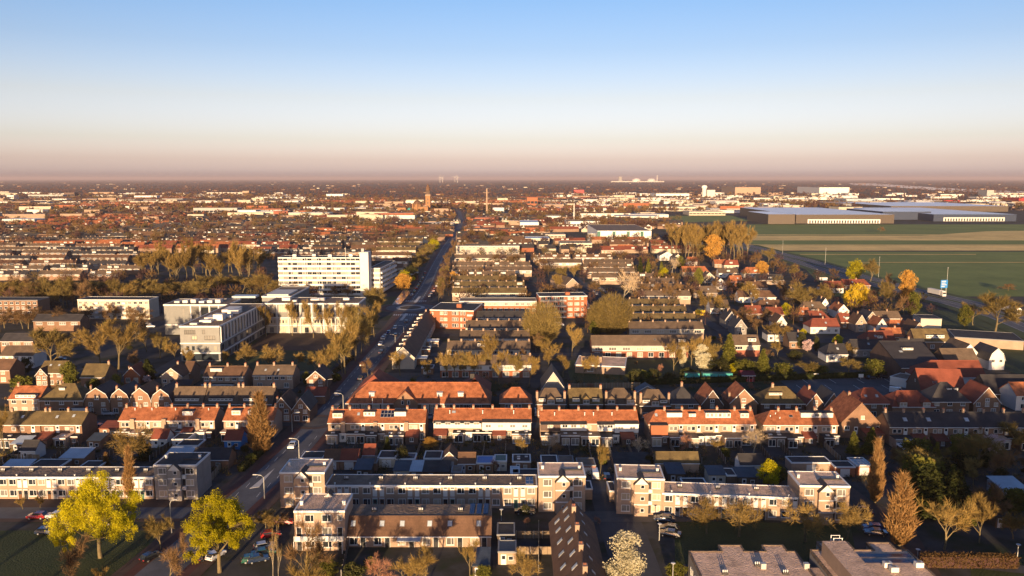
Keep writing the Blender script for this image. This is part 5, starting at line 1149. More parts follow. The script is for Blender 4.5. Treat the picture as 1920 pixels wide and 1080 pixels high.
# ---------------------------------------------------------------- houses of the village on the right
HS = [ # kind, xl, xr, eave row, roof, wall, words
 ('g',1497,1520,592,'roof_orange','brick_brown','low house with orange roof front'), ('s',1520,1556,597,'roof_red','brick_brown','house with half-shaded red roof'), ('f',1570,1592,583,'roof_orange','white_wall','white gabled house with bright orange roof'),
 ('f',1643,1664,612,'roof_orange','white_wall','large white house with bright orange roof'), ('s',1577,1606,604,'roof_red','brick_brown','red-roofed house with skylights'), ('f',1605,1625,607,'roof_brown','brick_tan','brown gabled house'),
 ('s',1666,1712,616,'roof_orange','brick_orange','orange-roofed low house row'), ('s',1520,1575,613,'roof_red','white_wall','house with flat white extension'), ('s',1543,1582,540,'roof_red','white_wall','long red-roofed hall'), ('s',1582,1632,535,'roof_red','brick_brown','dark red hipped hall'),
 ('s',1510,1552,580,'roof_taupe','brick_tan','taupe-roofed long house'), ('f',1625,1645,597,'roof_dark','brick_tan','dark-roofed brick house'), ('f',1538,1556,573,'roof_dark','white_wall','dark gabled house'), ('s',1385,1455,557,'roof_brown','white_wall','long brown-roofed row with white wall'),
 ('s',1280,1330,510,'roof_orange','brick_tan','wide orange-roofed house'), ('f',1237,1265,480,'roof_taupe','white_wall','pale gabled house'), ('f',1262,1280,484,'roof_taupe','cream_wall','cream gabled house'), ('s',1290,1308,490,'roof_orange','white_wall','orange hipped house'),
 ('s',1340,1362,495,'roof_orange','brick_tan','orange-roofed cottage'), ('s',1358,1385,497,'roof_red','cream_wall','red-roofed cottage'), ('s',1348,1385,512,'roof_taupe','white_wall','taupe-roofed white house'), ('s',1365,1392,524,'roof_dark','brick_tan','dark-roofed brick cottage'),
 ('f',1340,1362,532,'roof_brown','white_wall','white gabled cottage'), ('s',1370,1392,528,'roof_orange','brick_orange','bright orange low roof'), ('f',1378,1400,614,'roof_dark','brick_grey','grey gabled house'), ('f',1360,1382,600,'roof_dark','brick_grey','grey house with steep roof'),
 ('s',1400,1430,588,'roof_red','brick_brown','red-roofed low house'), ('s',1440,1470,590,'roof_red','brick_tan','red-roofed bungalow'), ('s',1625,1680,640,'roof_red','brick_brown','dark red low roof'), ('s',1660,1700,632,'roof_orange','brick_brown','orange roof corner house'),
 ('s',1440,1490,627,'roof_dark','white_wall','flat dark house with white wall'), ('s',1420,1470,525,'roof_dark','brick_tan','dark-roofed row'), ('s',1395,1440,512,'roof_orange','white_wall','orange and white row'), ('s',1127,1170,469,'roof_red','brick_tan','long red-roofed row'), ('s',1160,1192,466,'roof_orange','brick_tan','orange-roofed row'),
 ('f',1320,1340,520,'roof_taupe','cream_wall','cream gabled villa'), ('s',1470,1510,553,'roof_dark','brick_brown','dark low barn'), ('s',1400,1440,540,'roof_brown','brick_tan','brown-roofed house'), ('f',1455,1475,606,'roof_brown','white_wall','white house with brown gable'), ('s',1300,1345,549,'roof_taupe','brick_tan','taupe-roofed corner house'),
 ('s',1332,1368,577,'roof_taupe','white_wall','taupe house behind the yellow truck'), ('s',1480,1512,640,'roof_dark','brick_brown','low dark garden building'), ('s',1600,1660,655,'roof_dark','brick_grey','long low grey outbuilding'), ('s',1550,1590,664,'roof_dark','white_wall','white-walled low outbuilding'),
 ('s',1420,1465,575,'roof_brown','white_wall','brown-roofed long house'), ('s',1694,1740,655,'roof_dark','white_wall','white low workshop'), ('s',1640,1690,597,'roof_taupe','brick_tan','taupe flat-topped house'), ('f',1710,1735,622,'roof_brown','brick_tan','brown gabled house')]
for kind, xl, xr, ye, rm, wall, ds in HS:
    if kind == 'f': B = Bld('house', ds, 'house', (xl, ye), (xr, ye), 4.2, RM.uniform(9, 13), wall, auto=True).front(RM.uniform(3.2, 4.2), rm); B.win(B.W*.3, 2.6, 1.2, 1.3, 'half'); B.win(B.W*.7, 2.6, 1.2, 1.3, 'half'); B.win(B.W*.5, .6, 2, 1.4, 'half'); B.win(B.W*.5, 4.6, 1.1, 1.1, 'half')
    else:
        B = Bld('house', ds, 'house', (xl, ye), (xr, ye), 3.4, RM.uniform(8, 10), wall, auto=True).gable(RM.uniform(3.0, 3.8), rm, hipL=RM.choice([0,0,2.5]), hipR=RM.choice([0,0,2.5])); n = max(2, int(B.W / 3))
        for i in range(n): B.win(B.W*(i+.5)/n, .9, 1.5, 1.4, 'half', p=.5)
        if RM.random() < .5: B.skylight(B.W*RM.uniform(.3,.7), 2.2, 1.0, 1.2)
        if RM.random() < .4: B.dormer(B.W*.5, 2.4, 1.2, 1.2, n=2)
    B.chimney(B.W*RM.uniform(.3,.7), B.D*.5, .8)
for nm, px, py in (('yellow golden willow', 1607, 572), ('motorway sign', 1773, 560), ('yellow truck', 1312, 590), ('teal containers', 1330, 712), ('car park', 1560, 735), ('old school', 790, 760), ('roundabout', 770, 577), ('large yellow-green willow', 195, 1046), ('smaller yellow-green willow', 418, 1073), ('balcony flats', 600, 1030), ('court entrance', 1128, 930), ('gravel-roofed school building', 1500, 1020),
    ('taller columnar poplar', 1685, 1020), ('red barn', 1760, 735), ('dark hall', 1750, 690), ('tall orange roof', 1612, 800), ('main road junction', 596, 790), ('three dark-roofed pairs', 410, 765), ('hipped white-eaved house', 115, 765), ('long terrace', 800, 945), ('right terrace', 1370, 965), ('solar-panel terrace', 705, 815), ('left orange-roofed terrace', 310, 810), ('dark-roofed right-edge terrace', 1780, 825),
    ('white clad terrace', 905, 815), ('terrace between two narrow lanes', 1105, 815), ('terrace with hipped left end', 1310, 815), ('willow-side flats', 330, 935), ('grey office front', 580, 625), ('tall poplar grove', 1330, 480), ('yellow-green hedge trees', 800, 500), ('large round tree', 1150, 620), ('brown chalet', 250, 720), ('white blossom tree', 1300, 690), ('golden grove', 370, 515)):
    p = G(px, py); LM.append((nm, p.x, p.y))
# ---------------------------------------------------------------- far landmarks
def wbox(name, label, cat, px0, px1, ytop, ybase, depth, wall, rm='bitumen_brown', bands=(), dh=None, docks=0, strip=0, roof=None):
    """a big plain hall: front corners at pixels px0, px1, its foot at row ybase and its top at row ytop"""
    p, q = G(px0, ybase), G(px1, ybase); h = dh or zat(ytop, p.y)
    B = Bld(name, label, cat, None, None, h, depth, wall, width=(q - p).length, world=(p.x, p.y, math.atan2(q.y - p.y, q.x - p.x)))
    B.flat(rm, 'white_paint' if wall in ('white_wall', 'cream_wall') else wall, h*.05)
    for f0, f1, m in bands: B.panel(B.W*f0, B.W*f1, .1, h - h*.06, m, .1)
    for i in range(docks):
        w = B.W * .72 / docks; B.panel(B.W*.13 + w*i + w*.25, B.W*.13 + w*i + w*.75, .5, 5.2, 'black_paint', .3, 'dock_door')
    if docks: B.panel(B.W*.12, B.W*.86, .2, 7.0, 'white_panel', .15, 'dock_wall')
    if strip: 
        for i in range(strip): w = B.W / strip; B.panel(w*i + w*.08, w*i + w*.92, h*.35, h*.6, 'glass', .1, 'window')
    return B
B = wbox('factory', 'white factory hall with four green stripes and a silver tank', 'factory', 1120, 1221, 433, 451, 130, 'white_wall', 'bitumen_brown', [(f, f + .055, 'green_paint') for f in (.0, .28, .545, .80)]); h = B.h
b = MB(); b.cyl(-7, -3, 0, h * .8, 5.5, 24); B.P('tank', b, 'galvanised'); LM.append(('white factory with green stripes', 130, 960))
wbox('factory', 'long white office front of the factory with upper windows', 'factory', 1062, 1125, 415, 428, 40, 'white_wall', strip=10)
wbox('hall', 'white hall with brick lower floor left of the factory', 'hall', 975, 1010, 417, 430, 60, 'white_wall', 'sheet_pale', strip=5)
wbox('hall', 'small white hall behind the factory office', 'hall', 1025, 1052, 405, 414, 40, 'white_wall')
B = wbox('warehouse', 'huge dark warehouse with pale roof and a row of dock doors', 'warehouse', 1492, 1676, 402.5, 419, 330, 'warehouse_dark', 'warehouse_roof', docks=26); LM.append(('huge dark warehouse', 500, 1400))
wbox('warehouse', 'left end of the dark warehouse with slanting front', 'warehouse', 1440, 1490, 402, 420, 120, 'warehouse_dark', 'warehouse_roof')
wbox('warehouse', 'dark distribution hall with cream base and orange-lit corner', 'warehouse', 1750, 1905, 402, 415, 330, 'navy_panel', 'warehouse_roof', docks=22)
wbox('warehouse', 'low brown warehouse with pale roof behind the distribution hall', 'warehouse', 1670, 1890, 386.5, 397, 300, 'warehouse_dark', 'warehouse_roof')
wbox('warehouse', 'dark blue warehouse end between the two big halls', 'warehouse', 1655, 1745, 397, 412, 160, 'navy_panel', 'warehouse_roof'); 
wbox('warehouse', 'grey warehouse in the middle of the far estate', 'warehouse', 1580, 1670, 382, 391, 160, 'grey_paint', 'gravel_roof')
wbox('hall', 'tall white cube hall on the far estate', 'hall', 1536, 1592, 351.5, 364, 300, 'white_wall')
wbox('hall', 'wide olive-grey hall on the far estate left of the white cube', 'hall', 1378, 1426, 351, 364, 250, 'brick_tan')
wbox('silo', 'square grey tower hall far to the right', 'tower', 1850, 1863, 356.5, 369.5, 60, 'concrete')
wbox('hall', 'red hall beside the square grey tower', 'hall', 1770, 1800, 375.5, 379.5, 60, 'red_paint'); wbox('hall', 'red hall at the far right edge', 'hall', 1910, 1960, 371, 377, 90, 'red_paint'); wbox('hall', 'bright red hall in the far estate', 'hall', 1076, 1095, 356, 363, 60, 'red_paint')
wbox('hall', 'pale blue glass hall in front of the far estate', 'hall', 1586, 1646, 373, 381, 90, 'sheet_pale')
wbox('hall', 'long white two-part hall in the far industrial estate', 'hall', 1230, 1292, 363, 373.5, 120, 'white_wall', strip=8)
wbox('hall', 'long cream hall with dark roof above the allotments', 'hall', 1204, 1312, 388, 396, 70, 'cream_wall', strip=14); wbox('hall', 'long low brick-and-cream hall right of the allotments', 'hall', 1292, 1360, 397, 404, 60, 'cream_wall', strip=10)
b = MB(); p = G(1320, 372); b.cyl(0, 0, 0, 36, 8, 20); b.tube([(0,0,36),(0,0,42),(0,0,48),(0,0,50)], [8, 11, 9, 2], 20, 1)
o = thing('water_tower', 'pale water tower with white dome in the far industrial estate', 'tower', (p.x, p.y, 0)); b.build('shaft', ['concrete_pale', 'white_wall'], o); b = MB(); b.box(10, -6, 0, 40, 12, 32); b.build('silo_block', 'concrete_pale', o)
# church with tall brick tower
p = G(803, 399); zt = zat(345, p.y)
o = thing('church_tower', 'tall slender brick church tower with copper-brown spire', 'church', (p.x, p.y, 0)); hw = 5.2
b = MB(); b.box(-hw, -hw, 0, hw, hw, zt*.60); b.build('shaft', 'church_brick', o)
b = MB(); b.box(-hw-.8, -hw-.8, zt*.60, hw+.8, hw+.8, zt*.635); b.build('cornice', 'brick_tan', o)
b = MB(); b.box(-hw+.8, -hw+.8, zt*.635, hw-.8, hw-.8, zt*.72); b.tube([(0,0,zt*.72),(0,0,zt*.75)], [hw*1.2, hw*1.1], 8); b.build('belfry', 'brick_dark', o)
b = MB(); b.tube([(0,0,zt*.75),(0,0,zt*.86),(0,0,zt*.95),(0,0,zt)], [hw*.95, hw*.9, hw*.45, .3], 8); b.build('spire', 'roof_brown', o); LM.append(('brick church tower', p.x, p.y))
for i in range(3):
    b = MB(); b.box(-.9, -hw-.15, zt*(.2 + .12*i), .9, -hw-.003, zt*(.26 + .12*i)); b.build('window', 'black_paint', o)
p = G(785, 401); o = thing('church', 'brick church with copper-green dome left of its tower', 'church', (p.x, p.y, 0))
b = MB(); b.box(-10, 0, 0, 20, 20, 15); b.box(-46, 2, 0, -28, 20, 13); b.box(-28, 4, 0, -10, 16, 8); b.build('nave', 'church_brick', o)
b = MB(); b.tube([(-4,12,15),(-4,12,20)], [9, 9], 20, 0); b.tube([(-4,12,20),(-4,12,25),(-4,12,28),(-4,12,30)], [9.4, 7.5, 4, .8], 20, 1); b.build('dome', ['church_brick', 'roof_brown'], o)
b = MB(); b.tube([(-20,6,8),(-20,6,11),(-20,6,13)], [5, 4, 1], 16); b.build('small_dome', 'teal_paint', o)
for x in (-12, -3): b = MB(); b.tube([(x,-2,0),(x,-2,20),(x,-2,24)], [1.6, 1.5, .2], 8); b.build('turret', 'church_brick', o)
for k, (px, yb, yt, lab) in enumerate(((913, 405, 354, 'tall slim chimney right of the church tower'), (1076, 424, 382, 'tall white flue beside the factory'), (1282, 388, 375, 'slim brick chimney in the far estate'))):
    p = G(px, yb); hh = zat(yt, p.y); b = MB(); b.tube([(0,0,0),(0,0,hh)], [1.8 if k != 1 else .8, 1.3 if k != 1 else .7], 10); o = thing('chimney_stack', lab, 'chimney', (p.x, p.y, 0)); b.build('shaft', 'white_wall' if k == 1 else 'brick_tan', o); b = MB(); b.cyl(0, 0, hh, hh + 1, 1.6 if k != 1 else .9, 10); b.build('rim', 'grey_paint', o)
APT = [(612, 643, 364, 373, 'white_wall', 'white twin apartment blocks far behind the golden town'), (660, 716, 390, 397, 'cream_wall', 'long cream apartment row left of the church'), (541, 618, 399, 410, 'cream_wall', 'wide school-like building with copper-green roof'), (480, 513, 397, 409, 'cream_wall', 'cream hall left of the copper-green roof'), (513, 540, 396, 409, 'brick_red', 'brick hall between the cream hall and the green roof'),
  (924, 945, 390, 404, 'white_wall', 'white apartment tower right of the main road'), (988, 1008, 370, 388, 'brick_orange', 'orange brick apartment tower on the right of town'), (840, 1000, 0, 0, None, ''), (172, 214, 360.5, 368, 'brick_tan', 'wide sandy brick hall on the far left'), (252, 294, 367, 374, 'white_wall', 'white hall on the far left'), (120, 140, 361, 370, 'brick_dark', 'dark tower block on the far left'), (53, 118, 365, 372, 'concrete', 'low grey block on the far left'),
  (455, 467, 358, 367, 'brick_tan', 'stepped flats end tower on the far left horizon'), (388, 456, 361, 366, 'cream_wall', 'stepped cream flats on the far left horizon'), (446, 480, 394, 408, 'white_wall', 'bright white block near the red roofs'), (363, 445, 390, 402, 'concrete', 'grey flats behind the red roofs'), (5, 65, 411, 421, 'white_wall', 'white folded-roof hall at the far left'), (13, 26, 366, 373, 'white_wall', 'small white block at the far left edge'),
  (780, 850, 419, 424, 'cream_wall', 'long cream shop row along the town street'), (875, 985, 430, 440, 'brick_tan', 'tan shop row beside the town street'), (890, 935, 408, 418, 'brick_red', 'red brick shops on the right of the town street'), (870, 900, 425, 433, 'brick_orange', 'orange corner shop at the town street'), (985, 1030, 447, 458, 'cream_wall', 'cream low flats left of the factory'), (1050, 1110, 456, 464, 'cream_wall', 'cream low hall below the factory tank'), (1010, 1060, 440, 448, 'cream_wall', 'pale low shop hall by the factory')]
for x0, x1, yt, yb, wm, lab in APT:
    if wm: wbox('apartment_block' if 'flats' in lab or 'apart' in lab else 'hall', lab, 'building', x0, x1, yt, yb, 30, wm, RM.choice(['bitumen_brown', 'sheet_pale', 'gravel_roof']) if 'copper' not in lab else 'teal_paint', strip=max(3, int((x1 - x0) / 7)))
# wind turbines and power plant on the horizon
for i, px in enumerate((825, 830, 853, 858)):
    p = G(px, 342.5); hh = 95; s = 1.0; o = thing('wind_turbine', '%s pale wind turbine on the far horizon, counted from the left' % ['first', 'second', 'third', 'fourth'][i], 'wind turbine', (p.x, p.y, 0))
    b = MB(); b.tube([(0,0,0),(0,0,hh)], [4, 2.6], 8); b.build('mast', 'white_wall', o); b = MB(); b.box(-2.5,-6,hh-2,2.5,6,hh+3); b.build('nacelle', 'white_wall', o)
    for k in range(3): a = R(30*i + 120*k); b = MB(); b.tube([(0,-7,hh),(math.sin(a)*55,-7,hh+math.cos(a)*55)], [3.2,.6], 4); b.build('blade', 'white_wall', o)
p = G(1163, 341.5); o = thing('power_station', 'hazy power station with domes and stack on the far horizon', 'power station', (p.x, p.y, 0))
b = MB(); b.tube([(0,0,0),(0,0,60),(0,0,110)], [55,38,42], 24); b.build('cooling_tower', 'concrete', o)
for x in (330, 640): b = MB(); b.tube([(x,0,0),(x,0,50),(x,0,72),(x,0,80)], [85,85,55,5], 24); b.build('dome', 'white_wall', o)
b = MB(); b.box(-200,-60,0,900,60,22); b.build('hall', 'concrete_pale', o); b = MB(); b.tube([(760,0,0),(760,0,140)],[9,6],10); b.build('stack','white_wall',o)
# ---------------------------------------------------------------- the rest of the town, and the woods and hedgerow trees between: too many to count
RF = random.Random(33)
def free(x, y, r):
    for ox, oy, orr in OCC:
        if abs(x - ox) < r + orr and abs(y - oy) < r + orr: return False
    return True
HWX = HW
def right_of_hw(x, y):
    for (x0, y0), (x1, y1) in zip(HW, HW[1:]):
        if min(y0, y1) <= y <= max(y0, y1): return x > x0 + (x1 - x0) * (y - y0) / (y1 - y0) - 28
    return False
def in_field(x, y): return (right_of_hw(x, y) and y < 1290) or (x > 250 and 900 < y < 1330 and x > 250 + 0) or (x > .62 * y - 40 and y < 420 and y > 280)
def near_road(x, y, w=11): return y < 2150 and abs(x - road_x(y)) < w
class Town:
    mats = ['brick_far','cream_wall','white_wall','brick_tan','brick_orange','roof_dark','roof_brown','roof_taupe','roof_orange','roof_red','white_panel']
    def __init__(s): s.b = MB()
    def house(s, x, y, w, d, h, rise, ang, wm, rm, along=True, dorm=False):
        b = s.b; c, sn = math.cos(ang), math.sin(ang)
        def t(u, v, z): return (x + c*u - sn*v, y + sn*u + c*v, z)
        W, D = w/2, d/2
        b.poly([t(-W,-D,0),t(W,-D,0),t(W,-D,h),t(-W,-D,h)], wm); b.poly([t(W,D,0),t(-W,D,0),t(-W,D,h),t(W,D,h)], wm)
        if along:
            b.poly([t(W,-D,0),t(W,D,0),t(W,D,h),t(W,0,h+rise),t(W,-D,h)], wm); b.poly([t(-W,D,0),t(-W,-D,0),t(-W,-D,h),t(-W,0,h+rise),t(-W,D,h)], wm)
            b.poly([t(-W-.2,-D-.3,h-.1),t(W+.2,-D-.3,h-.1),t(W+.2,0,h+rise+.1),t(-W-.2,0,h+rise+.1)], rm); b.poly([t(W+.2,D+.3,h-.1),t(-W-.2,D+.3,h-.1),t(-W-.2,0,h+rise+.1),t(W+.2,0,h+rise+.1)], rm)
            if w > 11 and dorm:
                for k in range(int(w / 6)):
                    if RF.random() < .35:
                        u = -W + 3 + 6 * k; y0 = -D*.75; z0 = h + rise*.25; b.poly([t(u-1.5,y0,z0),t(u+1.5,y0,z0),t(u+1.5,y0,z0+1.4),t(u-1.5,y0,z0+1.4)], 10); b.poly([t(u-1.5,y0,z0+1.4),t(u+1.5,y0,z0+1.4),t(u+1.5,0,z0+1.4),t(u-1.5,0,z0+1.4)], 5)
        else:
            b.f.pop(); b.m.pop(); b.f.pop(); b.m.pop()
            b.poly([t(-W,-D,0),t(W,-D,0),t(W,-D,h),t(0,-D,h+rise),t(-W,-D,h)], wm); b.poly([t(W,D,0),t(-W,D,0),t(-W,D,h),t(0,D,h+rise),t(W,D,h)], wm)
            b.poly([t(W,-D,0),t(W,D,0),t(W,D,h),t(W,-D,h)], wm); b.poly([t(-W,D,0),t(-W,-D,0),t(-W,-D,h),t(-W,D,h)], wm)
            b.poly([t(-W-.3,D+.2,h-.1),t(-W-.3,-D-.2,h-.1),t(0,-D-.2,h+rise+.1),t(0,D+.2,h+rise+.1)], rm); b.poly([t(W+.3,-D-.2,h-.1),t(W+.3,D+.2,h-.1),t(0,D+.2,h+rise+.1),t(0,-D-.2,h+rise+.1)], rm)
    def hall(s, x, y, w, d, h, ang, wm, rm):
        b = s.b; c, sn = math.cos(ang), math.sin(ang)
        def t(u, v, z): return (x + c*u - sn*v, y + sn*u + c*v, z)
        W, D = w/2, d/2
        for q in (((-W,-D),(W,-D)),((W,-D),(W,D)),((W,D),(-W,D)),((-W,D),(-W,-D))): b.poly([t(*q[0],0),t(*q[1],0),t(*q[1],h),t(*q[0],h)], wm)
        b.poly([t(-W,-D,h),t(W,-D,h),t(W,D,h),t(-W,D,h)], rm)
tn = Town(); pts = []
from mathutils import noise as mnoise
def patch(x, y, sc, o=0.0): return mnoise.noise(Vector((x / sc + o, y / sc - o, o)))
wood_cells = []
cy = 850.0
while cy < 3000:      # the town lies in patches: streets of one roof colour and direction, with belts of trees between
    step = 70 + cy * .03; ncol = int(.78 * cy * 2 / 110)
    for ic in range(ncol):
        cx = -.78 * cy + (ic + .5) * 110 + RF.uniform(-12, 12)
        if in_field(cx, cy) or (cx > 230 and cy < 1800): continue
        w_ = patch(cx, cy, 330, 3.1)
        if w_ > .30 + (.1 if cy < 1400 else 0): wood_cells.append((cx, cy, step)); continue
        if cx > .10 * cy and cy > 1500 and RF.random() < .75: continue
        if cy > 2300 and RF.random() < .45: continue
        rp = patch(cx, cy, 260, 9.7) + RF.uniform(-.12, .12); red = (-1050 < cx < -560 and 1180 < cy < 1480)
        pal = [8, 8, 9] if (red or rp > .30) else [6, 6, 9] if rp > .16 else [5, 5, 5, 6] if rp > -.2 else [7, 6, 5]
        walls = RF.choice([[0, 0, 3], [0, 3, 1], [3, 3, 1], [0, 4, 0], [1, 2, 3]]); ang = patch(cx, cy, 420, 5.5) * .7 + (math.pi / 2 if patch(cx, cy, 300, 1.5) > .28 else 0)
        c, sn = math.cos(ang), math.sin(ang); det = RF.random() < .3; v = -step / 2
        while v < step / 2:
            u = -52 + RF.uniform(0, 10)
            while u < 50:
                w = RF.uniform(8, 11) if det else RF.choice([18, 24, 30, 36, 42]); x, y = cx + c*(u + w/2) - sn*v, cy + sn*(u + w/2) + c*v
                if not near_road(x, y, 16) and free(x, y, 9) and RF.random() < .92:
                    tn.house(x, y, w, RF.uniform(8, 9.5), RF.uniform(3.2, 5.2), RF.uniform(2.6, 3.8), ang, RF.choice(walls), RF.choice(pal), along=(not det) or RF.random() < .5, dorm=RF.random() < .6)
                u += w + RF.uniform(4, 12)
            v += RF.uniform(22, 30)
    cy += step
for k in range(300):      # single larger flat-roofed buildings: schools, shops, flats
    y = 950 * math.exp(RF.random() * math.log(2600 / 950)); x = RF.uniform(-.7, .3) * y
    if in_field(x, y) or near_road(x, y, 24) or not free(x, y, 14) or (x > 230 and y < 1800) or RF.random() < .45: continue
    if y < 1350 and RF.random() < .6: continue
    tn.hall(x, y, RF.uniform(15, 45) if y < 1350 else RF.uniform(20, 70), RF.uniform(11, 18), RF.uniform(5, 9) if y < 1350 else RF.uniform(6, 14), RF.uniform(-.2, .2), RF.choice([0, 3, 3, 4, 0]) if y < 1350 else RF.choice([1, 1, 2, 3, 3, 4]), RF.choice([6, 7, 10]))
for k in range(420):      # halls and sheds of the industrial estates
    y = 1350 * math.exp(RF.random() * math.log(4000 / 1350)); x = RF.uniform(.05, .78) * y if k % 4 else RF.uniform(-.75, -.1) * y
    if k % 4 == 0: y = max(y, 2300); x = RF.uniform(-.75, -.25) * y
    if in_field(x, y) or not free(x, y, 30) or (x > 300 and y < 1750): continue
    OCC.append((x, y, 28))
    tn.hall(x, y, RF.uniform(30, 110), RF.uniform(25, 60), RF.uniform(5, 11), RF.uniform(-.15, .15), RF.choice([1, 2, 2, 2, 1, 3]), RF.choice([10, 6, 7, 2]))
for k in range(260):     # scattered farms and villages towards the horizon
    y = 3600 * math.exp(RF.random() * math.log(16000 / 3600)); x = RF.uniform(-.75, .75) * y
    tn.house(x, y, RF.uniform(10, 40), RF.uniform(9, 20), RF.uniform(3, 7), RF.uniform(2, 4), RF.uniform(-.3, .3), RF.choice([0, 0, 0, 3, 1]), RF.choice([5, 6, 9, 7]))
tag(tn.b.build('far_town', Town.mats), 'rest of the low-rise town and farms out to the horizon', 'town', kind='stuff')
# woods: every far tree is a puff of small faces on a stem, all of them one mass
def mass(name, label, spots, m, nface=60, seed=3):
    rnd = random.Random(seed); b = MB()
    for mi, x, y, hgt, wid in ((mi, *q) for mi in spots for q in spots[mi]):
        n = nface * 2 if y < 1000 else nface if y < 1500 else nface // 2 if y < 2200 else max(8, nface // 4)
        fl = hgt * (.16 if y < 1000 else .2 if y < 1500 else .26); fw = fl * (.10 if y < 1000 else .16 if y < 1500 else .3 if y < 3000 else .6)
        b.poly([(x-.2,y,0),(x+.2,y,0),(x,y,hgt*.8)], mi)
        for i in range(n):
            u, v, w = rnd.gauss(0,1), rnd.gauss(0,1), rnd.gauss(0,1); l = math.sqrt(u*u+v*v+w*w) or 1; r = rnd.random() ** .45; u, v, w = u/l, v/l, w/l
            cx, cy, cz = x + u*r*wid*.42, y + v*r*wid*.42, hgt*.58 + w*r*hgt*.36
            dx, dy, dz = (u*.7 + rnd.gauss(0,.35))*fl, (v*.7 + rnd.gauss(0,.35))*fl, (w*.5 + .55 + rnd.gauss(0,.3))*fl
            sx, sz = -dz/fl*fw, dx/fl*fw
            b.poly([(cx-sx,cy,cz-sz),(cx+sx,cy,cz+sz),(cx+dx,cy+dy,cz+dz)], mi)
    return tag(b.build(name, m), label, 'woodland', kind='stuff')
spots = {0: [], 1: [], 2: []}
for k in range(10500):
    y = 380 * math.exp(RF.random() ** .75 * math.log(5200 / 380)); x = RF.uniform(-.76, .76) * y
    if in_field(x, y) or near_road(x, y, 10) or (x > 300 and y < 1800) or not free(x, y, 3 if y < 850 else 5): continue
    if y < 850 and (RF.random() < .3 or (x < -150 and y > 560 and RF.random() < .75) or abs(x + 59) < 26 and y < 480 or (x > -115 and x < -70 and y < 500) or (-40 < x < 40 and 400 < y < 450)): continue
    hgt = RF.uniform(5, 11) if y < 850 else RF.uniform(7, 14); spots[RF.choice([0, 0, 1, 1, 2]) if y < 2600 else 1].append((x, y, hgt, hgt * RF.uniform(.7, 1.0)))
for cx, cy, st_ in wood_cells:
    for i in range(22): hgt = RF.uniform(9, 15); spots[RF.choice([0, 1, 1, 2])].append((cx + RF.uniform(-58, 58), cy + RF.uniform(-.55, .55) * st_, hgt, hgt * RF.uniform(.75, 1)))
for cx, cy, rx, ry, n in ((-900,2900,500,220,350),(-300,2600,300,150,220),(-1500,3300,600,200,320),(300,3300,600,200,220),(-800,2000,250,90,130),(250,1750,160,70,90),(-130,1900,110,60,70),(60,1500,70,50,45),(110,1250,60,40,36),(170,1180,80,40,40)):
    for i in range(n):
        x, y = cx + RF.gauss(0, .5) * rx, cy + RF.gauss(0, .5) * ry; hgt = RF.uniform(8, 16); spots[RF.choice([0, 1])].append((x, y, hgt, hgt * .9))
for k in range(5200):
    y = 4200 * math.exp(RF.random() * math.log(24000 / 4200)); x = RF.uniform(-.74, .74) * y; hgt = RF.uniform(9, 17); spots[1].append((x, y, hgt, RF.uniform(12, 60) * y / 6000))
mass('far_trees', 'bare trees and woods between the far roofs and out to the horizon', spots, ['far_gold', 'far_brown', 'far_olive'])
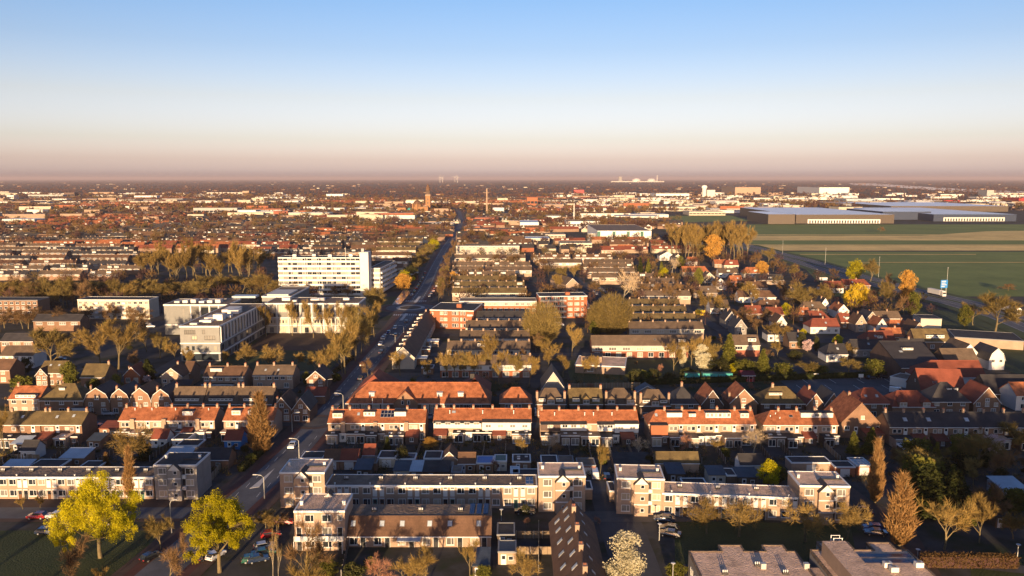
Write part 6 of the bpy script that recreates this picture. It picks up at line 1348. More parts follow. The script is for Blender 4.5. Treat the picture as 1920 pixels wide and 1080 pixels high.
# ---------------------------------------------------------------- trees and shrubs
# foreground
T('willow', 188, 1046, 885, 142, 'large yellow-green willow on the grass at the lower left', 0); T('willow', 412, 1073, 921, 136, 'smaller yellow-green willow with bare forked trunk over parked cars', 1)
for a in ((('brown', 137, 1100, 995, 62)), ('olive', 302, 1030, 958, 46), ('brown', 318, 1095, 1000, 62), ('gold', 190, 1100, 1056, 30), ('brown', 357, 932, 903, 28), ('gold', 43, 955, 930, 20), ('gold', 75, 952, 925, 22),
  ('spread', 240, 885, 790, 80), ('column', 200, 884, 848, 12), ('column', 246, 934, 836, 24), ('conifer', 270, 862, 822, 25), ('bush', 275, 930, 915, 26), ('column', 490, 850, 735, 46),
  ('bush', 470, 868, 850, 22), ('bush', 486, 850, 838, 22), ('bush', 452, 880, 868, 16), ('gold', 515, 1000, 962, 40), ('olive', 498, 990, 955, 36), ('brown', 535, 985, 960, 26), ('birch', 512, 1090, 975, 30), ('birch', 522, 1090, 985, 26),
  ('brown', 567, 1100, 985, 95), ('green', 615, 1080, 1045, 40), ('bush', 695, 1065, 1045, 25), ('bush', 660, 1085, 1055, 40), ('red', 714, 1100, 1032, 60), ('gold', 800, 1100, 1016, 85), ('gold', 880, 1090, 1004, 34), ('gold', 755, 1095, 1045, 45), ('green', 905, 1092, 1060, 34),
  ('blossom', 1172, 1108, 985, 80, 'pale cream blossoming tree in the court beside the tall brown roof', 0), ('spread', 985, 1100, 1034, 72), ('red', 987, 987, 968, 16), ('red', 1120, 984, 966, 14), ('green', 1268, 1085, 1054, 36), ('bush', 985, 965, 945, 18), ('bush', 1243, 960, 950, 20), ('bush', 1258, 962, 952, 14),
  ('spread', 1325, 1000, 933, 68), ('spread', 1385, 1006, 933, 80), ('spread', 1510, 1016, 935, 74), ('spread', 1588, 1012, 930, 64), ('column', 1640, 942, 822, 30), ('column', 1685, 1022, 887, 54),
  ('olive', 1712, 905, 838, 75), ('olive', 1765, 885, 840, 45), ('conifer', 1738, 965, 868, 70), ('conifer', 1790, 950, 879, 60), ('gold', 1770, 1030, 925, 85), ('gold', 1836, 1018, 928, 55), ('brown', 1690, 880, 830, 40), ('conifer', 1600, 850, 808, 25), ('conifer', 1632, 850, 800, 30),
  ('olive', 1830, 880, 810, 70), ('brown', 1880, 900, 830, 60), ('olive', 1900, 840, 790, 60), ('brown', 1860, 960, 900, 60), ('green', 1905, 960, 915, 50), ('olive', 1900, 1010, 955, 50), ('blossom', 1860, 850, 815, 40, None, 1),
  ('pale', 1028, 850, 808, 42), ('brown', 1046, 855, 828, 28), ('gold', 1125, 892, 828, 30), ('pale', 1197, 856, 820, 48), ('pale', 1412, 852, 793, 52), ('gold', 1342, 848, 825, 30), ('yellow', 1440, 912, 858, 42), ('green', 1460, 905, 870, 26), ('red', 930, 888, 858, 18), ('orange', 805, 840, 820, 30), ('gold', 8, 845, 758, 46), ('bush', 905, 885, 872, 18), ('bush', 1360, 855, 840, 22)):
    T(*a)
# left middle
for a in (('olive', 95, 695, 605, 80), ('gold', 190, 690, 600, 66), ('gold', 222, 692, 592, 76), ('brown', 250, 695, 655, 30), ('green', 50, 700, 668, 22), ('green', 130, 722, 676, 28), ('conifer', 116, 722, 690, 20), ('green', 218, 735, 700, 24), ('conifer', 278, 712, 672, 28), ('green', 175, 735, 708, 26), ('bush', 40, 725, 702, 36), ('blossom', 276, 718, 703, 14, None, 1), ('green', 290, 735, 715, 24), ('green', 245, 745, 722, 24), ('gold', 470, 712, 700, 22), ('brown', 148, 745, 716, 24), ('green', 575, 722, 695, 16), ('bush', 630, 715, 700, 20),
  ('spread', 463, 690, 640, 48), ('spread', 507, 694, 640, 52), ('gold', 425, 688, 655, 26), ('gold', 556, 690, 658, 32), ('olive', 590, 700, 655, 40), ('gold', 613, 702, 645, 46), ('olive', 642, 700, 620, 50), ('gold', 648, 702, 600, 72), ('olive', 666, 678, 585, 60), ('gold', 678, 664, 580, 50), ('olive', 692, 648, 572, 44), ('gold', 702, 632, 562, 40), ('brown', 702, 745, 690, 26),
  ('gold', 500, 632, 565, 32), ('gold', 548, 630, 560, 34), ('gold', 588, 634, 556, 36), ('gold', 616, 630, 566, 30), ('gold', 640, 632, 560, 32), ('olive', 665, 628, 565, 34), ('olive', 706, 594, 530, 44), ('gold', 700, 575, 535, 30), ('gold', 350, 690, 650, 30), ('gold', 330, 680, 640, 32), ('olive', 300, 672, 618, 40), ('gold', 275, 660, 610, 36), ('brown', 255, 640, 575, 44), ('gold', 150, 650, 615, 30)):
    T(*a)
for i in range(6): T('brown', 548 + i * 26, 556 + RT.uniform(-2, 4), 527 + RT.uniform(-4, 6), 30)
for i in range(26): T(RT.choice(['tall', 'tall', 'gold']), 266 + i * 9 + RT.uniform(-9, 9), 522 + RT.uniform(-14, 8), 452 + RT.uniform(-10, 24), RT.uniform(30, 46))
for x, y, t in ((160, 604, 568), (192, 606, 572), (214, 602, 566), (246, 604, 570), (268, 606, 574)): T('brown', x, y, t, 34)
for i in range(22): T(RT.choice(['olive', 'brown', 'olive', 'brown']), -8 + i * 8 + RT.uniform(-3, 3), 572 + RT.uniform(-10, 8), 520 + RT.uniform(-6, 8), 44)
for i in range(20): T(RT.choice(['olive', 'brown', 'olive', 'gold']), 162 + i * 11 + RT.uniform(-4, 4), 560 + RT.uniform(-8, 10), 522 + RT.uniform(-4, 10), 44)
for i in range(10): T(RT.choice(['olive', 'gold']), 380 + i * 15 + RT.uniform(-4, 4), 548 + RT.uniform(-6, 6), 515 + RT.uniform(-5, 8), 40)
for i in range(9): T('brown', 5 + i * 17 + RT.uniform(-4, 4), 610 + RT.uniform(-8, 14), 570 + RT.uniform(-6, 12), 46)
# centre
for a in (('round', 1015, 648, 560, 80), ('round', 1150, 632, 544, 78), ('round', 1128, 620, 560, 60), ('pale', 1168, 568, 500, 60), ('gold', 1072, 668, 603, 38), ('gold', 1030, 694, 632, 48), ('gold', 1056, 706, 660, 30), ('gold', 992, 724, 664, 38), ('gold', 921, 706, 618, 56), ('gold', 936, 722, 676, 26), ('brown', 1005, 660, 620, 30), ('gold', 750, 705, 655, 44), ('gold', 796, 706, 670, 28), ('brown', 690, 706, 668, 28),
  ('gold', 838, 710, 650, 32), ('gold', 852, 712, 655, 32), ('olive', 872, 708, 655, 30), ('gold', 888, 708, 652, 34), ('olive', 905, 706, 660, 28), ('gold', 950, 706, 652, 32), ('olive', 968, 708, 660, 28), ('brown', 985, 700, 650, 32), ('gold', 1093, 706, 668, 30), ('gold', 1118, 706, 664, 34), ('bush', 1205, 715, 695, 40), ('green', 1225, 712, 690, 26), ('red', 1240, 700, 680, 20), ('green', 1190, 720, 690, 30),
  ('gold', 1262, 700, 630, 40), ('blossom', 1280, 690, 640, 14, None, 0), ('gold', 1295, 692, 626, 36), ('gold', 1312, 690, 624, 36), ('blossom', 1318, 696, 646, 42, None, 0), ('olive', 1340, 690, 640, 36), ('conifer', 1366, 690, 624, 34), ('conifer', 1430, 698, 654, 28), ('green', 1350, 702, 670, 40), ('green', 1395, 705, 672, 40), ('yellow', 1378, 702, 678, 24), ('bush', 1290, 708, 690, 40), ('green', 1410, 702, 676, 30), ('orange', 850, 535, 508, 20),
  ('bush', 1255, 715, 697, 24), ('green', 1118, 628, 600, 26), ('gold', 1040, 545, 510, 30), ('olive', 1055, 535, 495, 26), ('gold', 1076, 528, 492, 22), ('brown', 880, 500, 478, 26), ('brown', 930, 495, 474, 30), ('brown', 970, 495, 475, 26), ('green', 905, 474, 464, 30), ('green', 950, 474, 465, 30), ('gold', 860, 560, 538, 26), ('gold', 880, 560, 540, 20), ('olive', 895, 558, 541, 20)): T(*a)
for i in range(2, 13): T(RT.choice(['yellow', 'olive', 'orange', 'olive', 'green']), 744 + i * 6.1 + RT.uniform(-3, 3), 560 - i * 8.2, 560 - i * 8.2 - 34 + i, 34 - i)
for i in range(9): T(RT.choice(['brown', 'olive', 'brown']), 822 + i * 3.4, 566 - i * 12, 566 - i * 12 - 40 + i * 2, 22 - i)
for i in range(11): T('brown', 1195 + i * 11, 565 + RT.uniform(-12, 10), 528 + RT.uniform(-6, 8), 28)
# right
for i in range(24): T('tall', 1262 + i * 6 + RT.uniform(-3, 3), 476 + RT.uniform(-4, 12), 412 + RT.uniform(-5, 8), 30)
for a in (('orange', 1338, 486, 438, 36), ('willow', 1607, 578, 529, 56, 'golden-yellow weeping willow among the village roofs on the right', 2), ('olive', 1503, 588, 528, 62), ('olive', 1540, 575, 530, 44), ('brown', 1475, 570, 525, 36), ('gold', 1408, 578, 525, 34), ('yellow', 1472, 592, 566, 22), ('gold', 1460, 648, 605, 46), ('gold', 1445, 640, 600, 34), ('brown', 1420, 628, 590, 40), ('yellow', 1505, 630, 615, 14), ('blossom', 1514, 660, 636, 20, None, 1), ('green', 1502, 655, 620, 16), ('green', 1530, 660, 628, 12), ('yellow', 1570, 648, 626, 20), ('spread', 1590, 668, 640, 44), ('conifer', 1645, 680, 648, 18), ('pale', 1668, 680, 645, 34), ('green', 1680, 695, 655, 24), ('conifer', 1700, 560, 530, 20), ('gold', 1458, 670, 640, 32), ('green', 1490, 675, 655, 26), ('green', 1550, 672, 650, 24), ('bush', 1530, 700, 684, 50), ('olive', 1590, 700, 668, 46), ('green', 1640, 705, 672, 40), ('green', 1470, 706, 680, 44), ('olive', 1510, 702, 676, 40),
  ('yellow', 1602, 528, 484, 32), ('olive', 1632, 528, 483, 36), ('orange', 1700, 562, 504, 32), ('brown', 1672, 552, 508, 26), ('olive', 1657, 575, 520, 30), ('brown', 1640, 585, 540, 26), ('green', 1710, 590, 545, 30), ('brown', 1695, 590, 550, 30), ('olive', 1866, 622, 543, 82), ('gold', 1824, 610, 565, 40), ('green', 1808, 612, 570, 24), ('brown', 1650, 436, 424, 16), ('orange', 1428, 520, 488, 26), ('brown', 1450, 510, 480, 24), ('olive', 1490, 520, 495, 20), ('brown', 1420, 500, 470, 26), ('olive', 1440, 494, 462, 24), ('green', 1310, 538, 500, 18), ('conifer', 1240, 522, 490, 14), ('conifer', 1200, 520, 482, 12), ('conifer', 1215, 518, 484, 12), ('brown', 1222, 508, 482, 24), ('pale', 1260, 512, 480, 24), ('yellow', 1245, 524, 500, 18),
  ('brown', 1340, 555, 520, 30), ('gold', 1322, 588, 540, 34), ('gold', 1340, 590, 548, 28), ('olive', 1392, 560, 524, 32), ('brown', 1385, 610, 572, 44), ('brown', 1440, 605, 575, 34), ('olive', 1310, 480, 455, 30), ('green', 1275, 505, 478, 16), ('brown', 1890, 545, 530, 40)): T(*a)
# gardens: small shrubs and trees wherever there is room
RG = random.Random(77); n = 0
for k in range(1500):
    py = RG.uniform(505, 905); px = RG.uniform(0, 1920); p = G(px, py)
    if n >= 62 or near_road(p.x, p.y, 12) or in_field(p.x, p.y) or not free(p.x, p.y, 2.2) or 228 < p.y < 241 or (100 < p.x < 196 and 258 < p.y < 298): continue
    kd = RG.choice(['brown', 'gold', 'green', 'bush', 'bush', 'olive', 'red', 'bush', 'conifer']); tree_at(kd, p.x, p.y, RG.uniform(2, 6) if kd not in ('bush',) else RG.uniform(1.2, 2.4)); n += 1
# hedges
def hedge(label, p0, p1, w, h, m='twig_brown', m2='shrub_leaf', n=3000, seed=1):
    a, c = Vector((p0.x, p0.y, 0)), Vector((p1.x, p1.y, 0)); L = (c - a).length; rnd = random.Random(seed); b = MB(); d = (c - a).normalized(); nn = Vector((-d.y, d.x, 0))
    o = thing('hedge', label, 'hedge', a)
    for i in range(n):
        q = d * rnd.uniform(0, L) + nn * rnd.uniform(-w/2, w/2) + Vector((0, 0, rnd.uniform(.05, 1) * h)); e = Vector((rnd.gauss(0,1), rnd.gauss(0,1), rnd.gauss(0,1))).normalized(); f = e.orthogonal() * .1; b.poly([q - f, q + f, q + e * .55])
    b.build('foliage', m, o)
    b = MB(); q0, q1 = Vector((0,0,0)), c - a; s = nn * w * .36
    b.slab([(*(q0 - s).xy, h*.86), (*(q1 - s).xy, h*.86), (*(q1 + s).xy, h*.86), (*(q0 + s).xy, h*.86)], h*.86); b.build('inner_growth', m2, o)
hedge('long clipped brown hedge beside the gravel-roofed school', G(1726, 1062), G(1905, 1064), 1.6, 2.6, 'far_gold', 'far_brown', 6000)
hedge('dark hedge along the near side of the main road', G(452, 885), G(500, 842), 1.8, 1.6, 'shrub_leaf', 'conifer_leaf', 2200)
hedge('long dark hedge behind the car park', G(1180, 722), G(1660, 706), 2.4, 2.2, 'shrub_leaf', 'conifer_leaf', 5200)
hedge('low hedge round the office lawn', G(600, 722), G(662, 672), 1.5, 1.4, 'twig_brown', 'shrub_leaf', 1500)
# trees on the near side that stand below the picture and throw their shade into it
RN = random.Random(8)
for x in (-112, -101, -90, -83, -36): tree_at(RN.choice(['gold', 'brown']), x + RN.uniform(-3, 3), RN.uniform(112, 128), RN.uniform(11, 14), occ=False)
for i in range(26): tree_at('green', 100 + (i % 13) * 8.5 + RN.uniform(-2, 2), 112 + (i // 13) * 14 + RN.uniform(-3, 3), RN.uniform(21, 25), RN.uniform(9, 12), 'added shade-casting evergreen, %s from the left in its %s row outside the picture' % (['first', 'second', 'third', 'fourth', 'fifth', 'sixth', 'seventh', 'eighth', 'ninth', 'tenth', 'eleventh', 'twelfth', 'thirteenth'][i % 13], ['near', 'rear'][i // 13]), group='evergreens added for shade outside the picture', occ=False)  # unseen evergreens added to throw shade over the right edge
# dark garden wood at the right edge
for k in range(30):
    p = G(RN.uniform(1700, 1915), RN.uniform(848, 985)); tree_at(RN.choice(['green', 'olive', 'brown', 'bush', 'conifer']), p.x, p.y, RN.uniform(4, 9))
# low growth in the back gardens, one mass
gs = []
for k in range(2600):
    p = G(RN.uniform(0, 1920), RN.uniform(700, 905))
    if not near_road(p.x, p.y, 10) and free(p.x, p.y, .4) and not 229 < p.y < 239.5 and not (100 < p.x < 196 and 262 < p.y < 296): gs.append((p.x, p.y, RN.uniform(.6, 1.9), RN.uniform(.8, 2.2)))
b = MB(); rnd = random.Random(4)
for k, (x, y, h, w) in enumerate(gs):
    for i in range(46):
        u, v, z = rnd.gauss(0, .38) * w, rnd.gauss(0, .38) * w, abs(rnd.gauss(0, .42)) * h; d = Vector((rnd.gauss(0,.6), rnd.gauss(0,.6), 1)).normalized(); o = d.orthogonal() * rnd.uniform(.03, .09); q = Vector((x + u, y + v, z)); b.poly([q - o, q + o, q + d * rnd.uniform(.25, .7)], k % 3)
tag(b.build('garden_shrubs', ['twig_brown', 'shrub_leaf', 'twig_olive']), 'low brown and green growth in the back gardens', 'shrubs', kind='stuff')
# ---------------------------------------------------------------- sheds and garages in the gardens
def shed(label, xl, xr, py, h=2.5, depth=5.0, roof='flat', rm='bitumen', wall='brick_brown', rise=1.6, trim='white_paint', door=None, wins=1, auto=False, name='shed', cat='shed'):
    B = Bld(name, label, cat, (xl, py), (xr, py), h, depth, wall, auto=auto)
    if roof == 'flat': B.flat(rm, trim, .2)
    elif roof == 'gable': B.gable(rise, rm, over=.25, gutter=trim)
    elif roof == 'front': B.front(rise, rm, barge=trim)
    else:
        W, D = B.W, B.D; b = MB(); b.box(0, 0, 0, W, D, h); B.P('wall', b, wall); b = MB(); b.slab([(-.2,-.25,h),(W+.2,-.25,h),(W+.2,D+.2,h+.8),(-.2,D+.2,h+.8)], .12); B.P('roof', b, rm)
    if door: B.panel(B.W*.5 - min(1.2, B.W*.35), B.W*.5 + min(1.2, B.W*.35), .05, 2.1, door, .05, 'garage_door')
    elif B.W > 2.5: B.door(B.W*.3, 0, .9, 2.0, 'white_paint'); B.win(B.W*.7, .9, 1.0, .9, 'bare')
    return B
SH = [ # label or None, xl, xr, row, roof, material, wall, door
 ('flat garage with white-edged black roof beside the main road', 563, 605, 859.5, 'flat', 'bitumen', 'brick_brown', None), ('garage with dark red tiled roof, left half of a pair', 607, 636, 863, 'gable', 'roof_brown', 'brick_brown', 'white_panel'), ('garage with bright red tiled roof, right half of a pair', 637, 671, 863, 'gable', 'roof_red', 'brick_brown', 'white_panel'),
 (None, 664, 695, 880, 'lean', 'shed_blue_roof', 'fence_wood', None), (None, 680, 702, 853, 'gable', 'roof_red', 'brick_brown', None), (None, 673, 706, 868, 'flat', 'bitumen_brown', 'brick_brown', None), (None, 708, 741, 859, 'flat', 'bitumen', 'cream_wall', 'white_panel'), (None, 742, 778, 861, 'flat', 'shed_blue_roof', 'brick_tan', None), (None, 738, 767, 882, 'lean', 'shed_blue_roof', 'cream_wall', None), (None, 769, 791, 883, 'lean', 'sheet_pale', 'fence_wood', None),
 (None, 794, 827, 860, 'flat', 'bitumen', 'white_wall', 'white_panel'), ('gable-fronted brick garage with white door among the sheds', 828, 857, 862, 'front', 'roof_brown', 'brick_tan', 'white_panel'), ('tiled garage with lit brown ridge beside the blue shed roof', 859, 891, 869, 'gable', 'roof_brown', 'brick_brown', None), ('shed with bright blue sheet roof below the white clad terrace', 893, 925, 869, 'flat', 'blue_paint', 'brick_brown', None), (None, 927, 950, 865, 'flat', 'green_paint', 'cream_wall', None), ('flat black garage roof with three white domes', 961, 995, 866, 'flat', 'bitumen', 'brick_brown', None),
 (None, 793, 842, 884, 'lean', 'bitumen', 'fence_wood', None), (None, 846, 866, 886, 'flat', 'bitumen_brown', 'fence_wood', None), (None, 957, 974, 888, 'flat', 'sheet_pale', 'white_wall', None), (None, 1015, 1046, 869, 'flat', 'bitumen', 'white_wall', None), (None, 1048, 1076, 867, 'flat', 'bitumen_brown', 'brick_brown', None), ('open white-framed garage roof left of the court entrance', 1083, 1117, 873, 'flat', 'bitumen_brown', 'brick_orange', 'white_panel'),
 (None, 1152, 1219, 868, 'lean', 'bitumen', 'brick_brown', None), ('wide double garage with mossy ridge and one white door', 1229, 1311, 868, 'gable', 'roof_moss', 'brick_tan', 'white_panel'), (None, 1253, 1284, 888, 'lean', 'shed_blue_roof', 'fence_wood', None), (None, 1329, 1361, 890, 'lean', 'shed_blue_roof', 'cream_wall', None), (None, 1363, 1382, 892, 'flat', 'bitumen', 'fence_wood', None), (None, 1384, 1423, 894, 'lean', 'shed_blue_roof', 'fence_wood', None), ('dark-roofed garden house with white gable end', 1388, 1432, 872, 'gable', 'roof_dark', 'white_wall', None),
 ('modern tan garage with white doors behind the far right flats', 1484, 1559, 868, 'flat', 'bitumen', 'brick_tan', 'white_panel'), ('orange-brick garage with white door left of the poplar', 1566, 1604, 876, 'flat', 'bitumen', 'brick_orange', 'white_panel'), ('garage with solar panels left of the poplar', 1606, 1636, 873, 'flat', 'bitumen', 'brick_orange', 'white_panel'),
 ('red-roofed low wing left of the orange terrace', 186, 220, 803, 'lean', 'roof_red', 'brick_brown', None), ('shed with red roof and white front below the orange terrace', 283, 313, 823, 'gable', 'roof_red', 'white_wall', None), (None, 322, 352, 824, 'flat', 'bitumen', 'white_wall', None), (None, 330, 372, 836, 'flat', 'bitumen', 'brick_brown', None), ('shed with pale sheet roof behind the willow-side flats', 306, 352, 857, 'lean', 'sheet_pale', 'brick_brown', None), ('dark-roofed brick hall beside the near main road', 360, 428, 862, 'gable', 'roof_dark', 'brick_brown', None), ('shed with bright blue front below the two white dormers', 420, 452, 826, 'gable', 'roof_red', 'blue_paint', None),
 ('small shed with blue sheet roof under a bare tree', 163, 188, 826, 'lean', 'shed_blue_roof', 'brick_brown', None), ('wide carport with pale blue roof at the left', 112, 157, 858, 'lean', 'sheet_pale', 'brick_brown', None), (None, 0, 48, 878, 'lean', 'sheet_pale', 'brick_brown', None), (None, 51, 110, 877, 'flat', 'bitumen', 'brick_brown', None), (None, 147, 184, 877, 'flat', 'bitumen', 'brick_brown', None), (None, 38, 66, 845, 'gable', 'roof_dark', 'white_wall', None), (None, 20, 48, 832, 'lean', 'sheet_pale', 'fence_wood', None),
 (None, 934, 968, 1035, 'flat', 'shed_blue_roof', 'brick_tan', None), (None, 932, 965, 1003, 'flat', 'bitumen', 'fence_wood', None), ('blue tarpaulin-roofed shed at the end of the steep brown roof', 886, 917, 1060, 'lean', 'shed_blue_roof', 'fence_wood', None), ('glass-roofed garden room at the far right', 1877, 1925, 915, 'lean', 'sheet_pale', 'sheet_pale', None), (None, 1700, 1745, 845, 'flat', 'bitumen', 'fence_wood', None), (None, 1800, 1840, 845, 'lean', 'shed_blue_roof', 'fence_wood', None), (None, 1868, 1895, 968, 'lean', 'bitumen', 'fence_wood', None),
 (None, 960, 1010, 893, 'flat', 'bitumen', 'brick_tan', None), (None, 1098, 1111, 917, 'flat', 'bitumen', 'brick_tan', None), (None, 1143, 1157, 921, 'flat', 'bitumen', 'brick_tan', None), (None, 1285, 1330, 915, 'flat', 'bitumen', 'fence_wood', None),
 (None, 790, 812, 690, 'flat', 'bitumen', 'brick_brown', None), (None, 770, 800, 672, 'flat', 'sheet_pale', 'brick_brown', None), (None, 780, 806, 655, 'flat', 'bitumen', 'brick_brown', None), (None, 800, 822, 640, 'flat', 'sheet_pale', 'brick_tan', None), ('blue-roofed open pavilion behind the street houses', 1195, 1232, 735, 'front', 'shed_blue_roof', 'brick_tan', None)]
SDESC = {'bitumen': 'black felt-roofed shed', 'bitumen_brown': 'brown felt-roofed shed', 'shed_blue_roof': 'slate-blue roofed shed', 'sheet_pale': 'pale sheet-roofed shed', 'roof_red': 'red-roofed shed', 'roof_dark': 'dark-roofed shed', 'green_paint': 'green-roofed shed', 'roof_moss': 'mossy shed', 'roof_brown': 'brown-roofed shed'}
for lab, xl, xr, py, rf, rm, wm, dr in SH:
    B = shed(lab or SDESC[rm], xl, xr, py, 2.6, trim='grey_paint' if py > 990 or rm == 'bitumen_brown' else 'white_paint', depth= RM.uniform(4.2, 6.0) if py > 820 else 5, roof=rf, rm=rm, wall=wm, rise=2.0 if rf in ('gable', 'front') else 1.5, door=dr, auto=lab is None, name='garage' if dr else 'shed', cat='garage' if dr else 'shed')
    if lab and 'domes' in lab:
        for x, y in ((1.6, 3.6), (3.6, 3.6), (1.6, 2.0)): b = MB(); b.box(x-.4,y-.3,2.6,x+.4,y+.3,2.85); B.P('rooflight', b, 'white_panel')
    if lab and 'solar' in lab: B.solar(.2, .3, 4, 3, 1.0, 1.4)
# garden fences between the plots, each a run of boards between posts
def fence(p, q, h=1.7, m='fence_wood', label='brown board garden fence'):
    a, c = Vector((p[0], p[1], 0)), Vector((q[0], q[1], 0)); L = (c - a).length; n = max(1, round(L / 2.0)); o = thing('garden_fence', label, 'fence', a, math.atan2(c.y - a.y, c.x - a.x), auto=True)
    k = ('fence', round(L / n, 1), h, m)
    if k not in _cache: b = MB(); w = L / n; b.box(.06, -.02, .08, w - .06, .02, h); _cache[k] = b.mesh('fence_panel', m)
    if ('post', h) not in _cache: b = MB(); b.box(-.05, -.05, 0, .05, .05, h + .1); _cache[('post', h)] = b.mesh('post', 'concrete')
    for i in range(n): put('fence_panel', _cache[k], o, (L * i / n, 0, 0))
    for i in range(n + 1): put('post', _cache[('post', h)], o, (L * i / n, 0, 0))
for x0, x1, st in ((-50, 6, 6.0), (10, 34, 5.6), (38, 88, 6.2), (-148, -72, 6.4)):
    x = x0
    while x < x1: fence((x, 201 + RM.uniform(-2, 2)), (x + .3, 214), 1.7, RM.choice(['fence_wood', 'fence_wood', 'fence_pale'])); x += st * RM.choice([1, 1, 2])
fence(G(1064, 730)[:2], G(1200, 728)[:2], 2.2, 'fence_pale', 'tall pale board fence'); fence(G(640, 1085)[:2], G(655, 1020)[:2], 1.7); fence(G(935, 1010)[:2], G(1034, 1010)[:2], 1.7, 'fence_pale'); fence(G(935, 1040)[:2], G(1034, 1040)[:2], 1.7, 'fence_pale'); fence(G(1010, 1075)[:2], G(1010, 990)[:2], 1.7, 'fence_pale')
fence(G(395, 905)[:2], G(430, 862)[:2], 2.0, 'fence_pale', 'pale plank garden fence'); fence(G(20, 862)[:2], G(75, 863)[:2], 1.6, 'fence_pale', 'pale plank garden fence')
# ---------------------------------------------------------------- vehicles
def car_mesh():
    out = {}
    for kd, prof, L in (('hatch', [(0,.35),(0,.75),(.12,.95),(.55,1.42),(2.3,1.46),(3.05,1.0),(4.0,.82),(4.1,.35)], 4.1), ('saloon', [(0,.35),(0,.9),(.7,.98),(1.3,1.4),(2.7,1.42),(3.4,.98),(4.5,.8),(4.6,.35)], 4.6), ('van', [(0,.35),(0,1.95),(.1,2.05),(3.6,2.05),(4.3,1.25),(5.1,1.0),(5.2,.35)], 5.2)):
        b = MB(); w = .88; n = len(prof)
        def ring(y, k): return [((x - L/2), y * (1 if z < .98 else k), z) for x, z in prof]
        l_, r_ = ring(w, .84), ring(-w, .84)
        b.poly(l_[::-1]); b.poly(r_)
        for i in range(n): j = (i + 1) % n; b.poly([r_[i], l_[i], l_[j], r_[j]] if False else [l_[i], r_[i], r_[j], l_[j]])
        g = MB()
        up = [p for p in prof if p[1] >= (.95 if kd != 'van' else 1.2)]
        for sgn in (1, -1):
            q = [((x - L/2) + (.12 if i == 0 else -.12 if i == len(up)-1 else 0), sgn * w * (.93 if z < 1.1 else .86), z - (.05 if z > 1.2 else -.04)) for i, (x, z) in enumerate(up if kd != 'van' else [(3.0,1.25),(3.0,1.85),(3.55,1.85),(4.2,1.25)])]
            g.poly(q if sgn > 0 else q[::-1])
        i1 = {'hatch': 4, 'saloon': 4, 'van': 3}[kd]
        for i, k in ((i1, i1 + 1), (2, 3)):
            if kd == 'van' and i == 2: continue
            (xa, za), (xb, zb) = prof[i], prof[k]; nx, nz = (.03 if i == i1 else -.03), .03
            g.poly([(xa-L/2+nx, -w*.74, za-.05+nz), (xa-L/2+nx, w*.74, za-.05+nz), (xb-L/2+nx, w*.8, zb+.05+nz), (xb-L/2+nx, -w*.8, zb+.05+nz)])
        wm = MB(); wm.tube([(0,-.1,0),(0,.1,0)], [.31,.31], 10, 0); wm.tube([(0,-.11,0),(0,-.112,0)], [.18,.18], 8, 1); wm.tube([(0,.11,0),(0,.112,0)], [.18,.18], 8, 1)
        hl = MB(); hl.box(-.03,-.18,-.08,.03,.18,.08)
        out[kd] = (b, g.mesh('window', 'glass'), wm.mesh('wheel', ['black_paint', 'metal_grey']), hl.mesh('headlight', 'white_panel'), hl.mesh('tail_light', 'red_paint'), L, w)
    return out
CARM = car_mesh(); PAINT = {}
for nm, c in (('black', (.012,.012,.014)), ('white', (.72,.72,.72)), ('grey', (.11,.115,.12)), ('silver', (.42,.42,.43)), ('red', (.36,.02,.02)), ('blue', (.02,.06,.22)), ('green', (.02,.10,.07)), ('dark blue', (.015,.03,.07))): mat('car_' + nm, c, .25, var=.03, spec=.6, rnd=.05, coat=.6); PAINT[nm] = 'car_' + nm
_body = {}
def car(px, py, ang, colour, kd='hatch', label=None, world=None):
    p = G(px, py) if world is None else Vector((world[0], world[1], 0)); bm, gm, wm, hm, tm, L, w = CARM[kd]
    if (kd, colour) not in _body: _body[(kd, colour)] = bm.mesh('body', PAINT[colour])
    o = thing('parked_car' if kd != 'van' else 'van', label or '%s parked %s' % (colour, {'hatch': 'hatchback', 'saloon': 'saloon car', 'van': 'van'}[kd]), 'car' if kd != 'van' else 'van', (p.x, p.y, .06), R(ang), auto=label is None)
    put('body', _body[(kd, colour)], o); put('window', gm, o)
    for x in (-L*.31, L*.31):
        for s in (-1, 1): put('wheel', wm, o, (x, s*(w - .06), .31))
    for s in (-1, 1): put('headlight', hm, o, (L/2, s*.6, .68)); put('tail_light', tm, o, (-L/2, s*.62, .72))
    return o
car(70, 972, 180, 'red', 'hatch', 'red hatchback parked on the side street left of the large willow'); car(87, 1001, 0, 'dark blue', 'hatch', 'dark hatchback driving on the side street left of the large willow'); car(104, 971, 180, 'white', 'hatch', 'white hatchback half hidden by the large willow'); car(160, 968, 0, 'white', 'saloon'); car(205, 985, 0, 'silver')
car(283, 1049, 60, 'black'); car(380, 1048, 80, 'black', 'hatch', 'black hatchback under the smaller willow'); car(405, 1046, 68, 'white', 'hatch', 'white hatchback under the smaller willow'); car(473, 1053, 20, 'green', 'hatch', 'green hatchback right of the smaller willow')
car(530, 983, 10, 'red', 'saloon', 'red car parked beside the balcony flats'); car(508, 1007, 20, 'red'); car(496, 1029, 25, 'silver'); car(494, 1041, 25, 'green', 'saloon'); car(484, 1053, 25, 'dark blue')
car(984, 963, 0, 'black', 'saloon', 'black car parked in front of the long terrace'); car(1115, 894, 90, 'white', 'van', 'white van parked in the court entrance'); car(1137, 897, 90, 'black', 'hatch', 'black hatchback beside the white van'); car(1246, 977, 170, 'dark blue', 'saloon'); car(1254, 995, 165, 'black'); car(1256, 1005, 165, 'black', 'saloon')
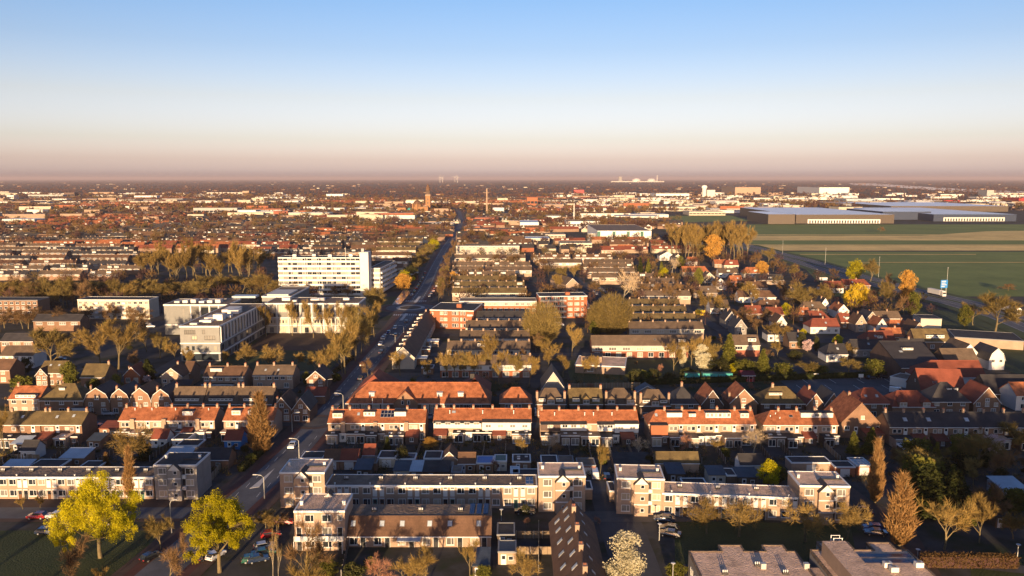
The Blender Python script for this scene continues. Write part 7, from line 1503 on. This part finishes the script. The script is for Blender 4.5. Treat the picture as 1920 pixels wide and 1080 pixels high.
car(1636, 994, 170, 'blue'); car(1641, 1003, 170, 'dark blue', 'saloon'); car(1622, 962, 100, 'black'); car(160, 858, 0, 'white', 'hatch', 'white car beside the pale blue carport'); car(205, 778, 0, 'silver', 'hatch', 'silver hatchback in front of the brown gables'); car(170, 778, 0, 'black'); car(178, 800, 0, 'blue'); car(807, 783, 90, 'silver', 'saloon', 'silver car in the lane between two orange terraces'); car(1007, 778, 90, 'white', 'van', 'white van in the lane right of the white clad terrace'); car(1208, 782, 90, 'blue')
car(525, 787, 30, 'blue', 'hatch', 'blue hatchback beside the main road poplar'); car(365, 693, 20, 'white'); car(283, 614, 15, 'white'); car(276, 609, 15, 'silver'); car(256, 627, 15, 'black'); car(115, 676, 0, 'black'); car(300, 778, 0, 'black'); car(1634, 711, 15, 'black', 'saloon', 'black car in the car park beside the white outbuilding'); car(1657, 709, 0, 'black'); car(1682, 737, -25, 'white', 'van', 'white caravan-like van beside the red barn'); car(621, 706, 60, 'black')
car(722, 632, 85, 'silver'); car(729, 625, 85, 'blue', 'saloon'); car(719, 636, 85, 'white'); car(1048, 611, 0, 'white', 'van', 'white van under the big round tree'); car(1118, 553, 90, 'white'); car(1114, 548, 90, 'silver')
for i in range(7): car(0, 0, 90 if i % 2 else -90, RM.choice(list(PAINT)), RM.choice(['hatch', 'saloon']), world=(-52.6 - (i % 2) * .2, 500 + i * 12))
for i in range(9): car(0, 0, 90, RM.choice(list(PAINT)), RM.choice(['hatch', 'saloon']), world=(road_x(505 + i * 15) - 5.2, 505 + i * 15))
for i in range(8): car(0, 0, 180 - 10, RM.choice(['white', 'silver', 'black', 'grey', 'blue']), RM.choice(['hatch', 'saloon']), world=(44 + RM.uniform(-.5, .5), 450 + i * 5.5))
for i in range(8): car(0, 0, 100, RM.choice(['white', 'silver', 'grey', 'blue']), 'hatch', world=(66 - i * .8, 470 + i * 9))
for i, d in enumerate((-40, -8, 26, 70, 118, 170)): car(0, 0, 0, RM.choice(['white', 'silver', 'red', 'black']), 'saloon', world=(0, 0)) if False else None
for i, y in enumerate((214, 252, 268, 290, 312, 335, 352, 372, 391, 408)): car(0, 0, 90 if i % 2 else -90, ['white', 'black', 'silver', 'grey', 'red', 'dark blue'][i % 6], ['hatch', 'saloon'][i % 2], world=(road_x(y) + (1.7 if i % 2 else -1.7), y))
# lorries on the motorway
def lorry(px, py, ang, label):
    p = G(px, py); o = thing('lorry', label, 'lorry', (p.x, p.y, .3), ang)
    b = MB(); b.box(-8.2, -1.25, 1.0, 4.2, 1.25, 3.9); b.build('trailer', 'white_wall', o)
    b = MB(); b.box(4.7, -1.2, .5, 7.0, 1.2, 3.4); b.box(4.7, -1.1, 3.4, 6.2, 1.1, 3.8); c = b.build('cab', 'white_wall', o); b = MB(); b.box(7.0, -1.05, 1.9, 7.03, 1.05, 3.0); b.build('windscreen', 'glass', c)
    b = MB(); b.box(-8.0, -1.0, .6, 6.5, 1.0, 1.0); b.build('chassis', 'black_paint', o)
    for x in (-6.6, -5.3, -4.0, 3.6, 6.0):
        for s in (-1, 1): b = MB(); b.tube([(x, s*1.2 - .14, .5), (x, s*1.2 + .14, .5)], [.5, .5], 10); b.build('wheel', 'black_paint', o)
def hwang(i): (x0, y0), (x1, y1) = HW[i], HW[i-1]; return math.atan2(y1 - y0, x1 - x0)
lorry(1757, 555, hwang(3), 'white articulated lorry on the motorway under the blue sign'); lorry(1896, 588, hwang(2), 'white articulated lorry on the motorway at the right edge')
p = G(1312, 592); o = thing('box_truck', 'yellow box truck parked in the side street', 'truck', (p.x, p.y, .05), R(100))
b = MB(); b.box(-4, -1.2, .9, 1.6, 1.2, 3.6); b.build('box', 'yellow_paint', o); b = MB(); b.box(1.8, -1.1, .5, 3.6, 1.1, 2.6); b.build('cab', 'yellow_paint', o)
for x in (-2.8, 2.6):
    for s in (-1, 1): b = MB(); b.tube([(x, s*1.1 - .14, .45), (x, s*1.1 + .14, .45)], [.45, .45], 10); b.build('wheel', 'black_paint', o)
# ---------------------------------------------------------------- lamps, signs
def lamp(px, py, top, label, arm=1.0, straight=False):
    p = G(px, py); h = zat(top, p.y); o = thing('street_lamp', label, 'lamp', (p.x, p.y, 0)); b = MB()
    if straight: b.tube([(0,0,0),(0,0,h)], [.1,.07], 8); b.build('pole', 'galvanised', o); b = MB(); b.tube([(0,0,h-.1),(0,0,h+.12),(0,0,h+.2)], [.12,.45,.3], 12); b.build('lantern', 'white_panel', o); return
    b.tube([(0,0,0),(0,0,h*.6),(0,0,h*.88),(arm*.35,0,h*.97),(arm,0,h)], [.13,.1,.09,.08,.06], 8); b.build('pole', 'galvanised', o); b = MB(); s = 1 if arm > 0 else -1; b.box(min(arm,arm+s*.9), -.15, h-.05, max(arm,arm+s*.9), .15, h+.1); b.build('lantern', 'galvanised', o)
for a in ((548, 810, 773, 'street lamp left of the junction table', 1.6), (561, 860, 822, 'street lamp beside the white-edged garage', -1.6), (496, 935, 890, 'street lamp beside the wedge-shaped traffic island', -1.6), (322, 1000, 937, 'tall street lamp between the two willows', .8), (644, 775, 737, 'street lamp with yellow box left of the old school', -1.8), (722, 662, 647, 'curved street lamp nearest the terrace along the main road', -1.6), (741, 642, 627, 'second curved street lamp along the main road terrace', -1.6), (757, 624, 610, 'third curved street lamp along the main road terrace', -1.6), (614, 730, 711, 'street lamp beside the red-tiled garage', 1.0)): lamp(*a[:4], a[4])
lamp(1236, 1014, 983, 'round-topped lamp post beside the parked dark cars', straight=True); lamp(1261, 1095, 1057, 'round-topped lamp post at the school corner', straight=True); lamp(1720, 1048, 1031, 'round-topped lamp post above the brown hedge', straight=True); lamp(1907, 1050, 1022, 'round-topped lamp post at the lower right edge', straight=True); lamp(940, 976, 956, 'lamp post at the right end of the steep brown roof', straight=True)
for i, (px, yb, yt) in enumerate(((1467, 477, 452), (1547, 497, 465), (1647, 520, 482), (1774, 550, 502), (1401, 476, 441), (1531, 523, 505))): lamp(px, yb, yt, '%s motorway lamp mast, counted from the left' % ['second', 'fourth', 'fifth', 'sixth', 'first', 'third'][i], straight=True)
p = G(1773, 553); h0 = zat(548, p.y); zt, zb = zat(525, p.y), zat(540, p.y); o = thing('motorway_sign', 'blue motorway direction sign beside the white lorry', 'sign', (p.x - 1.5, p.y, 0), R(12))
b = MB(); b.box(-2.6, -.08, zb, 2.6, 0, zt); bd = b.build('board', 'blue_paint', o)
for i in range(4): b = MB(); b.box(-2.0, -.1, zb + (zt - zb) * (.14 + .22*i), RM.uniform(.3, 1.9), -.082, zb + (zt - zb) * (.22 + .22*i)); b.build('text_line', 'line_paint', bd)
for s in (-1.6, 1.6): b = MB(); b.box(s-.08, .01, 0, s+.08, .17, zt); b.build('post', 'galvanised', o)
for px, py, lab in ((1543, 540, 'white billboard on posts above the village'), (1530, 795, None)):
    if lab: p = G(px, 535); o = thing('billboard', lab, 'sign', (p.x, p.y, 0)); b = MB(); b.box(-3, -.1, 3.2, 3, .1, 5.6); b.build('board', 'white_panel', o); [MB().box(0,0,0,0,0,0)]; b = MB(); b.box(-2, -.08, 0, -1.8, .08, 3.2); b.box(1.8, -.08, 0, 2, .08, 3.2); b.build('post', 'galvanised', o)
for k, (px, py) in enumerate(((1530, 708), (1614, 709))): p = G(px, py + 3); b = MB(); b.box(-.9, -.05, .9, .9, .05, 2.2); o = thing('notice_board', ['white notice board at the middle of the car park hedge', 'white notice board at the right of the car park hedge'][k], 'sign', (p.x, p.y, 0)); b.build('board', 'white_panel', o); b = MB(); b.box(-.06, .05, 0, .06, .15, 2.0); b.build('post', 'galvanised', o)
# ---------------------------------------------------------------- finish the labels of repeated things with the landmark beside them
ORD = ['', 'second ', 'third ', 'fourth ', 'fifth ', 'sixth ', 'seventh ', 'eighth ', 'ninth ', 'tenth ', 'eleventh ', 'twelfth ', 'thirteenth ', 'fourteenth ', 'fifteenth ', 'sixteenth ', 'seventeenth ', 'eighteenth ', 'nineteenth ', 'twentieth ']
def finish_labels():
    cells = {}
    for o in AUTO:
        x, y = o.location.x, o.location.y
        d, nm, lx, ly = min((math.hypot(x - lx, (y - ly) * .6), nm, lx, ly) for nm, lx, ly in LM)
        dx, dy = x - lx * y / max(ly, 1), (y - ly) * .35      # across and along the line of sight
        rel = ('right of' if dx > 0 else 'left of') if abs(dx) > abs(dy) else ('behind' if dy > 0 else 'in front of')
        cells.setdefault((o['label'], rel, nm), []).append((d, o))
    for (ds, rel, nm), items in cells.items():
        items.sort(key=lambda t: t[0])
        for i, (d, o) in enumerate(items):
            if len(items) == 1: o['label'] = '%s %s the %s' % (ds, rel, nm)
            elif i < len(ORD): o['label'] = '%snearest %s %s the %s' % (ORD[i], ds, rel, nm)
            else: o['label'] = '%s %s the %s, farther out' % (ds, rel, nm); o['group'] = '%s by the %s' % (ds, nm)
finish_labels()
# ---------------------------------------------------------------- air: an even haze over the whole plain
b = MB(); b.box(-46000, -3500, -1.0, 46000, 61000, 135.0)
hz = tag(b.build('haze', 'white_paint'), kind='stuff'); hz.data.materials.clear()
hm = bpy.data.materials.new('haze'); hm.use_nodes = True; hn, hl = hm.node_tree.nodes, hm.node_tree.links; hn.clear()
ho = hn.new('ShaderNodeOutputMaterial'); hv = hn.new('ShaderNodeVolumePrincipled')
hv.inputs['Color'].default_value = (.49, .42, .46, 1); hv.inputs['Density'].default_value = 4.2e-5; hv.inputs['Anisotropy'].default_value = 0.0
hl.new(hv.outputs[0], ho.inputs['Volume']); hz.data.materials.append(hm)
